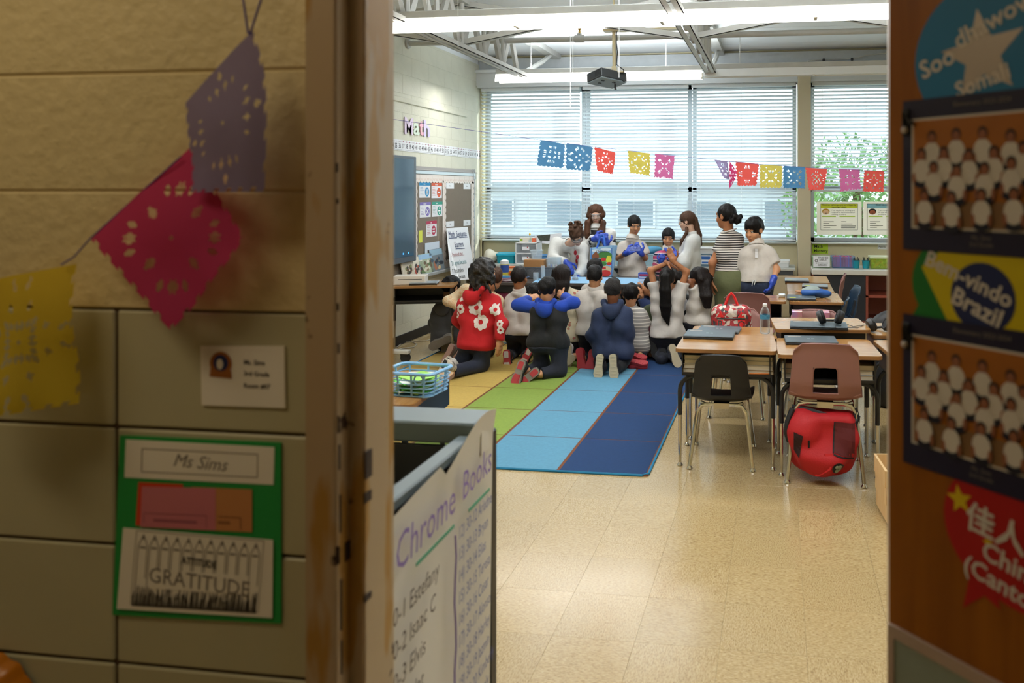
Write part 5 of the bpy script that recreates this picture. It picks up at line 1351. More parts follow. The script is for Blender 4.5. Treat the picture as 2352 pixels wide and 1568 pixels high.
# right counter
gbn = bin_('storage_bin', 'pale green basket holding the finished-early sign', 1886, 9.42, CZ, .22, .2, .13, mat('pale_green_plastic', '#a8c9a4', .4, alpha=.7))
far_sign('paper_sign', 'white sign reading finished early in front of the pale green basket', ((1868, 588), (1906, 588), (1906, 613), (1868, 613)), 9.30, m_cardw, [('lettering', m_ink, [('FINISHED', 1891, 592, 4), ('EARLY?', 1891, 597, 4), ('USE THIS TO WORK', 1889, 604, 2), ('ON MATH SKILLS', 1889, 607, 2), ('INDEPENDENTLY', 1889, 610, 2)]), ('bulb_drawing', m_ink, [('O', 1875, 599, 7), ('=', 1875, 605, 3)])])
bin_('storage_bin', 'clear blue basket of coloured workbooks on the white counter', 1935, 9.42, CZ, .28, .22, .135, mat('clear_blue_basket', '#6fa8e6', .3, alpha=.25))
for i in range(14):
    p = base(1914 + i * 3.1, 9.43, CZ + .012)
    o = ob('workbook', MB().box((-.007, -.08, 0), (.007, .08, .115 + .006 * (i % 3))), mat('wb_%d' % (i % 6), ['#b8283c', '#c93a78', '#8a4fb0', '#c9b02c', '#2b9a8a', '#2f62c0'][i * 6 // 14 % 6], .5)); o.location = p
    tag(o, ('first ', 'second ', 'third ')[sum(1 for q in range(i) if q * 6 // 14 == i * 6 // 14)] + ['crimson', 'rose', 'violet', 'mustard', 'teal', 'blue'][i * 6 // 14 % 6] + ' workbook from the pale green basket side in the clear blue basket', 'book', 'workbooks in the clear blue basket')
for i, u in enumerate((1966, 1989)):
    p = base(u, 9.36, CZ); t = thing('pen_cup', ('teal pen cup next to the blue basket', 'teal pen cup next to the lime toy bin')[i], 'cup', tuple(p), 0, 'teal pen cups')
    ob('cup', MB().lathe([(.038, 0), (.046, .09), (.05, .09), (.05, .094), (.043, .094), (.036, .006)], 16), m_teal, t)
    for k in range(6): ob('pen', MB().tube([(.008 * math.cos(k), .008 * math.sin(k), .008), (.034 * math.cos(k * 1.05 + i), .03 * math.sin(k * 1.05 + i), .12 + .008 * (k % 3))], .005, 6), m_black, t)
m_limeb = mat('lime_plastic', '#b9d84a', .35, alpha=.4)
lb = bin_('storage_bin', 'lime toy bin of yellow and orange counters by the door edge', 2026, 9.42, CZ, .30, .22, .12, m_limeb, lid=mat('pale_lid', '#dfe6c4', .4))
q_ = random.Random(2)
toys = MB()
ms = [mat('toy_yellow', '#e2b81e', .4), mat('toy_orange', '#d4601e', .4), mat('toy_green', '#7fa52a', .4)]
for k in range(60):
    toys.cur = k % 3; toys.ball((q_.uniform(-.125, .125), q_.uniform(-.09, .09), q_.uniform(.02, .1)), q_.uniform(.014, .024), 6)
o = ob('counter_toys', toys, ms, smooth=180, kind='stuff'); o.location = lb.location; o['label'] = 'yellow and orange counting toys inside the lime bin'; o['category'] = 'toys'

# ================================================================== ON THE DEMONSTRATION TABLE
TZ = .651
def tbase(u, v, Z=TZ, zc=None): return PZ(u, v, Z)
p = base(1159, 8.15, TZ); t = thing('wipes_canister', 'white and yellow wipes canister on the demonstration table', 'canister', tuple(p))
ob('body', MB().lathe([(.044, 0), (.046, .004), (.046, .15)], 18), mat('canister_label', '#d9cf58', .4), t); ob('label_band', MB().lathe([(.0465, .06), (.0465, .14)], 18), mat('canister_blue', '#2f4f9a', .4), t)
ob('lid', MB().lathe([(.048, .15), (.048, .185), (.03, .195), (.012, .20)], 18), m_white, t)
p = base(1175, 8.2, TZ); t = thing('tissue_carton', 'small orange carton next to the wipes canister', 'box', tuple(p), .1)
ob('carton', MB().box((-.04, -.03, 0), (.04, .03, .12), ch=.002), mat('carton_flame', '#d9661c', .5), t); ob('print', MB().box((-.03, -.0315, .07), (.03, -.0295, .10)), mat('carton_print', '#f0d9b0', .6), t)
p = base(1161, 8.0, TZ); t = thing('blue_tub', 'small light blue tub in front of the wipes canister', 'tub', tuple(p)); ob('tub', tray(.1, .08, .035), mat('light_blue_tub', '#5aa6d8', .4), t)
p = base(1160, 7.92, TZ)
for k in range(5):
    o = ob('paper_sheet', MB().box((-.12, -.09, k * .004), (.12, .09, k * .004 + .003)), mat('print_sheet', '#c9c5c8', .7) if k % 2 else mat('magazine_dark', '#6f4552', .5)); o.location = (p.x, p.y, TZ + .0005); o.rotation_euler = (0, 0, .3 * k - .5)
    tag(o, ('lowest', 'second', 'middle', 'fourth', 'topmost')[k] + ' sheet of the loose paper pile at the table end', 'paper', 'papers at the table end')
p = base(1245, 8.22, TZ); t = thing('mesh_basket', 'grey perforated basket holding the cardboard box', 'basket', tuple(p), .02)
ob('tub', tray(.36, .22, .12, .004, .96), mat('grey_basket', '#5d5f63', .5, bump=.6, bscale=160), t)
ob('rim', MB().tube([(x, y, .12) for x, y in rrect(.36, .22, .025, 3)], .006, 6, closed=True), mat('grey_basket', '#5d5f63', .5), t)
p = base(1231, 8.22, TZ + .085); t = thing('cardboard_box', 'brown cardboard box sitting in the grey basket', 'box', tuple(p), .02)
ob('carton', MB().box((-.115, -.085, 0), (.115, .085, .115), ch=.003), mat('cardboard', '#a8794a', .8), t); ob('tape', MB().box((-.115, -.02, .115), (.115, .02, .1158)), mat('tape_tan', '#c39a68', .3), t)
bin_('clear_cup', 'clear plastic cup of white tags on the cardboard box', 1233, 8.2, TZ + .202, .13, .12, .1, m_clear, cat='cup', flare=.75)
bin_('clear_tub', 'clear plastic tub of bottles and markers in the grey basket', 1272, 8.2, TZ + .05, .15, .15, .17, m_clear, cat='tub', flare=.85)
for i, (u, c_) in enumerate(((1266, '#3a63b8'), (1272, '#c0c4c8'), (1278, '#b0453a'), (1281, '#4a8a5a'))):
    p = base(u, 8.19, TZ + .062); o = ob('marker_bottle', MB().lathe([(.011, 0), (.012, .06), (.006, .075), (.006, .09)], 10), mat('mk_' + c_[1:], c_, .5)); o.location = p
    tag(o, ('blue', 'grey', 'red', 'green')[i] + ' little bottle inside the clear plastic tub', 'bottle', 'little bottles in the clear tub')
for u, r_, h, lab in ((1231, .03, .075, 'empty glass beaker standing before the grey basket'), (1247, .024, .15, 'tall narrow glass cylinder before the grey basket')):
    p = base(u, 7.98, TZ); t = thing('glass_beaker', lab, 'glassware', tuple(p)); ob('glass', MB().lathe([(r_, 0), (r_, h), (r_ + .003, h + .003), (r_ - .002, h), (r_ - .002, .003)], 18), m_clear, t)
p = PC(1321, 637, 8.25); p.z = .655; t = thing('conical_flask', 'small conical flask with dark liquid under the bending woman gloved hand', 'glassware', tuple(p))
ob('glass', MB().lathe([(.036, 0), (.038, .006), (.012, .07), (.012, .10), (.014, .102), (.010, .10), (.010, .07), (.034, .005)], 18), m_clear, t); ob('liquid', MB().lathe([(.033, .004), (.028, .022)], 16), mat('dark_liquid', '#23282f', .1), t)
p = base(1481, 7.98, TZ); t = thing('glove_box', 'blue and white glove box on the demonstration table', 'box', tuple(p), -.05)
ob('carton', MB().box((-.06, -.045, 0), (.06, .045, .095), ch=.002), mat('glove_box_white', '#d4d9e4', .5), t); ob('blue_face', MB().box((-.0605, -.047, .035), (.0605, -.0445, .0955)).box((-.0605, -.047, .0955), (.0605, .0455, .0965)), mat('glove_box_blue', '#31519c', .5), t)
ob('print', MB().box((-.045, -.049, .068), (.05, -.0465, .084)), mat('glove_box_red', '#b0304a', .5), t); ob('lines', MB().box((-.05, -.049, .012), (.05, -.0465, .017)).box((-.05, -.049, .022), (.03, -.0465, .027)).box((-.05, -.049, .048), (.05, -.0465, .056)), mat('glove_print', '#e6e8f2', .5), t)

# ================================================================== ON THE STUDENT DESKS
m_lid = mat('laptop_grey_lid', '#4a555c', .42); m_lid2 = mat('laptop_silver_lid', '#9aa5ad', .35, .4); m_base = mat('laptop_black', '#1c1c1f', .45); m_sticker = mat('yellow_sticker', '#c9cf3f', .6)
def laptop(label, u, v, Z, rotz, w=.30, d=.205, lidm=None, sticker=None):
    p = PZ(u, v, Z + .012); p.z = Z + .0008
    t = thing('laptop', label, 'laptop', tuple(p), rotz, 'closed laptops on the desks')
    ob('base', MB().box((-w / 2, -d / 2, 0), (w / 2, d / 2, .011), ch=.003), m_base, t)
    l = ob('lid', MB().box((-w / 2, -d / 2, .0115), (w / 2, d / 2, .021), ch=.004), lidm or m_lid, t)
    ob('logo', MB().box((-.022, -.01, .0211), (-.004, .008, .0213)).box((.004, -.01, .0211), (.022, .008, .0213)), m_lid2, l)
    if sticker: ob('label_sticker', MB().box((-w / 2 + .02, -d / 2 + .012, .0211), (-w / 2 + .075, -d / 2 + .05, .0214)), sticker, l)
    else: ob('label_sticker', MB().box((-w / 2 + .02, d / 2 - .045, .0211), (-w / 2 + .10, d / 2 - .03, .0214)), mat('tan_sticker', '#b8ada0', .6), l)
    return t
laptop('grey laptop on the desk with the black chair, front of two', 1630, 768, .70, -.02, .31, .215)
laptop('grey laptop partly behind another, on the low abutting desk', 1652, 757, .665, -.08, .28, .20)
laptop('grey laptop under the big black headphones', 1880, 747, .742, -.03, .36, .2)
laptop('grey laptop mostly hidden behind the mauve chair back', 1862, 781, .70, .05, .31, .2)
laptop('silver laptop alone on the farthest sideways desk', 1830, 643, .70, 0, .24, .24, m_lid2, m_sticker)
laptop('silver laptop behind the blue pencil case', 1872, 656, .70, -.05, .24, .2, m_lid2, m_sticker)
laptop('grey laptop with yellow sticker in front of the blue pencil case', 1840, 683, .70, 0, .24, .22, m_lid, m_sticker)
laptop('silver tablet computer on the desk by the cream wall', 975, 649, .70, .3, .26, .18, m_lid2)
# items inside the open desks
def desk_book(label, x, y, z, w, d, h, c_):
    t = thing('exercise_book', label, 'book', (x, y, z), random.uniform(-.05, .05), 'books inside the open desks')
    ob('pages', MB().box((-w / 2 + .003, -d / 2 + .003, .002), (w / 2 - .003, d / 2 - .003, h - .002)), mat('page_edge', '#c4baa4', .8), t)
    ob('cover', MB().box((-w / 2, -d / 2, 0), (w / 2, d / 2, .002)).box((-w / 2, -d / 2, h - .002), (w / 2, d / 2, h)).box((-w / 2, d / 2 - .002, 0), (w / 2, d / 2, h)), mat('bk_' + c_[1:], c_, .5), t)
hb_ = .551
od = ('lowest', 'second lowest', 'second from top', 'topmost')
for k, (x, w) in enumerate(((-.47, .17), (-.13, .2))):
    for j in range(4): desk_book('%s of four books %s the black chair desk box' % (od[j], ('at the rug side inside', 'at the window side inside')[k]), x, 4.58, .5515 + j * .026, w, .25, .025, ['#8f6a3a', '#b9b3a6', '#a39a86', '#7a8f96'][j])
for k, (x, w) in enumerate(((.09, .15), (.46, .14))):
    for j in range(3): desk_book('%s of three books %s the red backpack desk box' % (('lowest', 'middle', 'topmost')[j], ('near the black chair in', 'near the door inside')[k]), x, 4.52, .5515 + j * .028, w, .25, .027, ['#c9c2b0', '#6d7d8a', '#a9a08c'][j])
for i, (x, y) in enumerate(((-.33, 4.44), (-.17, 4.445))):
    tag(ob('pencil', MB().tube([(x, y, .558), (x + .12, y + .01, .558)], .004, 6), mat('pencil_orange', '#d9791c', .5)), ('orange pencil at the rug side of the black chair desk', 'orange pencil at the window side of the black chair desk')[i], 'pencil')
# water bottle
p = PZ(1757, 766, .70); p.z = .7005
t = thing('water_bottle', 'clear plastic water bottle with blue label on the desk', 'bottle', tuple(p))
m_pet = bpy.data.materials.new('bottle_plastic'); m_pet.use_nodes = True
_nt = m_pet.node_tree; _N = _nt.nodes; _b = _N['Principled BSDF']; _b.inputs['Roughness'].default_value = .05; _b.inputs['Base Color'].default_value = (.8, .85, .88, 1)
_t = _N.new('ShaderNodeBsdfTransparent'); _t.inputs[0].default_value = (.86, .9, .92, 1); _m = _N.new('ShaderNodeMixShader'); _lw = _N.new('ShaderNodeLayerWeight'); _lw.inputs[0].default_value = .35
_nt.links.new(_lw.outputs['Facing'], _m.inputs[0]); _nt.links.new(_t.outputs[0], _m.inputs[1]); _nt.links.new(_b.outputs[0], _m.inputs[2]); _nt.links.new(_m.outputs[0], _N['Material Output'].inputs[0])
pf = [(.026, 0), (.031, .006)]
for k in range(7): pf += [(.032, .012 + k * .011), (.0295, .0175 + k * .011)]
pf += [(.032, .095), (.032, .125), (.030, .135), (.026, .15), (.018, .165), (.0125, .172), (.0125, .178)]
ob('shell', MB().lathe(pf, 18), m_pet, t, smooth=60); ob('label', MB().lathe([(.0325, .096), (.0325, .124)], 18, cap=False), mat('bottle_label', '#3f86ad', .4, noise=.25, nscale=90), t); ob('cap', MB().lathe([(.0145, .174), (.0145, .19), (.013, .192)], 16), m_white, t)
# headphones
def headphones(label, u, v, Z, rot, sc=1.0):
    p = PZ(u, v, Z); p.z = Z; t = thing('headphones', label, 'headphones', tuple(p), rot)
    for s in (-1, 1):
        T = Matrix.Translation((s * .06 * sc, 0, .046 * sc)) @ Matrix.Rotation(s * PI / 2 + s * .35, 4, 'Y')
        ob('ear_cup', MB().lathe([(.02 * sc, .022 * sc), (.038 * sc, .018 * sc), (.045 * sc, .004 * sc), (.044 * sc, -.006 * sc), (.03 * sc, -.022 * sc)], 18, T), m_black, t)
        ob('ear_pad', MB().tube([T @ Vector((.034 * sc * math.cos(a), .034 * sc * math.sin(a), -.014 * sc)) for a in [2 * PI * k / 14 for k in range(14)]], .012 * sc, 7, closed=True), mat('pad_black', '#0c0c0d', .7), t)
        ob('cup_badge', MB().lathe([(.014 * sc, .0225 * sc), (.012 * sc, .024 * sc)], 12, T), m_alu, t)
    ob('head_band', MB().tube([(-.066 * sc, 0, .06 * sc), (-.06 * sc, .05 * sc, .022 * sc), (-.03 * sc, .09 * sc, .012 * sc), (.03 * sc, .09 * sc, .012 * sc), (.06 * sc, .05 * sc, .022 * sc), (.066 * sc, 0, .06 * sc)], .008 * sc, 7), m_black, t)
    return t
headphones('big black over-ear headphones resting on the closed laptop', 1907, 745, .7645, .05, 1.0)
headphones('second pair of black headphones at the door edge desk', 2020, 762, .70, .3, 1.0)
zz = .744
tag(ob('headphone_cable', MB().tube([PZ(1930, 748, .766) , PZ(1945, 744, zz + .002), PZ(1960, 750, zz + .002), PZ(1985, 746, zz + .002), PZ(1970, 753, zz + .002), PZ(1945, 752, zz + .002)], .0018, 6), m_black), 'thin black headphone cable looping over the raised desk', 'cable')
tag(ob('headphone_cable', MB().tube([PZ(1921, 744, .770), PZ(1918, 752, .768), PC(1914, 760, 4.95), PC(1912, 768, 4.92), PC(1916, 775, 4.9)], .0018, 6), m_black), 'thin black headphone cable hanging down before the raised desk', 'cable')
# blue pencil case
p = PZ(1868, 680, .71)
t = thing('pencil_case', 'crumpled blue pencil case with grey top on the sideways desk', 'pencil case', (p.x, p.y, .70)); p.z = .745
ob('pouch', sdf([ell(p, (.105, .075, .042)), ell(p + Vector((.08, 0, -.012)), (.07, .05, .025))], .008, .03, disp=wrinkle(.006, 45, 2)), mat('case_blue', '#1d4f94', .6), t, True, smooth=180)
ob('mesh_top', sdf([ell(p + Vector((-.015, .0, .018)), (.08, .055, .03))], .008, .02, disp=wrinkle(.004, 50, 6)), mat('case_grey', '#8d9a96', .5), t, True, smooth=180)
p = PZ(1838, 672, .705); t = thing('keychain_toy', 'small tan plush key charm lying by the blue pencil case', 'charm', (p.x, p.y, .70)); p.z = .715
ob('charm', sdf([ell(p, (.03, .02, .014)), ell(p + Vector((.045, -.01, 0)), (.035, .015, .013)), ell(p + Vector((-.03, .01, .002)), (.015, .012, .012))], .005, .01), mat('charm_tan', '#a88468', .8), t, True, smooth=180)
p = PZ(1796, 682, .70); t = thing('spectacle_case', 'small metal clip case on the desk behind the tall mauve chair', 'case', (p.x, p.y, .7005)); ob('case', MB().box((-.03, -.03, 0), (.03, .03, .03), ch=.008), m_alu, t)
# basket on the near desk
p = PZ(957, 900, .70); t = thing('plastic_basket', 'pale blue slotted plastic basket of papers at the near desk corner', 'basket', (p.x, p.y, .7005), -.1)
m_bb = mat('pale_blue_basket', '#7fb0dc', .35)
bw, bd, bh = .26, .20, .105
for z in (.004, .022, .04, .058, .076): 
    k = .88 + .12 * z / bh; ob('slat', MB().tube([(x, y, z) for x, y in rrect(bw * k, bd * k, .03, 3)], .0035, 5, closed=True), m_bb, t)
ob('rim', MB().tube([(x, y, bh) for x, y in rrect(bw, bd, .03, 3)], .008, 6, closed=True), m_bb, t)
ob('floor_plate', MB().prism(rrect(bw * .88, bd * .88, .03, 3), 0, .004), m_bb, t)
for x, y in [(-.1, -1), (-.035, -1), (.035, -1), (.1, -1), (-.1, 1), (0, 1), (.1, 1)]: ob('upright', MB().tube([(x * .88, y * bd / 2 * .88, .002), (x, y * bd / 2, bh)], .005, 5), m_bb, t)
for y in (-.05, .03):
    for s in (-1, 1): ob('upright', MB().tube([(s * bw / 2 * .88, y, .002), (s * bw / 2, y, bh)], .005, 5), m_bb, t)
ob('handle_ring', MB().tube([(.07 + .022 * math.cos(a), -bd / 2 + .004, bh - .024 + .022 * math.sin(a)) for a in [2 * PI * k / 14 for k in range(14)]], .004, 5, closed=True), m_bb, t)
for k in range(9):
    o = ob('folded_paper', MB().box((-.09, -.06, 0), (.09, .06, .002)), mat('fp_%d' % (k % 3), ['#52b82e', '#e2e6e0', '#9ad25c'][k % 3], .6)); o.location = (p.x + .01 * (k % 3 - 1), p.y, .708 + k * .008); o.rotation_euler = (.06 * (k % 3 - 1), .12 * (k % 2) - .05, .7 * k)
    tag(o, ('bright green', 'white', 'pale green')[k % 3] + ' paper slip inside the pale blue basket, %s layer' % ('lowest', 'middle', 'top')[k // 3], 'paper', ('bright green', 'white', 'pale green')[k % 3] + ' slips in the pale blue basket')
p = PZ(935, 655, .70); t = thing('file_box', 'white flat file box on the desk by the cream wall', 'box', (p.x, p.y + .12, .7005), .28)
ob('box', MB().box((-.17, -.09, 0), (.13, .09, .085), ch=.004), mat('file_box_white', '#d9d2c6', .6), t); ob('slot_line', MB().box((-.12, -.0915, .05), (.10, -.0895, .055)), m_ink, t)
# cables on the floor by the wall
tag(ob('floor_cable', MB().tube([PZ(u, v, .006) for u, v in ((945, 780), (930, 772), (932, 760), (955, 757), (975, 762), (995, 768), (998, 776), (980, 782), (950, 783))], .005, 6), mat('white_cable', '#b9b4a8', .5)), 'pale cable curling on the floor under the desk by the wall', 'cable')
tag(ob('floor_cable', MB().tube([PZ(u, v, .006) for u, v in ((912, 797), (925, 786), (945, 784), (958, 790), (950, 797), (925, 800), (912, 803))], .005, 6), mat('white_cable', '#b9b4a8', .5)), 'pale cable loop on the floor beside the display caster', 'cable')
# chart paper on the cart
m_chart = mat('chart_paper', '#dedad2', .7)
CF = CXr + .006
ctp = thing('cart_chart', 'large white chart paper handwritten in marker taped to the charging cart', 'chart', (CF, 1.6, .5))
def chart_p(a, b):   # a along y (0 door side .. 1 far), b up 0..1
    y = 1.22 + .655 * a
    z = .12 + (.87 + .06 * a + .03 * math.sin(a * 9) * (a > .55) + .0) * b
    return Vector((CF + .006 * math.sin(5 * a + 2 * b) + .012 * max(0, b - .93) * 14 * (1 - abs(a - .8)), y, z))
ob('sheet', MB().grid(lambda a, b: chart_p(a, b), 26, 16), m_chart, ctp, True, smooth=180)
ob('tape_flap', MB().box((CF + .001, 1.80, .97), (CF + .004, 1.85, 1.03)), m_chart, ctp, True)
def chart_text(mb, s, y, z, h, rot=0.0, sx=1.0):
    vs, fs = text_mesh(s, 1, 0, .15, 'LEFT', 0.0); k = h / .72
    return mb.add([(a * k * sx, b * k, 0) for a, b, c in vs], fs, frame((CF + .0135, y, z), (0, 1, 0), (0, 0, 1)) @ Matrix.Rotation(rot, 4, 'Z'))
mv = chart_text(chart_text(MB(), 'Chrome', 1.352, .928, .072, .03, .80), 'Books', 1.660, .940, .066, .05, .78)
ob('handwriting', mv, mat('marker_violet', '#8a74b4', .8), ctp, True, smooth=0)
for y0_, y1_ in ((1.44, 1.62), (1.70, 1.83)): ob('underline', MB().box((CF + .012, y0_, .872), (CF + .0135, y1_, .879)), mat('marker_green', '#4f9a7a', .8), ctp, True, smooth=0)
for i, s in enumerate(('30-1 Estefany', '30-2 Isaac C', '30-3 Elvis', '30-4 Nat', '30-5 Jolene', '30-6 Ivy')): ob('handwriting', chart_text(MB(), s, 1.325, .815 - .062 * i, .036, .02, .80), mat('marker_brown', '#5b4a44', .8), ctp, True, smooth=0)
for i, s in enumerate(('12) 30-12 Ariadne', '13) 30-13 Bryan', '14) 30-14 Elias', '15) 30-15 Teresa', '16) 30-16 Cesar', '17) 30-17 Alonso', '18) 30-18 Harley', '19) 30-19 Jazmin', '20) 30-20 Kimberly', '21) 30-21 Emely')): ob('handwriting', chart_text(MB(), s, 1.640, .845 - .049 * i, .029, .03, .68), mat('marker_navy', '#5560a0', .8), ctp, True, smooth=0)
ob('divider_line', MB().tube([(CF + .012, 1.628 + .005 * math.sin(k * 1.7), .85 - .05 * k) for k in range(14)], .0022, 4), mat('marker_violet', '#8a74b4', .8), ctp, True, smooth=0)

# ================================================================== BAGS
# red backpack hanging under the mauve chair
bx, by = PZ(1886, 1060, .03).x, 4.34
t = thing('red_backpack', 'red backpack with black straps slung under the mauve chair', 'backpack', (bx, by, .005))
c = Vector((bx, by, .21))
m_red = mat('red_nylon', '#b3121c', .65, bump=.15, bscale=120); m_webb = mat('black_webbing', '#17171a', .7)
mr = sdf([ell(c + Vector((.0, .02, -.05)), (.185, .10, .15)), rbx(c + Vector((.0, .02, .05)), (.185, .085, .125), rad=.05), ell(c + Vector((-.02, -.07, -.06)), (.13, .06, .10)), ell(c + Vector((-.11, -.02, .08)), (.09, .09, .10))], .009, .04, disp=wrinkle(.007, 26, 9, (1, 1, 1.6)), cuts=[((0, 0, .006), (0, 0, -1))])
mr_me = mr.mesh('body', m_red, 180)
ob('body', mr_me, None, t, True)
T = frame((bx, by - .3, .21), (1, 0, 0), (0, 0, 1))
zpl = MB()
for path in ([(-.083, .045), (-.083, .005)],):
    bvh = BVHTree.FromPolygons([v.co for v in mr_me.vertices], [tuple(p.vertices) for p in mr_me.polygons]); pts = []
    for x, z in path:
        h = bvh.ray_cast(T @ Vector((x, z, .6)), Vector((0, 1, 0)), 2)
        if h[0] is not None: pts.append(h[0] + Vector((0, -.003, 0)))
    if len(pts) > 1: ob('zip', MB().tube(pts, .005, 6), m_webb, t, True)
def stick(nm, me, T, polys, m, lift=.004): return ob(nm, decal(me, polys, T, 1.4, lift), m, t, True, smooth=0)
def gq(c, n=6):
    A, B, C, D = [Vector((p[0], p[1], 0)) for p in c]
    return [tuple(A.lerp(B, i / n).lerp(D.lerp(C, i / n), j / n)) for j in range(n + 1) for i in range(n + 1)], [(j * (n + 1) + i, j * (n + 1) + i + 1, (j + 1) * (n + 1) + i + 1, (j + 1) * (n + 1) + i) for j in range(n) for i in range(n)]
stick('mesh_pocket', mr_me, T, [gq(((.165, -.06), (.05, -.015), (.06, .14), (.17, .13)))], mat('dark_red_mesh', '#5a1218', .7), .004)
stick('pocket_trim', mr_me, T, [gq(((.052, -.02), (.044, -.018), (.054, .14), (.062, .14))), gq(((.165, -.062), (.05, -.02), (.05, -.028), (.165, -.07)))], m_webb, .006)
stick('opening', mr_me, T, [gq(((-.135, -.06), (-.165, -.02), (-.165, .085), (-.115, .07)))], mat('bag_inside', '#2a090c', .8), .004)
stick('badge', mr_me, T, [disc_poly(.075, -.10, .034, 18)], m_black, .005)
stick('badge_print', mr_me, T, [disc_poly(.067, -.112, .012, 10), disc_poly(.083, -.112, .012, 10), disc_poly(.067, -.088, .011, 10), disc_poly(.083, -.088, .011, 10)], mat('badge_print', '#8d9a8a', .6), .008)
stick('pull_tab', mr_me, T, [([(.0, -.02, 0), (.045, -.02, 0), (.035, -.10, 0), (-.03, -.15, 0), (-.05, -.15, 0)], [(0, 1, 2), (0, 2, 3), (0, 3, 4)])], mat('red_nylon_light', '#c41a24', .6), .007)
for pts in ([(-.17, -.02, .40), (-.20, -.05, .33), (-.205, -.04, .27), (-.19, -.02, .22)], [(-.17, .02, .40), (-.06, -.02, .39), (.08, -.03, .355), (.17, -.02, .335), (.19, .0, .37)], [(.17, 0, .41), (.185, -.01, .36), (.178, -.02, .29)]):
    ob('strap', MB().tube([(bx + x, by + y, z) for x, y, z in pts], .016, 6), m_webb, t, True)
# patterned backpack behind the low desk
bx, by = PC(1684, 720, 5.65).x, 5.46
t = thing('patterned_backpack', 'red and grey patterned child backpack with red loop on the mauve chair', 'backpack', (bx, by, .43))
m_pat = mat('comic_print_fabric', '#8a3a3c', .7); nt, N, L, b = nodes_of(m_pat)
tc = N.new('ShaderNodeTexCoord'); vo = N.new('ShaderNodeTexVoronoi'); vo.inputs['Scale'].default_value = 42; L(tc.outputs['Object'], vo.inputs['Vector'])
r_ = ramp(N, [(0, '#8d1d24'), (.3, '#b9aea4'), (.5, '#3a3a3c'), (.65, '#a5282c'), (.85, '#d0c8be')], 'CONSTANT'); sp = N.new('ShaderNodeSeparateColor'); L(vo.outputs['Color'], sp.inputs[0]); L(sp.outputs[0], r_.inputs[0]); L(r_.outputs[0], b.inputs['Base Color'])
c = Vector((bx, by, .635))
pm_ = sdf([rbx(c, (.145, .075, .17), rad=.07), ell(c + Vector((0, -.06, -.05)), (.12, .05, .12))], .009, .03, disp=wrinkle(.004, 24, 4)).mesh('body', m_pat, 180)
ob('body', pm_, None, t, True); T = frame((bx, by - .3, .655), (1, 0, 0), (0, 0, 1))
m_rb = mat('bright_red_strap', '#d31a1c', .6); m_cy = mat('comic_blue', '#4aa3c4', .6); m_dg = mat('dark_grey_trim', '#3c3a3a', .6)
def rect(x0, y0, x1, y1): return [(x0, y0, 0), (x1, y0, 0), (x1, y1, 0), (x0, y1, 0), ((x0 + x1) / 2, (y0 + y1) / 2, 0)], [(0, 1, 4), (1, 2, 4), (2, 3, 4), (3, 0, 4)]
for nm, px, m_, lf in (('red_panel', rect(-.10, .07, -.05, .15), m_rb, .004), ('red_panel', rect(.05, .07, .10, .15), m_rb, .004), ('red_panel', rect(-.095, -.01, -.055, .05), m_rb, .004), ('red_panel', rect(.05, -.01, .10, .05), m_rb, .004), ('blue_panel', rect(-.10, -.08, -.04, -.02), m_cy, .004), ('blue_panel', rect(.03, -.08, .1, -.03), m_cy, .004), ('trim_band', rect(-.125, -.12, -.11, .12), m_dg, .003), ('trim_band', rect(-.10, .055, .10, .066), m_dg, .005)):
    ob(nm, decal(pm_, [px], T, 1.4, lf), m_, t, True, smooth=0)
def let(s, x, y, size):
    vs, fs = text_mesh(s, size, bold=.02 * size); return [(a + x, b + y, 0) for a, b, c_ in vs], fs
ob('lettering', decal(pm_, [let('B', -.075, .02, .07), let('O', .075, .02, .07)], T, 1.4, .007), m_dg, t, True, smooth=0)
top_ = c + Vector((0, -.02, .165))
ob('loop_handle', MB().tube([top_ + Vector((-.045, 0, 0)), top_ + Vector((-.02, 0, .065)), top_ + Vector((0, 0, .09)), top_ + Vector((.02, 0, .065)), top_ + Vector((.05, 0, -.01))], .010, 6), m_rb, t, True)
# pink iridescent straps on the chair back, black bag at the door edge
iri = mat('iridescent_pink', '#c98aa8', .25, .3); nt, N, L, b = nodes_of(iri)
tc = N.new('ShaderNodeTexCoord'); n_ = N.new('ShaderNodeTexNoise'); n_.inputs['Scale'].default_value = 12; L(tc.outputs['Object'], n_.inputs['Vector']); r_ = ramp(N, [(.35, '#b58fc0'), (.5, '#d890a4'), (.65, '#c9a888')]); L(n_.outputs[0], r_.inputs[0]); L(r_.outputs[0], b.inputs['Base Color'])
t = thing('pink_bag', 'pink iridescent bag hung by wide straps over the mauve chair back', 'bag', (.265, 5.96, .45))
for x0, x1 in ((.10, .18), (.30, .385)): ob('strap', MB().box((x0, 5.888, .54), (x1, 5.903, .694), ch=.004).box((x0, 5.888, .688), (x1, 5.985, .697), ch=.003), iri, t, True)
ob('pouch', sdf([rbx(Vector((.25, 6.06, .52)), (.15, .06, .13), rad=.05)], .012, .02), iri, t, True, smooth=180)
q = PZ(2030, 745, .70); t = thing('black_bag', 'black slumped backpack at the door edge beyond the headphones', 'bag', (q.x, 5.9, .0)); c = Vector((q.x + .13, 5.95, .52))
ob('body', sdf([ell(c, (.17, .13, .2)), ell(c + Vector((-.08, -.05, -.05)), (.12, .1, .12)), ell(c + Vector((.0, .0, -.3)), (.17, .15, .33))], .012, .04, disp=wrinkle(.008, 24, 14), cuts=[((0, 0, .002), (0, 0, -1))]), mat('black_nylon', '#1a1a1d', .6), t, True, smooth=180)
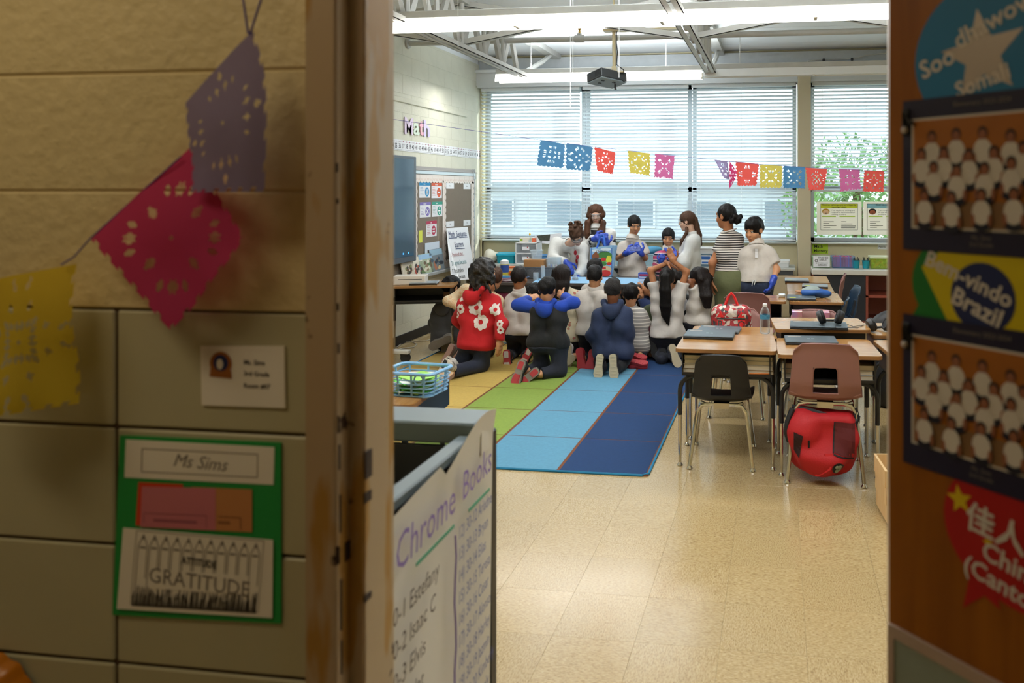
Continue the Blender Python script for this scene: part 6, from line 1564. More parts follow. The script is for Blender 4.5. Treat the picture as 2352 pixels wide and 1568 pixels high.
# ================================================================== OUTSIDE
m_leaf = mat('foliage_green', '#6d9a58', .6, noise=.35, nscale=3); m_bark = mat('bark', '#4a3b2c', .9)
struct('terrain', MB().box((-40, 10.3, -1.2), (40, 60, -1.0)), mat('pale_ground', '#a9a79a', .9), 0)
def tree(label, x, y, h, r, seed):
    t = thing('tree', label, 'tree', (x, y, -1.0), 0, 'trees beyond the windows'); g = random.Random(seed); mb = MB()
    for k in range(2600):
        th, z_, q = g.uniform(0, 2 * PI), g.uniform(-1, 1), g.random() ** .4
        p = Vector((x + r * q * math.sqrt(1 - z_ * z_) * math.cos(th), y + r * q * math.sqrt(1 - z_ * z_) * math.sin(th), -1 + h - r * .9 + r * .95 * q * z_)); s = g.uniform(.05, .11)
        a, b_ = Vector((g.gauss(0, 1), g.gauss(0, 1), g.gauss(0, 1))).normalized(), Vector((g.gauss(0, 1), g.gauss(0, 1), g.gauss(0, 1))).normalized()
        mb.add([p - a * s, p + b_ * s * .5, p + a * s, p - b_ * s * .5], [(0, 1, 2, 3)])
    ob('foliage', mb, m_leaf, t, True, smooth=0, kind='stuff'); ob('trunk', MB().tube([(x, y, -1), (x + .1, y, -1 + h * .5), (x, y + .1, -1 + h * .8)], [.16, .12, .05], 8), m_bark, t, True)
tree('leafy green tree beyond the bare glass, nearer the pillar', 1.5, 15.5, 3.7, 1.5, 1); tree('leafy green tree beyond the bare glass, toward the door edge', 5.2, 18.5, 4.6, 2.0, 2)
bld = thing('building', 'pale grey building across the yard glimpsed through the blinds', 'building', (-6, 34, -1))
ob('wall', MB().box((-22, 34, -1), (3, 40, 1.7)), mat('pale_facade', '#c4c9cc', .8), bld, True, smooth=0); ob('roof', MB().box((-22.3, 33.7, 1.7), (3.3, 40, 2.0)), mat('roof_grey', '#9aa0a5', .8), bld, True, smooth=0)
for k in range(7):
    w_ = ob('window', MB().box((-20.5 + 3.3 * k, 33.9, -.1), (-18.7 + 3.3 * k, 34.0, 1.2)), m_alu, bld, True, smooth=0); ob('pane', MB().box((-20.4 + 3.3 * k, 33.87, 0.0), (-18.8 + 3.3 * k, 33.9, 1.1)), mat('dark_pane', '#7d8b96', .1), w_, True, smooth=0)
# ================================================================== PEOPLE
def skin_mat(n, c): return mat('skin_' + n, c, .5, noise=.05, nscale=9, sub=.0, spec=.35)
SK = {'fair': skin_mat('fair', '#e0b59c'), 'tan': skin_mat('tan', '#c08b66'), 'warm': skin_mat('warm', '#a06a48'), 'brown': skin_mat('brown', '#7d4d33')}
def hair_mat(n, c, st=(60, 60, 6)): return mat('hair_' + n, c, .55, noise=.3, nscale=2.2, bump=.6, bscale=2.2, stretch=st, spec=.22)
HR = {'black': hair_mat('black', '#0e0b0a'), 'dark': hair_mat('dark_brown', '#191210'), 'brown': hair_mat('brown', '#4a3223'), 'auburn': hair_mat('auburn', '#4c3020'), 'curly': mat('hair_curly', '#17110f', .45, noise=.35, nscale=40, bump=1.0, bscale=55)}
def cloth(n, c, amp=.25): return mat('cloth_' + n, c, .85, noise=.07, nscale=10, bump=amp * 1.6, bscale=24, sheen=.05)
m_glove = mat('blue_nitrile', '#2a47ae', .4, bump=.2, bscale=80)
m_lens = m_clear
L3 = lambda a, b, t: Vector(a).lerp(Vector(b), t)

def hand_prims(w, d, n, s, curl=.5, thumb=1, spread=.0):
    """w wrist, d along the fingers, n out of the palm; thumb=+1 puts the thumb on the side d x n"""
    w, d, n = Vector(w), Vector(d).normalized(), Vector(n); n = (n - d * n.dot(d)).normalized(); sd = d.cross(n) * thumb
    R = Matrix((sd, d, n)).transposed()
    P = [cap(w - d * .02 * s, w + d * .03 * s, .024 * s, .03 * s), rbx(w + d * .05 * s, (.040 * s, .045 * s, .015 * s), R, rad=.014 * s)]
    for k, (o, L_, dl) in enumerate(((.029, .074, .004), (.0105, .083, .0), (-.0095, .077, .003), (-.028, .060, .010))):
        p = w + d * (.088 - dl) * s + sd * o * s; q = d + sd * (o * spread * 8); a = 0
        for sg, r0, r1 in ((.42, .0095, .0088), (.32, .0088, .008), (.26, .008, .007)):
            a += curl * (.5 if sg == .42 else 1.0)
            dd = (q * math.cos(a) + n * math.sin(a)).normalized(); e = p + dd * L_ * sg * s
            P.append(cap(p, e, r0 * s, r1 * s, k=.006)); p = e
    p = w + d * .022 * s + sd * .034 * s
    for dd, L_, r in ((d * .55 + sd * .75 + n * .35, .042, .0115), (d * .85 + sd * .25 + n * (.35 + .4 * curl), .032, .0098), (d * .9 - sd * .1 + n * (.4 + .5 * curl), .026, .0085)):
        e = p + dd.normalized() * L_ * s; P.append(cap(p, e, r * s, r * .9 * s, k=.008)); p = e
    return P
def head_prims(T, s):
    R = T.to_3x3(); e = lambda c, r, **k: ell(T @ (Vector(c) * s), [x * s for x in r], R, **k); c_ = lambda a, b, ra, rb=None, **k: cap(T @ (Vector(a) * s), T @ (Vector(b) * s), ra * s, (rb or ra) * s, **k)
    P = [e((0, -.012, .03), (.074, .094, .088)), e((0, .028, -.028), (.059, .062, .083), k=.03 * s), e((0, .058, -.092), (.026, .024, .022), k=.03 * s),
         c_((-.036, .078, .03), (.036, .078, .03), .013, k=.015 * s), e((-.036, .058, -.03), (.026, .03, .028), k=.02 * s), e((.036, .058, -.03), (.026, .03, .028), k=.02 * s)]
    for q in (-1, 1): P.append(e((q * .031, .100, .011), (.017, .018, .012), k=.012 * s, sub=True))
    P += [c_((0, .086, .012), (0, .104, -.022), .009, .0125, k=.010 * s), e((-.011, .094, -.026), (.009, .010, .008), k=.008 * s), e((.011, .094, -.026), (.009, .010, .008), k=.008 * s),
          c_((-.016, .086, -.054), (.016, .086, -.054), .0075, k=.008 * s), c_((-.013, .084, -.066), (.013, .084, -.066), .0075, k=.008 * s)]
    for q in (-1, 1): P.append(e((q * .077, -.008, -.002), (.011, .020, .031), k=.008 * s)); P.append(e((q * .085, -.004, .0), (.006, .009, .016), k=.006 * s, sub=True))
    return P
def face_parts(T, s, par, hairm, lip='#9c5a52', iris='#2a1a12'):
    tr = lambda p: T @ (Vector(p) * s)
    for q in (-1, 1):
        o = ob('eye', MB().ball(tr((q * .031, .080, .009)), .0115 * s, 10), mat('eye_white', '#d9d2cc', .3), par, True, smooth=180)
        ob('iris', MB().ball(tr((q * .031, .0885, .007)), .0055 * s, 8), mat('iris_' + iris[1:], iris, .2), o, True, smooth=180)
        ob('eyelid', MB().tube([tr((q * .031 + x, y, z)) for x, y, z in ((-.017, .084, .010), (-.009, .0915, .015), (0, .0935, .0165), (.009, .0915, .015), (.017, .084, .010))], [.0014 * s, .0018 * s, .002 * s, .0018 * s, .0014 * s], 5), hairm, o, True)
        ob('eyebrow', MB().tube([tr((q * x, y, z)) for x, y, z in ((.012, .0925, .033), (.030, .092, .039), (.05, .080, .034))], [.0026 * s, .003 * s, .0015 * s], 5), hairm, par, True)
    ob('lips', MB().tube([tr(p) for p in ((-.022, .0885, -.0605), (-.010, .0945, -.0575), (0, .0945, -.059), (.010, .0945, -.0575), (.022, .0885, -.0605))], [.002 * s, .005 * s, .0052 * s, .005 * s, .002 * s], 6), mat('lip_' + lip[1:], lip, .45), par, True)
def hair_short(T, s, par, m, vol=1.0, crown=(0, 0), fade=None):
    R = T.to_3x3(); e = lambda c, r, **k: ell(T @ (Vector(c) * s), [x * s for x in r], R, **k)
    P = [e((0, -.014, .036), (.083 * vol, .101 * vol, .092 * vol)), e((crown[0], .02 + crown[1], .085), (.062, .07, .04 * vol), k=.03 * s), e((0, .135, -.045), (.078, .085, .095), k=.015 * s, sub=True), e((0, .02, -.125), (.1, .1, .098), k=.012 * s, sub=True)]
    for q in (-1, 1): P.append(e((q * .09, .012, -.012), (.022, .030, .040), k=.01 * s, sub=True))
    ob('hair', sdf(P, .0065, .02, disp=wrinkle(.0035 * s, 110, 3)), m, par, True, smooth=180)
def cap_prims(T, s, vol=1.0):
    R = T.to_3x3(); e = lambda c, r, **k: ell(T @ (Vector(c) * s), [x * s for x in r], R, **k)
    return [e((0, -.016, .032), (.084 * vol, .104 * vol, .096 * vol)), e((0, .125, -.05), (.068, .08, .102), k=.015 * s, sub=True), e((0, .03, -.15), (.1, .1, .1), k=.012 * s, sub=True)]
def strands(A, ax): # fine ridges across axis ax
    ax = _v(ax)
    def f(P): x = P @ ax; return A * (np.sin(x * 420) + .8 * np.sin(x * 233 + 1.3) + .5 * np.sin(x * 760 + P[..., 2] * 20)) / 2
    return f
def goggles(T, s, par, rim, w=.062):
    tr = lambda p: T @ (Vector(p) * s)
    g = ob('goggles', MB().grid(lambda a, b: tr(((a - .5) * 2 * (w + .006), .112 - .052 * (2 * a - 1) ** 2, .034 - .05 * b + .006 * math.sin(PI * a) * (b - .5))), 14, 5), m_lens, par, True, smooth=180)
    pts = [((a - .5) * 2 * (w + .006), .113 - .052 * (2 * a - 1) ** 2, .035) for a in [k / 10 for k in range(11)]]
    low = [((a - .5) * 2 * (w + .006), .113 - .052 * (2 * a - 1) ** 2, -.017 + .006 * (abs(a - .5) < .12)) for a in [k / 10 for k in range(11)]]
    ob('rim', MB().tube([tr(p) for p in pts + low[::-1]], .0028 * s, 5, closed=True), rim, g, True)
    for q in (-1, 1): ob('temple', MB().tube([tr((q * (w + .006), .062, .02)), tr((q * .082, .02, .018)), tr((q * .084, -.03, .012))], .0035 * s, 5), rim, g, True)
def sole_shape(L_, w):
    return [(x * w, y * L_) for x, y in ((0, -.5), (.28, -.47), (.38, -.38), (.36, -.2), (.34, -.02), (.42, .14), (.48, .28), (.40, .42), (.2, .49), (-.05, .5), (-.3, .44), (-.46, .3), (-.44, .14), (-.34, -.04), (-.34, -.2), (-.38, -.36), (-.26, -.47))]
def shoe(par, T, L_, upper, sole, pads=None, foot=None):
    """T: origin at sole centre, +y to the toe, +z from the sole into the shoe"""
    w = L_ * .40; R = T.to_3x3(); q = lambda *p: T @ Vector(p)
    P = [ell(q(0, .2 * L_, .030), (w * .46, .29 * L_, .030), R), ell(q(0, -.22 * L_, .038), (w * .38, .26 * L_, .040), R, k=.03), cap(q(0, -.30 * L_, .05), q(0, -.28 * L_, .085), .034 * L_ / .22, .030 * L_ / .22), ell(q(0, 0, -.052), (w, L_, .050), R, k=.004, sub=True)]
    u = ob('shoe', sdf(P, .0075, .03), upper, par, True, smooth=180)
    ob('sole', MB().prism(sole_shape(L_, w), -.016, .006, T), sole, u, True)
    if pads:
        for k, (y0, y1, sc) in enumerate(((-.44, -.16, .66), (.02, .42, .78))):
            out = [(x * sc, min(max(y, y0 * L_), y1 * L_)) for x, y in sole_shape(L_, w)]
            o2 = []
            for p_ in out:
                if not o2 or (abs(p_[0] - o2[-1][0]) + abs(p_[1] - o2[-1][1])) > 1e-4: o2.append(p_)
            ob('tread_pad', MB().prism(o2, -.019, -.015, T), pads, u, True)
    else:
        for k in range(7): ob('tread_bar', MB().box((-w * .27, (-.40 + .13 * k) * L_, -.0185), (w * .27, (-.36 + .13 * k) * L_, -.0155), T), sole, u, True)
    return u
def sole_T(c, toe=(0, 0, -1), normal=(0, 1, 0)):   # normal: from sole into the shoe
    y = Vector(toe).normalized(); z = Vector(normal); x = y.cross(z)
    return frame(c, x, y)

class Person:
    def __init__(S, label, Y, s, skin, head, yaw, pitch=0.0, roll=0.0, nk=None, sL=None, sR=None, hL=None, hR=None, eL=None, wL=None, eR=None, wR=None, kL=None, aL=None, kR=None, aR=None, hs=None, stand=False):
        j = lambda p: None if p is None else (PY(p[0], p[1], Y + (p[2] if len(p) > 2 else 0)) if not isinstance(p, Vector) else p)
        S.s = s; S.Y = Y; S.skin = skin; S.hs = hs or (.88 if s < .95 else .97)
        S.hc = j(head); S.T = Matrix.Translation(S.hc) @ Matrix.Rotation(yaw, 4, 'Z') @ Matrix.Rotation(pitch, 4, 'X') @ Matrix.Rotation(roll, 4, 'Y')
        S.nk, S.sL, S.sR, S.hL, S.hR = j(nk), j(sL), j(sR), j(hL), j(hR)
        S.eL, S.wL, S.eR, S.wR, S.kL, S.aL, S.kR, S.aR = [j(q) for q in (eL, wL, eR, wR, kL, aL, kR, aR)]
        f = (S.hL + S.hR) / 2
        for k_, a_ in ((S.kL, S.aL), (S.kR, S.aR)):
            if k_ is None: continue
            if stand: k_.z = .46 * s; a_.z = .085; a_.x = k_.x = (S.hL if k_ is S.kL else S.hR).x; a_.y += .02
            k_.z = max(k_.z, .060 * s + .012); a_.z = max(a_.z, .048 * s + .012)
        S.stand = stand
        S.root = thing('person', label, 'person', (f.x, f.y, 0)); S.label = label
        S.hands = {}
    def torso(S, t=0.0, w=1.0, belly=0.0):
        s = S.s; P = []
        mid = (S.hL + S.hR) / 2
        for a, h in ((S.sL, S.hL), (S.sR, S.hR)):
            a2 = L3(a, S.nk, .30); a2.z = min(a.z, S.nk.z) - .045 * s; wst = L3(a2, h, .62); wst = L3(wst, L3(S.nk, mid, .62), .12)
            P += chain([a2, L3(a2, h, .3), wst, L3(h, mid, .1)], [.068 * s * w + t, .074 * s * w + t, .068 * s * w + belly + t, .080 * s * w + belly * .6 + t])
            dz = Vector((0, 0, -(.018 * s + t * .6))); P.append(cap(L3(S.nk, a, .15) + dz, a + dz * .35, .036 * s + t, .040 * s + t))
        return P
    def arm(S, a, e, w, t=0.0, frac=None):
        s = S.s
        if e is None: return []
        if frac is None: return [cap(a, e, .041 * s + t, .034 * s + t), cap(e, w, .034 * s + t, .025 * s + t)]
        if frac <= 1: return [cap(a, L3(a, e, frac), .043 * s + t, .042 * s + t * 1.5, flat=True)]
        f = frac - 1; return [cap(a, e, .041 * s + t, .036 * s + t), cap(e, L3(e, w, f), .036 * s + t, .031 * s + t, flat=True)]
    def legs(S, t=0.0, frac=1.0):
        s = S.s; P = []
        for h, k_, a in ((S.hL, S.kL, S.aL), (S.hR, S.kR, S.aR)):
            if k_ is None: continue
            P.append(cap(h, k_, .078 * s + t, .054 * s + t))
            if a is not None: P.append(cap(k_, L3(k_, a, frac), .056 * s + t, .040 * s + t, flat=frac < 1))
        return P
    def build(S, hand=('L', 'R'), curl=.5, dirs={}, vox=.011):
        s = S.s; sk = SK[S.skin] if isinstance(S.skin, str) else S.skin
        nb = S.T @ (Vector((0, -.025, -.055)) * S.hs)
        mb = sdf(head_prims(S.T, S.hs) + [cap(nb, L3(nb, S.nk, 1.0), .05 * S.hs, .052 * s), ], .0055, .02)
        P = S.torso(-.006) + S.arm(S.sL, S.eL, S.wL) + S.arm(S.sR, S.eR, S.wR) + S.legs() + [cap(nb, S.nk, .048 * S.hs, .052 * s)]
        sdf(P, vox, .03 * s, mb=mb)
        for sd in hand:
            w, e = (S.wL, S.eL) if sd == 'L' else (S.wR, S.eR)
            if w is None: continue
            d, n, th, cu = dirs.get(sd, (None, None, 1, curl))
            d = Vector(d) if d is not None else (w - e); n = Vector(n) if n is not None else Vector((0, 1, 0))
            pr = hand_prims(w, d, n, s * .98, cu, th); S.hands[sd] = (w, d, n, th, cu)
            sdf(pr, .0055, .012, mb=mb)
        S.body = ob('body', mb, sk, S.root, True, smooth=180)
        return S
    def glove(S, sd, dv=None):
        w, d, n, th, cu = S.hands[sd]; e = S.eL if sd == 'L' else S.eR
        pr = [(a - .004, b + .004, (lambda P, f=f: f(P) - .0035), k, sub) for a, b, f, k, sub in hand_prims(w, d, n, S.s * .98, cu, th)] + [cap(w, L3(w, e, .25), .031 * S.s, .035 * S.s)]
        ob('glove', sdf(pr, .0055, .012, disp=wrinkle(.0012, 120, 5)), m_glove, S.root, True, smooth=180)
    def top(S, name, m, t=.016, sl=.62, hem=None, wr=.007, w=1.0, belly=0.0, extra=(), cuts=(), vox=.0095, k=.035, neck=True, seed=1, fr=24):
        P = S.torso(t, w, belly) + S.arm(S.sL, S.eL, S.wL, t * .8, sl) + S.arm(S.sR, S.eR, S.wR, t * .8, sl) + [cap(S.hL, S.hR, .088 * S.s + t + belly * .5, .088 * S.s + t + belly * .5)] + list(extra)
        P.append(ell(S.nk + Vector((0, 0, -.022 * S.s)), (.068 * S.s + t * .4, .064 * S.s + t * .4, .034 * S.s)))
        c = list(cuts)
        mid = (S.hL + S.hR) / 2; ax = (mid - S.nk).normalized()
        if hem is not None: c.append((mid + ax * hem, ax))
        S.hem = (mid + ax * ((hem if hem is not None else .1) - .02), -ax)
        o = ob(name, sdf(P, vox, k * S.s, cuts=c, disp=wrinkle(wr, fr, seed, (1, 1, 1.5))), m, S.root, True, smooth=180)
        S.shirt = o
        return o
    def collar(S, m, h=.03, r=.062):
        u = (S.T @ (Vector((0, -.025, -.055)) * S.hs) - S.nk).normalized(); x = u.orthogonal().normalized(); T = frame(S.nk + u * (-.005), x, u.cross(x)); s = S.s
        ob('collar', MB().lathe([(r * s * 1.25, -.01), (r * s * 1.12, h * .9), (r * s * 1.02, h), (r * s * .96, h * .7), (r * s * 1.0, -.01)], 20, T, cap=False), m, S.shirt, True, smooth=80)
    def trousers(S, m, t=.014, frac=.92, wr=.006, extra=(), top=0.0, seed=2, cuts=()):
        s = S.s; mid = (S.hL + S.hR) / 2; ax = (S.nk - mid).normalized()
        P = S.legs(t, frac) + [cap(S.hL, S.hR, .086 * s + t, .086 * s + t), cap(L3(S.hL, S.sL, .18), L3(S.hR, S.sR, .18), .066 * s + t, .066 * s + t)] + list(extra)
        return ob('trousers', sdf(P, .0105, .05 * s, disp=wrinkle(wr, 22, seed), cuts=list(cuts) + ([S.hem] if hasattr(S, 'hem') else [])), m, S.root, True, smooth=180)
    def hood(S, m, back=1.0):
        s = S.s; b = -(S.T.to_3x3() @ Vector((0, 1, 0))); b.z = 0; b = b.normalized() if b.length > 1e-4 else Vector((0, -1, 0))
        sd = b.cross(Vector((0, 0, 1)))
        c = S.nk + b * .075 * s + Vector((0, 0, -.03 * s))
        P = [cap(c + sd * .085 * s + Vector((0, 0, .045 * s)) - b * .04 * s, c + b * .02 * s + Vector((0, 0, -.06 * s)), .036 * s, .048 * s), cap(c - sd * .085 * s + Vector((0, 0, .045 * s)) - b * .04 * s, c + b * .02 * s + Vector((0, 0, -.06 * s)), .036 * s, .048 * s), ell(c + b * .015 * s + Vector((0, 0, -.02 * s)), (.09 * s, .06 * s, .075 * s))]
        P.append(ell(c - b * .01 * s + Vector((0, 0, .055 * s)), (.062 * s, .055 * s, .05 * s), sub=True, k=.02))
        ob('hood', sdf(P, .0085, .03, disp=wrinkle(.004, 30, 8)), m, S.shirt, True, smooth=180)
    def placket(S, m, Yf):
        T = frame(Vector((S.nk.x, Yf, S.nk.z - .02)), (1, 0, 0), (0, 0, 1)); q = [(-.014, -.02), (.014, -.02), (.014, -.05), (-.014, -.05), (.014, -.08), (-.014, -.08), (.014, -.11), (-.014, -.11)]
        ob('placket', decal(S.shirt.data, [([(x, y, 0) for x, y in q], [(0, 3, 2, 1), (3, 5, 4, 2), (5, 7, 6, 4)])], T, 2.5, .004), m, S.shirt, True, smooth=0)
    def short_hair(S, m, **k): hair_short(S.T, S.hs, S.root, HR[m], **k); return S
    def face(S, m, **k): face_parts(S.T, S.hs, S.root, HR[m], **k); return S
def on_knees(S, c, hw=.05): pass
polo_w = cloth('white_polo', '#c6bfb7'); navy_p = cloth('navy_trouser', '#141826'); jeans = cloth('dark_jeans', '#1a2133')
m_rub_red = mat('red_rubber_sole', '#a8333a', .6); m_rub_beige = mat('beige_rubber_sole', '#b5a88c', .6); m_rub_white = mat('white_rubber_sole', '#d2cdc4', .6); m_rub_grey = mat('grey_rubber_sole', '#7d756c', .7); m_rub_pink = mat('pink_rubber_sole', '#b08f86', .7)
m_up_blk = mat('black_shoe', '#17171a', .6); m_up_red = mat('red_shoe', '#97202a', .6); m_up_gr = mat('grey_shoe', '#7a746c', .6); m_up_wh = mat('white_shoe', '#c9c5bd', .6)
def kneel_shoes(S, cs, L_, up, so, pads=None):
    for u, v, dy, toe, nrm in cs: shoe(S.root, sole_T(PY(u, v, S.Y + dy), toe, nrm), L_, up, so, pads)

# --- child in red flowered hoodie
S = Person('girl with long curly dark hair in red hoodie with white flower prints, kneeling', 6.5, .93, 'tan', (1113, 624), -.65, -.1, 0, (1103, 664), (1068, 694), (1134, 694), (1078, 785), (1112, 786), (1052, 735, .16), (1062, 750, .30), (1152, 740, -.06), (1147, 782, -.08), (1066, 842, .10), (1026, 848, -.15), (1106, 850, .03), (1032, 856, -.33), hs=.93)
S.build(dirs={'R': ((0, .05, -1), (-1, .3, 0), 1, .35)})
m_redh = cloth('red_hoodie', '#b50d18'); S.top('hoodie', m_redh, .024, 1.97, .055, .008, .98, seed=4); S.hood(m_redh)
fl = []; g_ = random.Random(3)
T = frame(PY(1105, 720, 5.6), (1, 0, 0), (0, 0, 1)); o_ = PY(1105, 720, 6.4); k_ = 6.7 / FX
for u, v, r_ in ((1091, 708, 17), (1103, 740, 18), (1136, 712, 14), (1056, 710, 11), (1150, 742, 8), (1054, 682, 11), (1118, 655, 13), (1152, 757, 8), (1088, 642, 10), (1046, 725, 7)):
    q = PY(u, v, 6.4); cx, cy = (q.x - o_.x), (q.z - o_.z)
    for p_ in range(7):
        a = 2 * PI * p_ / 7 + g_.random() * .3
        fl.append(disc_poly(cx + r_ * .66 * k_ * math.cos(a), cy + r_ * .66 * k_ * math.sin(a), r_ * .36 * k_, 9, r_ * .40 * k_, a))
Tt = frame((o_.x, 5.4, o_.z), (1, 0, 0), (0, 0, 1))
ob('flower_print', decal(S.shirt.data, fl, Tt, 4, .004), mat('print_cream', '#ded4cf', .8), S.shirt, True, smooth=0, kind='stuff')
S.trousers(jeans, .012)
shoe(S.root, sole_T(PY(1014, 856, S.Y - .42), (-.35, -.25, -.85), (.55, .85, 0)), .25, mat('white_black_sneaker', '#bfb8b0', .6, noise=.9, nscale=22), m_rub_white, m_up_blk)
shoe(S.root, sole_T(PY(1020, 850, S.Y - .2), (-.35, -.25, -.85), (.55, .85, 0)), .25, m_up_wh, m_rub_white, m_up_blk)
P = cap_prims(S.T, S.hs, 1.12)
for k in range(60):
    a = g_.uniform(0, 1); b = g_.uniform(-1, 1); L_ = g_.uniform(.04, .26)
    st_ = S.T @ (Vector((b * .085, -.03 - .06 * g_.random() + .05 * abs(b), .10 - .09 * a)) * S.hs); en = st_ + Vector((b * .05 + g_.uniform(-.03, .03), -.02, -L_))
    P.append(cap(st_, (st_ + en) / 2 + Vector((g_.uniform(-.03, .03), -.015, 0)), .022, .020, k=.012)); P.append(cap((st_ + en) / 2 + Vector((g_.uniform(-.03, .03), -.015, 0)), en, .02, .008, k=.012))
ob('hair', sdf(P, .0075, .012, disp=wrinkle(.006, 90, 7)), HR['curly'], S.root, True, smooth=180)
S.face('black')
# --- child behind her, cream patterned sleeve akimbo
S = Person('child with cream patterned sleeve and elbow out, behind the red hoodie girl', 6.95, .82, 'tan', (1136, 640), .1, 0, 0, (1120, 668), (1070, 665), (1142, 690), (1080, 770), (1122, 770), (1030, 692, -.05), (1058, 706, -.12), (1150, 735), (1150, 765, .1), (1085, 825, .15), (1048, 826, -.12), (1120, 828, .15), (1068, 826, -.12))
S.build(dirs={'L': ((1, .0, .05), (0, 1, -.2), 1, .6)})
pais = cloth('paisley_cream', '#cdb995'); nt, N, L, b = nodes_of(pais)
vo = N.new('ShaderNodeTexVoronoi'); vo.inputs['Scale'].default_value = 26; tc = N.new('ShaderNodeTexCoord'); L(tc.outputs['Object'], vo.inputs['Vector']); r_ = ramp(N, [(0, '#c98a5a'), (.28, '#d8c39a'), (.45, '#c9a27e'), (.6, '#d6c4a2')]); mm_ = N.new('ShaderNodeMath'); mm_.operation = 'MULTIPLY'; mm_.inputs[1].default_value = 22
L(vo.outputs['Distance'], mm_.inputs[0]); fr_ = N.new('ShaderNodeMath'); fr_.operation = 'FRACT'; L(mm_.outputs[0], fr_.inputs[0]); L(vo.outputs['Distance'], r_.inputs[0]); L(r_.outputs[0], b.inputs['Base Color'])
S.top('jacket', pais, .022, 1.9, .03, .008, seed=6); S.trousers(navy_p); S.short_hair('brown', vol=1.06)
kneel_shoes(S, [(1030, 815, -.22, (-.35, -.1, -.8), (.5, .85, .1)), (1052, 818, -.2, (-.5, -.1, -.75), (.5, .85, .2))], .22, m_up_gr, m_rub_pink)
# --- child in charcoal hoodie by the desk
S = Person('child with black hair in charcoal grey hoodie sitting on heels by the wall desk', 7.35, .92, 'tan', (1036, 662), -.35, -.25, 0, (1030, 692), (1008, 712), (1058, 708), (1014, 775), (1056, 778), (1000, 742, .1), (1030, 765, .25), (1075, 745, .1), (1080, 770, .2), (1030, 800, .3), (1018, 796, -.02), (1085, 800, .25), (1050, 800, -.0), hs=.95)
S.build(hand=('R',)); m_ch = cloth('charcoal_hoodie', '#4b4b4d'); S.top('hoodie', m_ch, .032, 1.95, .07, .009, 1.05, seed=9); S.hood(m_ch); S.trousers(navy_p); S.short_hair('black', vol=1.07)
kneel_shoes(S, [(1012, 786, -.22, (-.75, -.1, -.35), (.3, .9, .35)), (1040, 792, -.1, (-.75, -.1, -.35), (.3, .9, .35))], .25, m_up_gr, m_rub_grey)
# --- boy in white polo, kneeling
S = Person('boy with short brown-black hair in white polo kneeling behind the blue sleeved hoodie boy', 7.0, .82, 'warm', (1193, 639), -.12, 0, 0, (1193, 668), (1172, 688), (1217, 688), (1180, 762), (1213, 762), (1163, 728, .0), (1167, 762, .06), (1226, 728), (1224, 760, .08), (1180, 830, .12), (1170, 822, -.08), (1212, 830, .12), (1207, 822, -.06))
S.build(); S.top('polo_shirt', polo_w, .017, .7, .02, .006, 1.0, seed=11); S.collar(polo_w, .045, .064); S.trousers(navy_p); S.short_hair('dark', vol=1.03, crown=(-.01, .01))
kneel_shoes(S, [(1165, 830, -.18, (.1, -.1, -1), (0, 1, -.1)), (1208, 822, -.14, (-.4, -.1, -.8), (.1, 1, 0))], .22, m_up_blk, m_rub_red, m_rub_white)
ob('glasses_temple', MB().tube([S.T @ (Vector((.08, -.01, .012)) * S.hs), S.T @ (Vector((.082, .07, .012)) * S.hs)], .003, 5), mat('blue_glasses', '#3d6fb0', .4), S.root, True)
# --- child with dark hair between the two boys
S = Person('dark haired child in dark top, mostly hidden between white polo and blue hoodie', 7.42, .78, 'tan', (1227, 676), 0, 0, 0, (1227, 702), (1206, 716), (1248, 716), (1212, 780), (1242, 780), (1202, 745, .1), (1215, 760, .2), (1252, 745, .1), (1240, 760, .2), (1212, 812, .1), (1212, 808, -.1), (1242, 812, .1), (1242, 808, -.1))
S.build(hand=()); S.top('shirt', cloth('dark_teal_top', '#20303c'), .018, 1.9, .02, seed=12); S.trousers(navy_p); S.short_hair('black', vol=1.08)
# --- boy in blue and black hoodie
S = Person('boy in black hoodie with royal blue sleeves and hood, elbows raised, kneeling', 6.42, .84, 'tan', (1257, 666), -.08, -.12, 0, (1257, 694), (1232, 708), (1288, 706), (1236, 785), (1282, 785), (1190, 700, .02), (1214, 688, .20), (1316, 694, .04), (1292, 680, .22), (1246, 850, .12), (1208, 852, -.10), (1285, 862, .0), (1240, 864, -.12))
S.build(dirs={'L': ((.6, .6, .3), (.3, .5, 0), 1, .6), 'R': ((-.6, .6, .2), (0, .5, 0), -1, .6)})
m_bk = cloth('black_fleece', '#141416'); m_rb2 = cloth('royal_blue', '#0f3a9c')
S.top('hoodie', m_bk, .024, .01, .05, .006, seed=14)
sl = S.arm(S.sL, S.eL, S.wL, .022, 1.9) + S.arm(S.sR, S.eR, S.wR, .022, 1.9) + [cap(S.sL, S.nk + Vector((0, 0, -.02)), .058, .055), cap(S.sR, S.nk + Vector((0, 0, -.02)), .058, .055)]
ob('sleeves', sdf(sl, .009, .03, disp=wrinkle(.007, 26, 3)), m_rb2, S.shirt, True, smooth=180); S.hood(m_rb2)
S.trousers(navy_p, .016); S.short_hair('black', vol=1.03)
kneel_shoes(S, [(1191, 858, -.24, (-.25, -.25, -.9), (.1, 1, -.2)), (1212, 868, -.20, (-.75, -.2, -.62), (.25, .9, .2))], .235, m_up_blk, m_rub_grey, m_rub_red)
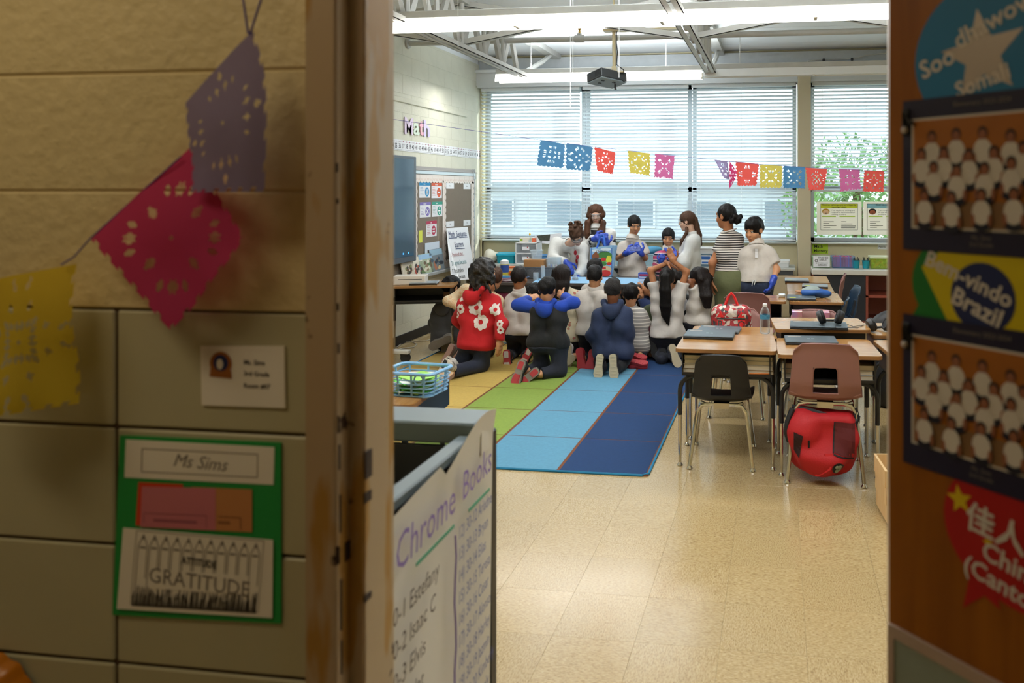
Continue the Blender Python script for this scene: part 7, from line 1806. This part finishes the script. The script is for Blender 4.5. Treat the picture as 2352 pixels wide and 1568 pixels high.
# --- girl in cream floral jacket
S = Person('girl with long dark hair in cream floral jacket between hoodie boy and white polo boy', 7.05, .84, 'tan', (1293, 634), -.25, 0, 0, (1296, 664), (1276, 682), (1322, 682), (1286, 766), (1316, 766), (1272, 730, .02), (1285, 755, .12), (1330, 728, .02), (1322, 752, .12), (1290, 828, .12), (1302, 822, -.06), (1318, 828, .12), (1320, 825, -.05))
S.build(); flo = cloth('floral_cream', '#c9bda2'); nt, N, L, b = nodes_of(flo)
tc = N.new('ShaderNodeTexCoord'); vo = N.new('ShaderNodeTexVoronoi'); vo.inputs['Scale'].default_value = 17; L(tc.outputs['Object'], vo.inputs['Vector']); n_ = N.new('ShaderNodeTexNoise'); n_.inputs['Scale'].default_value = 70; L(tc.outputs['Object'], n_.inputs['Vector'])
a_ = N.new('ShaderNodeMath'); a_.operation = 'MULTIPLY_ADD'; a_.inputs[1].default_value = .35; L(n_.outputs[0], a_.inputs[0]); L(vo.outputs['Distance'], a_.inputs[2]); r_ = ramp(N, [(.0, '#9a4a4c'), (.36, '#b5685f'), (.41, '#7f8a5a'), (.44, '#c9bda2')]); L(a_.outputs[0], r_.inputs[0]); L(r_.outputs[0], b.inputs['Base Color'])
S.top('jacket', flo, .034, 1.95, .07, .009, 1.1, seed=15); S.trousers(navy_p)
hb = S.T @ (Vector((0, -.075, .02)) * S.hs); P = cap_prims(S.T, S.hs, 1.05)
for q in (-.07, -.035, 0, .035, .07): P += chain([S.T @ (Vector((q, -.07 + abs(q) * .4, .05)) * S.hs), S.T @ (Vector((q * 1.1, -.09 + abs(q) * .3, -.08)) * S.hs), S.T @ (Vector((q * 1.0, -.10, -.20)) * S.hs), S.T @ (Vector((q * .7 + .01, -.10, -.27)) * S.hs)], [.035, .033, .028, .01])
ob('hair', sdf(P, .007, .02, disp=strands(.003, (1, 0, 0))), HR['dark'], S.root, True, smooth=180)
kneel_shoes(S, [(1304, 817, -.24, (0, -.1, -1), (0, 1, -.1)), (1296, 836, -.28, (-.6, -.2, -.5), (.2, .9, .3))], .23, m_up_wh, m_rub_beige)
# --- boy in white polo, centre, and the boy before him
S = Person('boy with short faded black hair in white polo kneeling next to the navy hoodie boy', 6.98, .86, 'tan', (1366, 636), .05, 0, 0, (1366, 664), (1338, 682), (1394, 682), (1346, 758), (1390, 758), (1325, 716, .02), (1340, 742, .12), (1404, 718, .04), (1398, 744, .14), (1346, 832, .12), (1338, 826, -.06), (1388, 832, .12), (1362, 828, -.05))
S.build(dirs={'L': ((.3, .8, -.2), (1, 0, 0), 1, .5)}); S.top('polo_shirt', polo_w, .019, .72, .035, .007, 1.02, seed=17); S.collar(polo_w, .05, .066); S.trousers(navy_p); S.short_hair('black', vol=1.0, crown=(0, .0))
kneel_shoes(S, [(1334, 826, -.22, (.2, -.1, -1), (0, 1, -.1)), (1357, 829, -.24, (-.15, -.1, -1), (0, 1, -.1))], .215, m_up_red, m_rub_red)
S = Person('boy with black hair in white shirt, head just above the centre white polo boy', 7.5, .84, 'tan', (1367, 620), 0, 0, 0, (1368, 650), (1346, 666), (1392, 664), (1354, 740), (1386, 740), (1342, 700, .1), (1350, 720, .2), (1396, 700, .1), (1390, 720, .2), (1354, 806, .12), (1354, 802, -.08), (1386, 806, .12), (1386, 802, -.08))
S.build(hand=()); S.top('polo_shirt', polo_w, .018, .7, .03, seed=18); S.trousers(navy_p); S.short_hair('black', vol=1.07)
# --- boy in navy hoodie
S = Person('boy in plain navy hoodie sitting on his heels, pale shoe soles toward the doorway', 6.72, .90, 'brown', (1408, 668), 0, -.05, 0, (1408, 697), (1380, 722), (1436, 722), (1386, 805), (1428, 805), (1363, 770, .0), (1378, 806, .14), (1443, 768, .0), (1434, 804, .14), (1378, 842, .25), (1380, 840, -.16), (1440, 846, .2), (1418, 842, -.14), hs=.9)
S.build(hand=('R',)); m_nv = cloth('navy_hoodie', '#1f2c4a'); S.top('hoodie', m_nv, .030, 1.95, .06, .007, 1.06, seed=20); S.hood(m_nv); S.trousers(cloth('black_trouser', '#101116'), .014, 1.1)
hair_short(S.T, S.hs, S.root, mat('hair_tight_curls', '#15100e', .7, noise=.3, nscale=120, bump=1.0, bscale=160), vol=1.03)
kneel_shoes(S, [(1376, 842, -.26, (-.08, -.12, -1), (0, 1, -.12)), (1409, 842, -.26, (.10, -.12, -1), (0, 1, -.12))], .22, m_up_blk, m_rub_beige)
# --- boy in striped tee
st_m = stripe_mat('cloth_striped_tee', [(0, '#8f8a86'), (.74, '#d6d0c6')], .032)
S = Person('boy in grey and white striped shirt with maroon sleeve and flat red soles', 7.1, .84, 'tan', (1449, 678), 0, 0, 0, (1449, 704), (1424, 722), (1474, 722), (1434, 792), (1470, 792), (1412, 755, .03), (1425, 780, .14), (1487, 752, .03), (1483, 782, .08), (1435, 822, .25), (1440, 818, -.1), (1472, 822, .25), (1470, 818, -.1))
S.build(hand=('R',)); mar = cloth('maroon_sleeve', '#5c2630')
ob('undershirt', sdf(S.arm(S.sL, S.eL, S.wL, .010, 1.9) + S.arm(S.sR, S.eR, S.wR, .010, 1.9), .009, .02), mar, S.root, True, smooth=180)
S.top('shirt', st_m, .022, .82, .07, .006, 1.03, seed=21); S.collar(st_m, .025, .062); S.trousers(navy_p); S.short_hair('black', vol=1.03)
kneel_shoes(S, [(1462, 818, -.22, (.9, -.1, -.2), (0, .3, -1)), (1464, 833, -.30, (.9, -.1, -.1), (0, .35, -1))], .20, m_up_red, m_rub_red)
# --- girl in profile with clasped hands
S = Person('girl in profile facing the table with hands at her chin, navy sleeve', 7.6, .82, 'tan', (1496, 657), 1.35, .05, 0, (1503, 690), (1492, 702, -.06), (1520, 700, .06), (1500, 770), (1522, 770), (1482, 715, -.08), (1474, 684, -.06), (1510, 712, .1), (1480, 672, .04), (1495, 812, .1), (1515, 808, .2), (1515, 812, .1), (1530, 808, .2))
S.build(dirs={'L': ((-.1, 0, 1), (-1, 0, 0), 1, .7), 'R': ((-.25, 0, 1), (-1, 0, 0), 1, .6)}); S.top('jacket', cloth('navy_blue_jacket', '#22335c'), .02, 1.9, .03, seed=22); S.trousers(navy_p); S.face('black')
ob('hair', sdf(cap_prims(S.T, S.hs, 1.04) + chain([S.T @ (Vector((0, -.09, .03)) * S.hs), S.T @ (Vector((0, -.12, -.12)) * S.hs), S.T @ (Vector((0, -.10, -.25)) * S.hs)], [.05, .045, .02]), .007, .02, disp=strands(.003, (0, 1, 0))), HR['black'], S.root, True, smooth=180)
# --- child in olive jacket
S = Person('child in olive green jacket squeezed between striped shirt and long ponytail', 7.32, .84, 'tan', (1510, 672), .1, 0, 0, (1508, 700), (1492, 716), (1535, 716), (1494, 785), (1530, 785), (1484, 755, .05), (1495, 780, .15), (1545, 755), (1540, 780, .15), (1494, 815, .15), (1494, 812, -.08), (1530, 815, .15), (1530, 812, -.08))
S.build(hand=()); S.top('jacket', cloth('olive_jacket', '#3c4528'), .03, 1.95, .06, .008, 1.05, seed=24); S.trousers(cloth('olive_dark', '#23271a')); S.short_hair('black')
kneel_shoes(S, [(1502, 800, -.2, (.3, -.1, -.9), (0, 1, 0))], .2, mat('camo_shoe', '#2a2c22', .6, noise=.6, nscale=40), m_up_blk)
# --- girl with long ponytail, arms on head
S = Person('girl with long black ponytail in white tee, forearms crossed on top of her head', 7.15, .86, 'warm', (1533, 640), 0, 0, 0, (1533, 672), (1509, 678), (1560, 676), (1514, 765), (1551, 765), (1494, 621, .02), (1532, 604, .02), (1577, 624, .02), (1548, 601, -.03), (1518, 828, .12), (1520, 822, -.1), (1550, 828, .12), (1552, 822, -.06))
S.build(dirs={'L': ((1, .1, -.5), (0, .1, -1), -1, .12), 'R': ((-.45, -.1, 1), (.3, -1, .2), 1, .05)})
tee = cloth('white_tee', '#c4beb8'); S.top('shirt', tee, .022, .55, .03, .007, 1.0, seed=26); S.trousers(navy_p, .016, 1.14)
tr = lambda x, y, z: S.T @ (Vector((x, y, z)) * S.hs)
P = cap_prims(S.T, S.hs, 1.03)
for q in (-.024, -.008, .008, .024): P += chain([tr(q * .4, -.105, .085), tr(q * .8, -.15, .04), tr(q * 1.2, -.16, -.10), tr(q * 1.35, -.14, -.27), tr(q * 1.1, -.12, -.37), tr(q * .8 + .01, -.115, -.46 - q)], [.018, .026, .030, .027, .018, .004])
ob('hair', sdf(P, .0065, .015, disp=strands(.003, (1, 0, 0))), HR['black'], S.root, True, smooth=180)
kneel_shoes(S, [(1550, 817, -.24, (.35, -.1, -1), (-.3, 1, -.1))], .22, m_up_gr, m_rub_beige)
kneel_shoes(S, [(1522, 824, -.08, (0, -.1, -1), (0, 1, 0))], .2, m_up_blk, m_up_blk)
# --- child in black and silver jacket
blk_wh = cloth('black_white_jacket', '#17171a'); nt, N, L, b = nodes_of(blk_wh); tc = N.new('ShaderNodeTexCoord'); n_ = N.new('ShaderNodeTexNoise'); n_.inputs['Scale'].default_value = 7; n_.inputs['Detail'].default_value = .5; L(tc.outputs['Object'], n_.inputs['Vector']); r_ = ramp(N, [(.50, '#17171a'), (.54, '#d4d4d8')], 'CONSTANT'); L(n_.outputs[0], r_.inputs[0]); L(r_.outputs[0], b.inputs['Base Color']); b.inputs['Roughness'].default_value = .25
S = Person('child in glossy black and white jacket half hidden behind the ponytail girl', 7.55, .84, 'tan', (1553, 642), -.1, 0, 0, (1556, 670), (1540, 690), (1578, 690), (1544, 755), (1574, 755), (1540, 725, .1), (1550, 745, .2), (1582, 725, .0), (1578, 750, .1), (1545, 805, .1), (1545, 800, -.1), (1576, 805, .1), (1580, 800, -.1))
S.build(hand=('R',)); S.top('jacket', blk_wh, .028, 1.9, .05, .006, seed=28); S.trousers(cloth('blue_grey_jean', '#3a4a58')); S.short_hair('dark', vol=1.06)
# --- girl with long straight hair, hands behind head
S = Person('girl with very long straight dark hair in white polo, arm folded across her face', 7.3, .84, 'brown', (1604, 640), .95, -.3, 0, (1608, 668), (1598, 676, -.06), (1622, 674, .10), (1588, 738), (1612, 738), (1584, 648, -.10), (1605, 642, .0), (1622, 690, .18), (1616, 668, .22), (1590, 812, .1), (1590, 806, -.1), (1614, 812, .1), (1614, 806, -.1))
S.build(dirs={'L': ((.8, .6, .1), (0, 1, 0), 1, .4)}, hand=('L',)); S.top('polo_shirt', polo_w, .017, .62, .02, .007, 1.02, seed=30); S.trousers(navy_p)
tr = lambda x, y, z: S.T @ (Vector((x, y, z)) * S.hs); P = cap_prims(S.T, S.hs, 1.05)
for q in (-.06, -.03, 0, .03, .06):
    a_ = tr(q, -.075, .06); P += chain([a_, tr(q, -.10, -.02), PY(1618 + q * 110, 650, 7.22), PY(1622 + q * 120, 680, 7.18), PY(1625 + q * 110, 706, 7.18)], [.03, .034, .032, .028, .008])
ob('hair', sdf(P, .007, .02, disp=strands(.003, (.8, .6, 0))), HR['dark'], S.root, True, smooth=180)

# ================= adults and helpers at the table
coat = cloth('white_lab_coat', '#d2d3d1', .3)
def coat_top(S, seed, t=.03, long_=None, open_=False, **k):
    mid = (S.hL + S.hR) / 2; ex = []
    if long_:
        for h in (S.hL, S.hR): ex.append(cap(h, L3(h, Vector((h.x + (h.x - mid.x) * .4, h.y, long_)), 1), .105 * S.s + t, .125 * S.s + t, flat=True))
    o = S.top('lab_coat', coat, t, 1.93, None if long_ else .25, .010, 1.0, extra=ex, seed=seed, fr=17, **k); S.collar(coat, .05, .068); return o
# bending woman with flask
S = Person('woman with curly updo and dark safety glasses in white lab coat bending over the flask', 8.85, 1.0, 'fair', (1325, 541, -.42), PI + .25, -.75, .12, (1306, 562, -.2), (1277, 556, -.06), (1338, 572, -.16), (1282, 655), (1326, 655), (1270, 592, -.22), (1302, 604, -.42), (1340, 612, -.3), (1326, 638, -.48), (1284, 720), (1284, 795), (1322, 720), (1322, 795), stand=True, hs=.92)
S.build(dirs={'L': ((.55, -.4, -.8), (.3, .3, -.7), 1, .5), 'R': ((-.6, -.3, -.1), (0, 0, -1), 1, .3)})
S.top('shirt', cloth('white_red_tee', '#d6cfca', .2), .010, .5, .0, .004, seed=32)
coat_top(S, 31, long_=.45, cuts=[])
q_ = PY(1319, 592, 8.48); Td = frame(Vector((q_.x, 8.0, q_.z)), (1, 0, 0), (0, 0, 1))
ob('shirt_gap', decal(S.shirt.data, [gq(((-.035, .10), (.035, .09), (.03, -.22), (-.005, -.22)))], Td, 3, .004), mat('shirt_grey', '#b9b2b0', .8), S.shirt, True, smooth=0)
ob('shirt_print', decal(S.shirt.data, [disc_poly(x, y, .02, 7, .03) for x, y in ((-.015, .05), (.012, .0), (0, -.05), (.015, -.10), (.008, -.15), (.012, -.19))], Td, 3, .008), mat('print_crimson', '#a51f2e', .8), S.shirt, True, smooth=0, kind='stuff')
S.trousers(navy_p); S.glove('L'); S.glove('R'); S.face('brown'); goggles(S.T, S.hs, S.root, m_black)
g_ = random.Random(8); P = cap_prims(S.T, S.hs, 1.06)
for k in range(34): P.append(ell(S.T @ (Vector((g_.uniform(-.07, .07), g_.uniform(-.11, .02), g_.uniform(.06, .145))) * S.hs), .019, k=.008))
ob('hair', sdf(P, .0065, .012, disp=wrinkle(.005, 120, 2)), HR['brown'], S.root, True, smooth=180)
# tall woman with bag
S = Person('tall woman with long auburn-brown hair and clear goggles in lab coat lifting a shopping bag', 8.95, 1.02, 'fair', (1369, 492), PI + .18, -.32, .05, (1369, 524), (1340, 538), (1402, 538), (1352, 640), (1392, 640), (1338, 574, -.06), (1366, 548, -.28), (1408, 580, -.06), (1392, 562, -.30), (1355, 720), (1355, 795), (1390, 720), (1390, 795), stand=True, hs=.93)
S.build(dirs={'L': ((.9, -.2, .25), (0, 1, -.2), 1, .9), 'R': ((-.15, -.2, 1), (0, 1, 0), -1, 1.0)})
S.top('shirt', cloth('black_top', '#15151a'), .012, .5, .0, .004, seed=34); coat_top(S, 35, long_=.45); S.trousers(navy_p); S.glove('L'); S.glove('R'); S.face('auburn'); goggles(S.T, S.hs, S.root, mat('clear_rim', '#c9ccd4', .2))
ob('shirt_gap', decal(S.shirt.data, [gq(((-.05, .03), (.05, .03), (.012, -.20), (-.012, -.20)))], frame(Vector((S.nk.x, 8.3, S.nk.z - .01)), (1, 0, 0), (0, 0, 1)), 3, .004), m_black, S.shirt, True, smooth=0)
tr = lambda x, y, z: S.T @ (Vector((x, y, z)) * S.hs); P = cap_prims(S.T, S.hs, 1.05)
for q in (-1, 1):
    for w_ in (0, 1, 2): P += chain([tr(q * (.05 + .012 * w_), -.02 + .02 * w_, .09), tr(q * (.088), -.01 + .028 * w_, .0), S.hc + Vector((q * (.092 - .006 * w_), -.03 - .03 * w_, -.10)), S.hc + Vector((q * (.098 - .012 * w_), -.08 - .02 * w_, -.22)), S.hc + Vector((q * (.092 - .02 * w_), -.09 - .015 * w_, -.33))], [.024, .03, .036, .034, .010])
P.append(ell(tr(0, .13, -.045), (.066, .088, .112), S.T.to_3x3(), k=.01, sub=True))
ob('hair', sdf(P, .007, .015, disp=strands(.003, (1, 0, 0))), HR['auburn'], S.root, True, smooth=180)
# tote bag
bA, bB = PC(1357, 637, 8.55), PC(1406, 637, 8.55); zt = PC(1357, 569, 8.55).z; bA.z = bB.z = .652
t = thing('shopping_bag', 'shopping bag printed with vegetables standing on the demonstration table', 'bag', tuple((bA + bB) / 2))
W_ = (bB - bA).length; xdir = (bB - bA).normalized(); TB = frame(bA, xdir, (0, 0, 1)); H_ = zt - .652; D_ = .12
bm_ = MB(); bm_.add([(0, 0, 0), (W_, 0, 0), (W_, 0, -D_), (0, 0, -D_), (-.01, H_, .0), (W_ + .0, H_ + .03, 0), (W_ + .05, H_ + .02, -D_), (-.005, H_ - .01, -D_)], [(0, 1, 5, 4), (1, 2, 6, 5), (2, 3, 7, 6), (3, 0, 4, 7), (0, 3, 2, 1)], TB)
ob('sack', bm_, mat('bag_sky', '#9cc6e6', .5, noise=.15, nscale=12), t, True, smooth=0)
pr_ = MB(); lay = [.002]
ms_ = [mat('veg_' + c_[1:], c_, .5) for c_ in ('#3f7a34', '#c4271f', '#d8cf3a', '#e6eef5', '#8a4a2a', '#d9b98a', '#77b83a', '#2b5aa8')]
def blob(ci, cx, cy, rx, ry): 
    pr_.cur = ci; lay[0] += .0002; pr_.add([(x, y, lay[0]) for x, y in disc_poly(cx * W_, cy * H_, rx * W_, 12, ry * H_)[0]], disc_poly(0, 0, 1, 12)[1], TB)
for b_ in ((3, .25, .9, .2, .05), (3, .7, .95, .25, .06), (0, .65, .74, .35, .13), (0, .85, .70, .15, .14), (4, .22, .70, .17, .11), (0, .25, .56, .2, .05), (6, .5, .55, .3, .06), (2, .85, .58, .13, .16), (1, .6, .60, .12, .07), (1, .45, .57, .06, .04), (0, .62, .45, .13, .07), (1, .86, .45, .11, .06), (5, .68, .26, .3, .12), (1, .68, .12, .26, .12), (1, .6, .30, .12, .04), (4, .22, .68, .07, .05)): blob(*b_)
pr_.cur = 4; pr_.add([(.05 * W_, .74 * H_, lay[0]), (.4 * W_, .74 * H_, lay[0]), (.24 * W_, .88 * H_, lay[0])], [(0, 1, 2)], TB)
T2_ = frame(bB, PC(1418, 600, 8.75) - PC(1406, 600, 8.55), (0, 0, 1))
pr_.cur = 6; pr_.add([(.01, .01, .002), (.09, .02, .002), (.09, .16, .002), (.01, .15, .002)], [(0, 1, 2, 3)], TB @ Matrix.Translation((W_, 0, 0)) @ Matrix.Rotation(PI / 2, 4, 'Y'))
pr_.cur = 7; pr_.add([(0, 0, .002), (.008, 0, .002), (.008, H_, .002), (0, H_, .002)], [(0, 1, 2, 3)], TB); pr_.add([(W_ - .008, 0, .002), (W_, 0, .002), (W_, H_, .002), (W_ - .008, H_, .002)], [(0, 1, 2, 3)], TB)
ob('vegetable_print', pr_, ms_, t, True, smooth=0, kind='stuff')
vs, fs = text_mesh('Organic', .04, shear=.3); ob('lettering', MB().add(vs, fs, TB @ Matrix.Translation((W_ * .5, H_ * .88, .004))), m_ink, t, True, smooth=0)
hl = PC(1383, 541, 8.62)
for y_, dz in ((0, 0), (-.10, .01)): ob('handle', MB().tube([TB @ Vector((W_ * .28, H_ - .005, y_)), hl + Vector((-.02, 0, dz - .02)), hl + Vector((0, 0, dz)), hl + Vector((.02, 0, dz - .02)), TB @ Vector((W_ * .66, H_ + .02, y_))], .012, 6), mat('handle_blue', '#1f55b0', .6), t, True)
# girl in white polo with gloves
S = Person('girl with tied back dark hair in white polo and blue gloves holding goggles', 8.9, .92, 'tan', (1457, 517), PI + .42, -.28, .02, (1453, 547), (1432, 566), (1473, 566), (1438, 636), (1466, 636), (1420, 592, -.03), (1440, 580, -.26), (1482, 592, -.03), (1472, 581, -.24), (1436, 715), (1436, 795), (1466, 715), (1466, 795), stand=True, hs=.94)
S.build(dirs={'L': ((.9, -.2, .45), (0, 1, -.3), 1, .6), 'R': ((-.45, -.2, .8), (0, 1, 0), -1, .7)})
S.top('polo_shirt', polo_w, .020, .72, .0, .009, 1.0, belly=.015, seed=37); S.collar(polo_w, .045, .068); S.placket(m_cardw, 8.2); S.trousers(navy_p); S.glove('L'); S.glove('R'); S.face('black')
ob('hair', sdf(cap_prims(S.T, S.hs, 1.02) + [ell(S.T @ (Vector((0, -.11, .02)) * S.hs), (.04, .04, .04))], .0065, .02, disp=strands(.002, (1, 0, 0))), HR['black'], S.root, True, smooth=180)
ob('wristband', MB().tube([S.wL + (S.eL - S.wL).normalized() * .03 + Vector((.034 * math.cos(a), .01 * math.sin(a), .034 * math.sin(a))) for a in [2 * PI * k / 12 for k in range(12)]], .006, 5, closed=True), m_black, S.root, True)
gp_ = PC(1459, 570, 8.45); t = thing('safety_goggles', 'clear safety goggles with blue strap held by the gloved girl', 'goggles', tuple(gp_))
ob('lens', MB().grid(lambda a, b: gp_ + Vector(((a - .5) * .12, -.03 * math.sin(PI * a), .02 - .05 * b)), 10, 4), m_clear, t, True, smooth=180)
ob('strap', MB().tube([gp_ + Vector((-.06, 0, -.02)), gp_ + Vector((-.02, -.02, -.022)), gp_ + Vector((.02, -.02, .0)), gp_ + Vector((.03, -.02, .03))], .006, 5).tube([gp_ + Vector((-.06, 0, -.022)), gp_ + Vector((.06, 0, -.025))], .007, 5), m_glove, t, True)
# girl in striped jacket
sj = stripe_mat('cloth_striped_fleece', [(0, '#b8416a'), (.30, '#e0d4d6'), (.42, '#232648'), (.68, '#e0d4d6'), (.80, '#c46a88')], .075, wob=.02)
S = Person('small girl with dark hair in pink, navy and white striped fleece jacket', 9.0, .80, 'tan', (1535, 546), PI + .1, -.22, 0, (1535, 574), (1514, 588), (1557, 588), (1520, 655), (1551, 655), (1507, 614, -.03), (1519, 603, -.22), (1564, 614, -.03), (1556, 632, -.15), (1522, 730), (1522, 795), (1550, 730), (1550, 795), stand=True, hs=.92)
S.build(dirs={'L': ((.2, -.3, 1), (0, 1, 0), 1, 1.1), 'R': ((-.2, -.2, -1), (0, 1, 0), 1, .8)}); S.top('jacket', sj, .022, 1.9, .06, .007, seed=39); S.collar(cloth('white_collar', '#d9d4cc'), .06, .075); S.trousers(navy_p); S.glove('L'); S.glove('R'); S.face('black')
ob('hair', sdf(cap_prims(S.T, S.hs, 1.03) + chain([S.T @ (Vector((.03, -.08, .0)) * S.hs), S.T @ (Vector((.06, -.09, -.12)) * S.hs)], [.04, .02]), .0065, .02, disp=strands(.002, (1, 0, 0))), HR['black'], S.root, True, smooth=180)
# ponytailed woman in lab coat
S = Person('woman in profile with brown ponytail and glasses in white lab coat', 8.85, 1.0, 'fair', (1578, 508), 1.45, -.15, 0, (1588, 540), (1590, 556, -.14), (1580, 554, .14), (1586, 648, -.08), (1590, 648, .08), (1572, 606, -.22), (1556, 586, -.20), (1560, 606, .05), (1556, 590, .0), (1588, 725, -.05), (1590, 800, -.05), (1592, 725, .06), (1594, 800, .06), stand=True, hs=.93)
S.build(dirs={'L': ((-.9, 0, .35), (0, -.3, 1), 1, .15), 'R': ((-.5, -.1, -.6), (0, -1, 0), 1, .4)})
coat_top(S, 41, t=.035, long_=.42); S.trousers(navy_p); S.glove('L'); S.glove('R'); S.face('brown'); goggles(S.T, S.hs, S.root, m_black, .058)
tr = lambda x, y, z: S.T @ (Vector((x, y, z)) * S.hs)
P = cap_prims(S.T, S.hs, 1.03) + chain([tr(0, -.11, .01), PY(1600, 520, 8.85), PY(1606, 540, 8.85), PY(1608, 560, 8.85), PY(1605, 570, 8.85)], [.03, .034, .032, .024, .008]) + chain([tr(.07, .02, -.02), PY(1577, 535, 8.72), PY(1566, 552, 8.7), PY(1562, 566, 8.7)], [.022, .02, .018, .008])
ob('hair', sdf(P, .0065, .015, disp=strands(.003, (1, .3, 0))), HR['brown'], S.root, True, smooth=180)
# teacher in striped tee
tst = stripe_mat('cloth_teacher_tee', [(0, '#d8d2cc'), (.5, '#2a2526')], .0225)
S = Person('teacher with braided low bun in black and white striped tee and olive trousers', 7.35, .98, 'warm', (1667, 497), 1.0, -.05, 0, (1673, 530), (1661, 552, -.03), (1694, 548, .03), (1663, 648), (1692, 648), (1636, 604, -.06), (1635, 644, -.02), (1700, 600, .18), (1675, 625, .3), (1664, 740), (1660, 825), (1690, 740), (1694, 825), stand=True, hs=.97)
S.build(dirs={'L': ((.05, .1, -1), (1, .2, 0), 1, .4)}); S.top('shirt', tst, .015, .50, -.10, .006, .95, seed=43); oli = cloth('olive_trouser', '#525534'); S.trousers(oli, .030, .95, .012, seed=44)
P = cap_prims(S.T, S.hs, 1.0)
g_ = random.Random(4); bc_ = S.T @ (Vector((-.0, -.115, -.03)) * S.hs)
for k in range(12): P.append(ell(bc_ + Vector((g_.uniform(-.05, .05), g_.uniform(-.04, .03), g_.uniform(-.035, .035))), .026, k=.008))
ob('hair', sdf(P, .0065, .012, disp=wrinkle(.003, 100, 3)), HR['black'], S.root, True, smooth=180); S.face('black')
ob('lanyard', MB().tube([S.nk + Vector((.075 * math.cos(a), .07 * math.sin(a), .0 + .02 * math.cos(a))) for a in [2 * PI * k / 16 for k in range(16)]], .008, 5, closed=True), mat('white_lanyard', '#cfcac6', .6), S.root, True)
ob('bracelet', MB().tube([S.wL + Vector((.034 * math.cos(a), .034 * math.sin(a), .03)) for a in [2 * PI * k / 12 for k in range(12)]], .005, 5, closed=True), m_alu, S.root, True)
for u in (1658, 1696): shoe(S.root, frame((PY(u, 830, 7.4).x, 7.42, .017), (1, 0, 0), (0, 1, 0)), .25, m_up_blk, m_up_blk)
# boy in polo on the right
S = Person('stocky boy with thick black hair in white polo, navy trousers and one blue glove', 7.3, .92, 'tan', (1732, 529), PI - .55, -.25, 0, (1738, 560), (1714, 582), (1762, 578), (1722, 655), (1754, 655), (1704, 625, .03), (1712, 655, .04), (1784, 618, -.03), (1776, 644, -.10), (1722, 740), (1722, 825), (1756, 740), (1756, 825), stand=True, hs=.97)
S.build(dirs={'R': ((-.35, -.1, -1), (-1, .2, 0), 1, .55)}); S.top('polo_shirt', polo_w, .020, .72, -.04, .008, 1.0, belly=.02, seed=46); S.collar(polo_w, .045, .068); S.placket(m_cardw, 6.6); S.trousers(cloth('navy_sweatpants', '#18233a'), .02, seed=47); S.glove('R'); S.face('black')
hair_short(S.T, S.hs, S.root, HR['black'], vol=1.10, crown=(-.02, .03))
q = (S.hL + S.hR) / 2 + Vector((-.02, -.13, .06)); ob('drawstring', MB().tube([q + Vector((-.02, 0, -.05)), q + Vector((-.01, -.01, 0)), q, q + Vector((.015, -.01, .005)), q + Vector((.0, -.01, -.04))], .004, 5), m_cordw, S.root, True)
for u in (1720, 1757): shoe(S.root, frame((PY(u, 830, 7.25).x, 7.2, .017), (-1, 0, 0), (-.3, -1, 0)), .23, m_up_blk, m_up_blk)
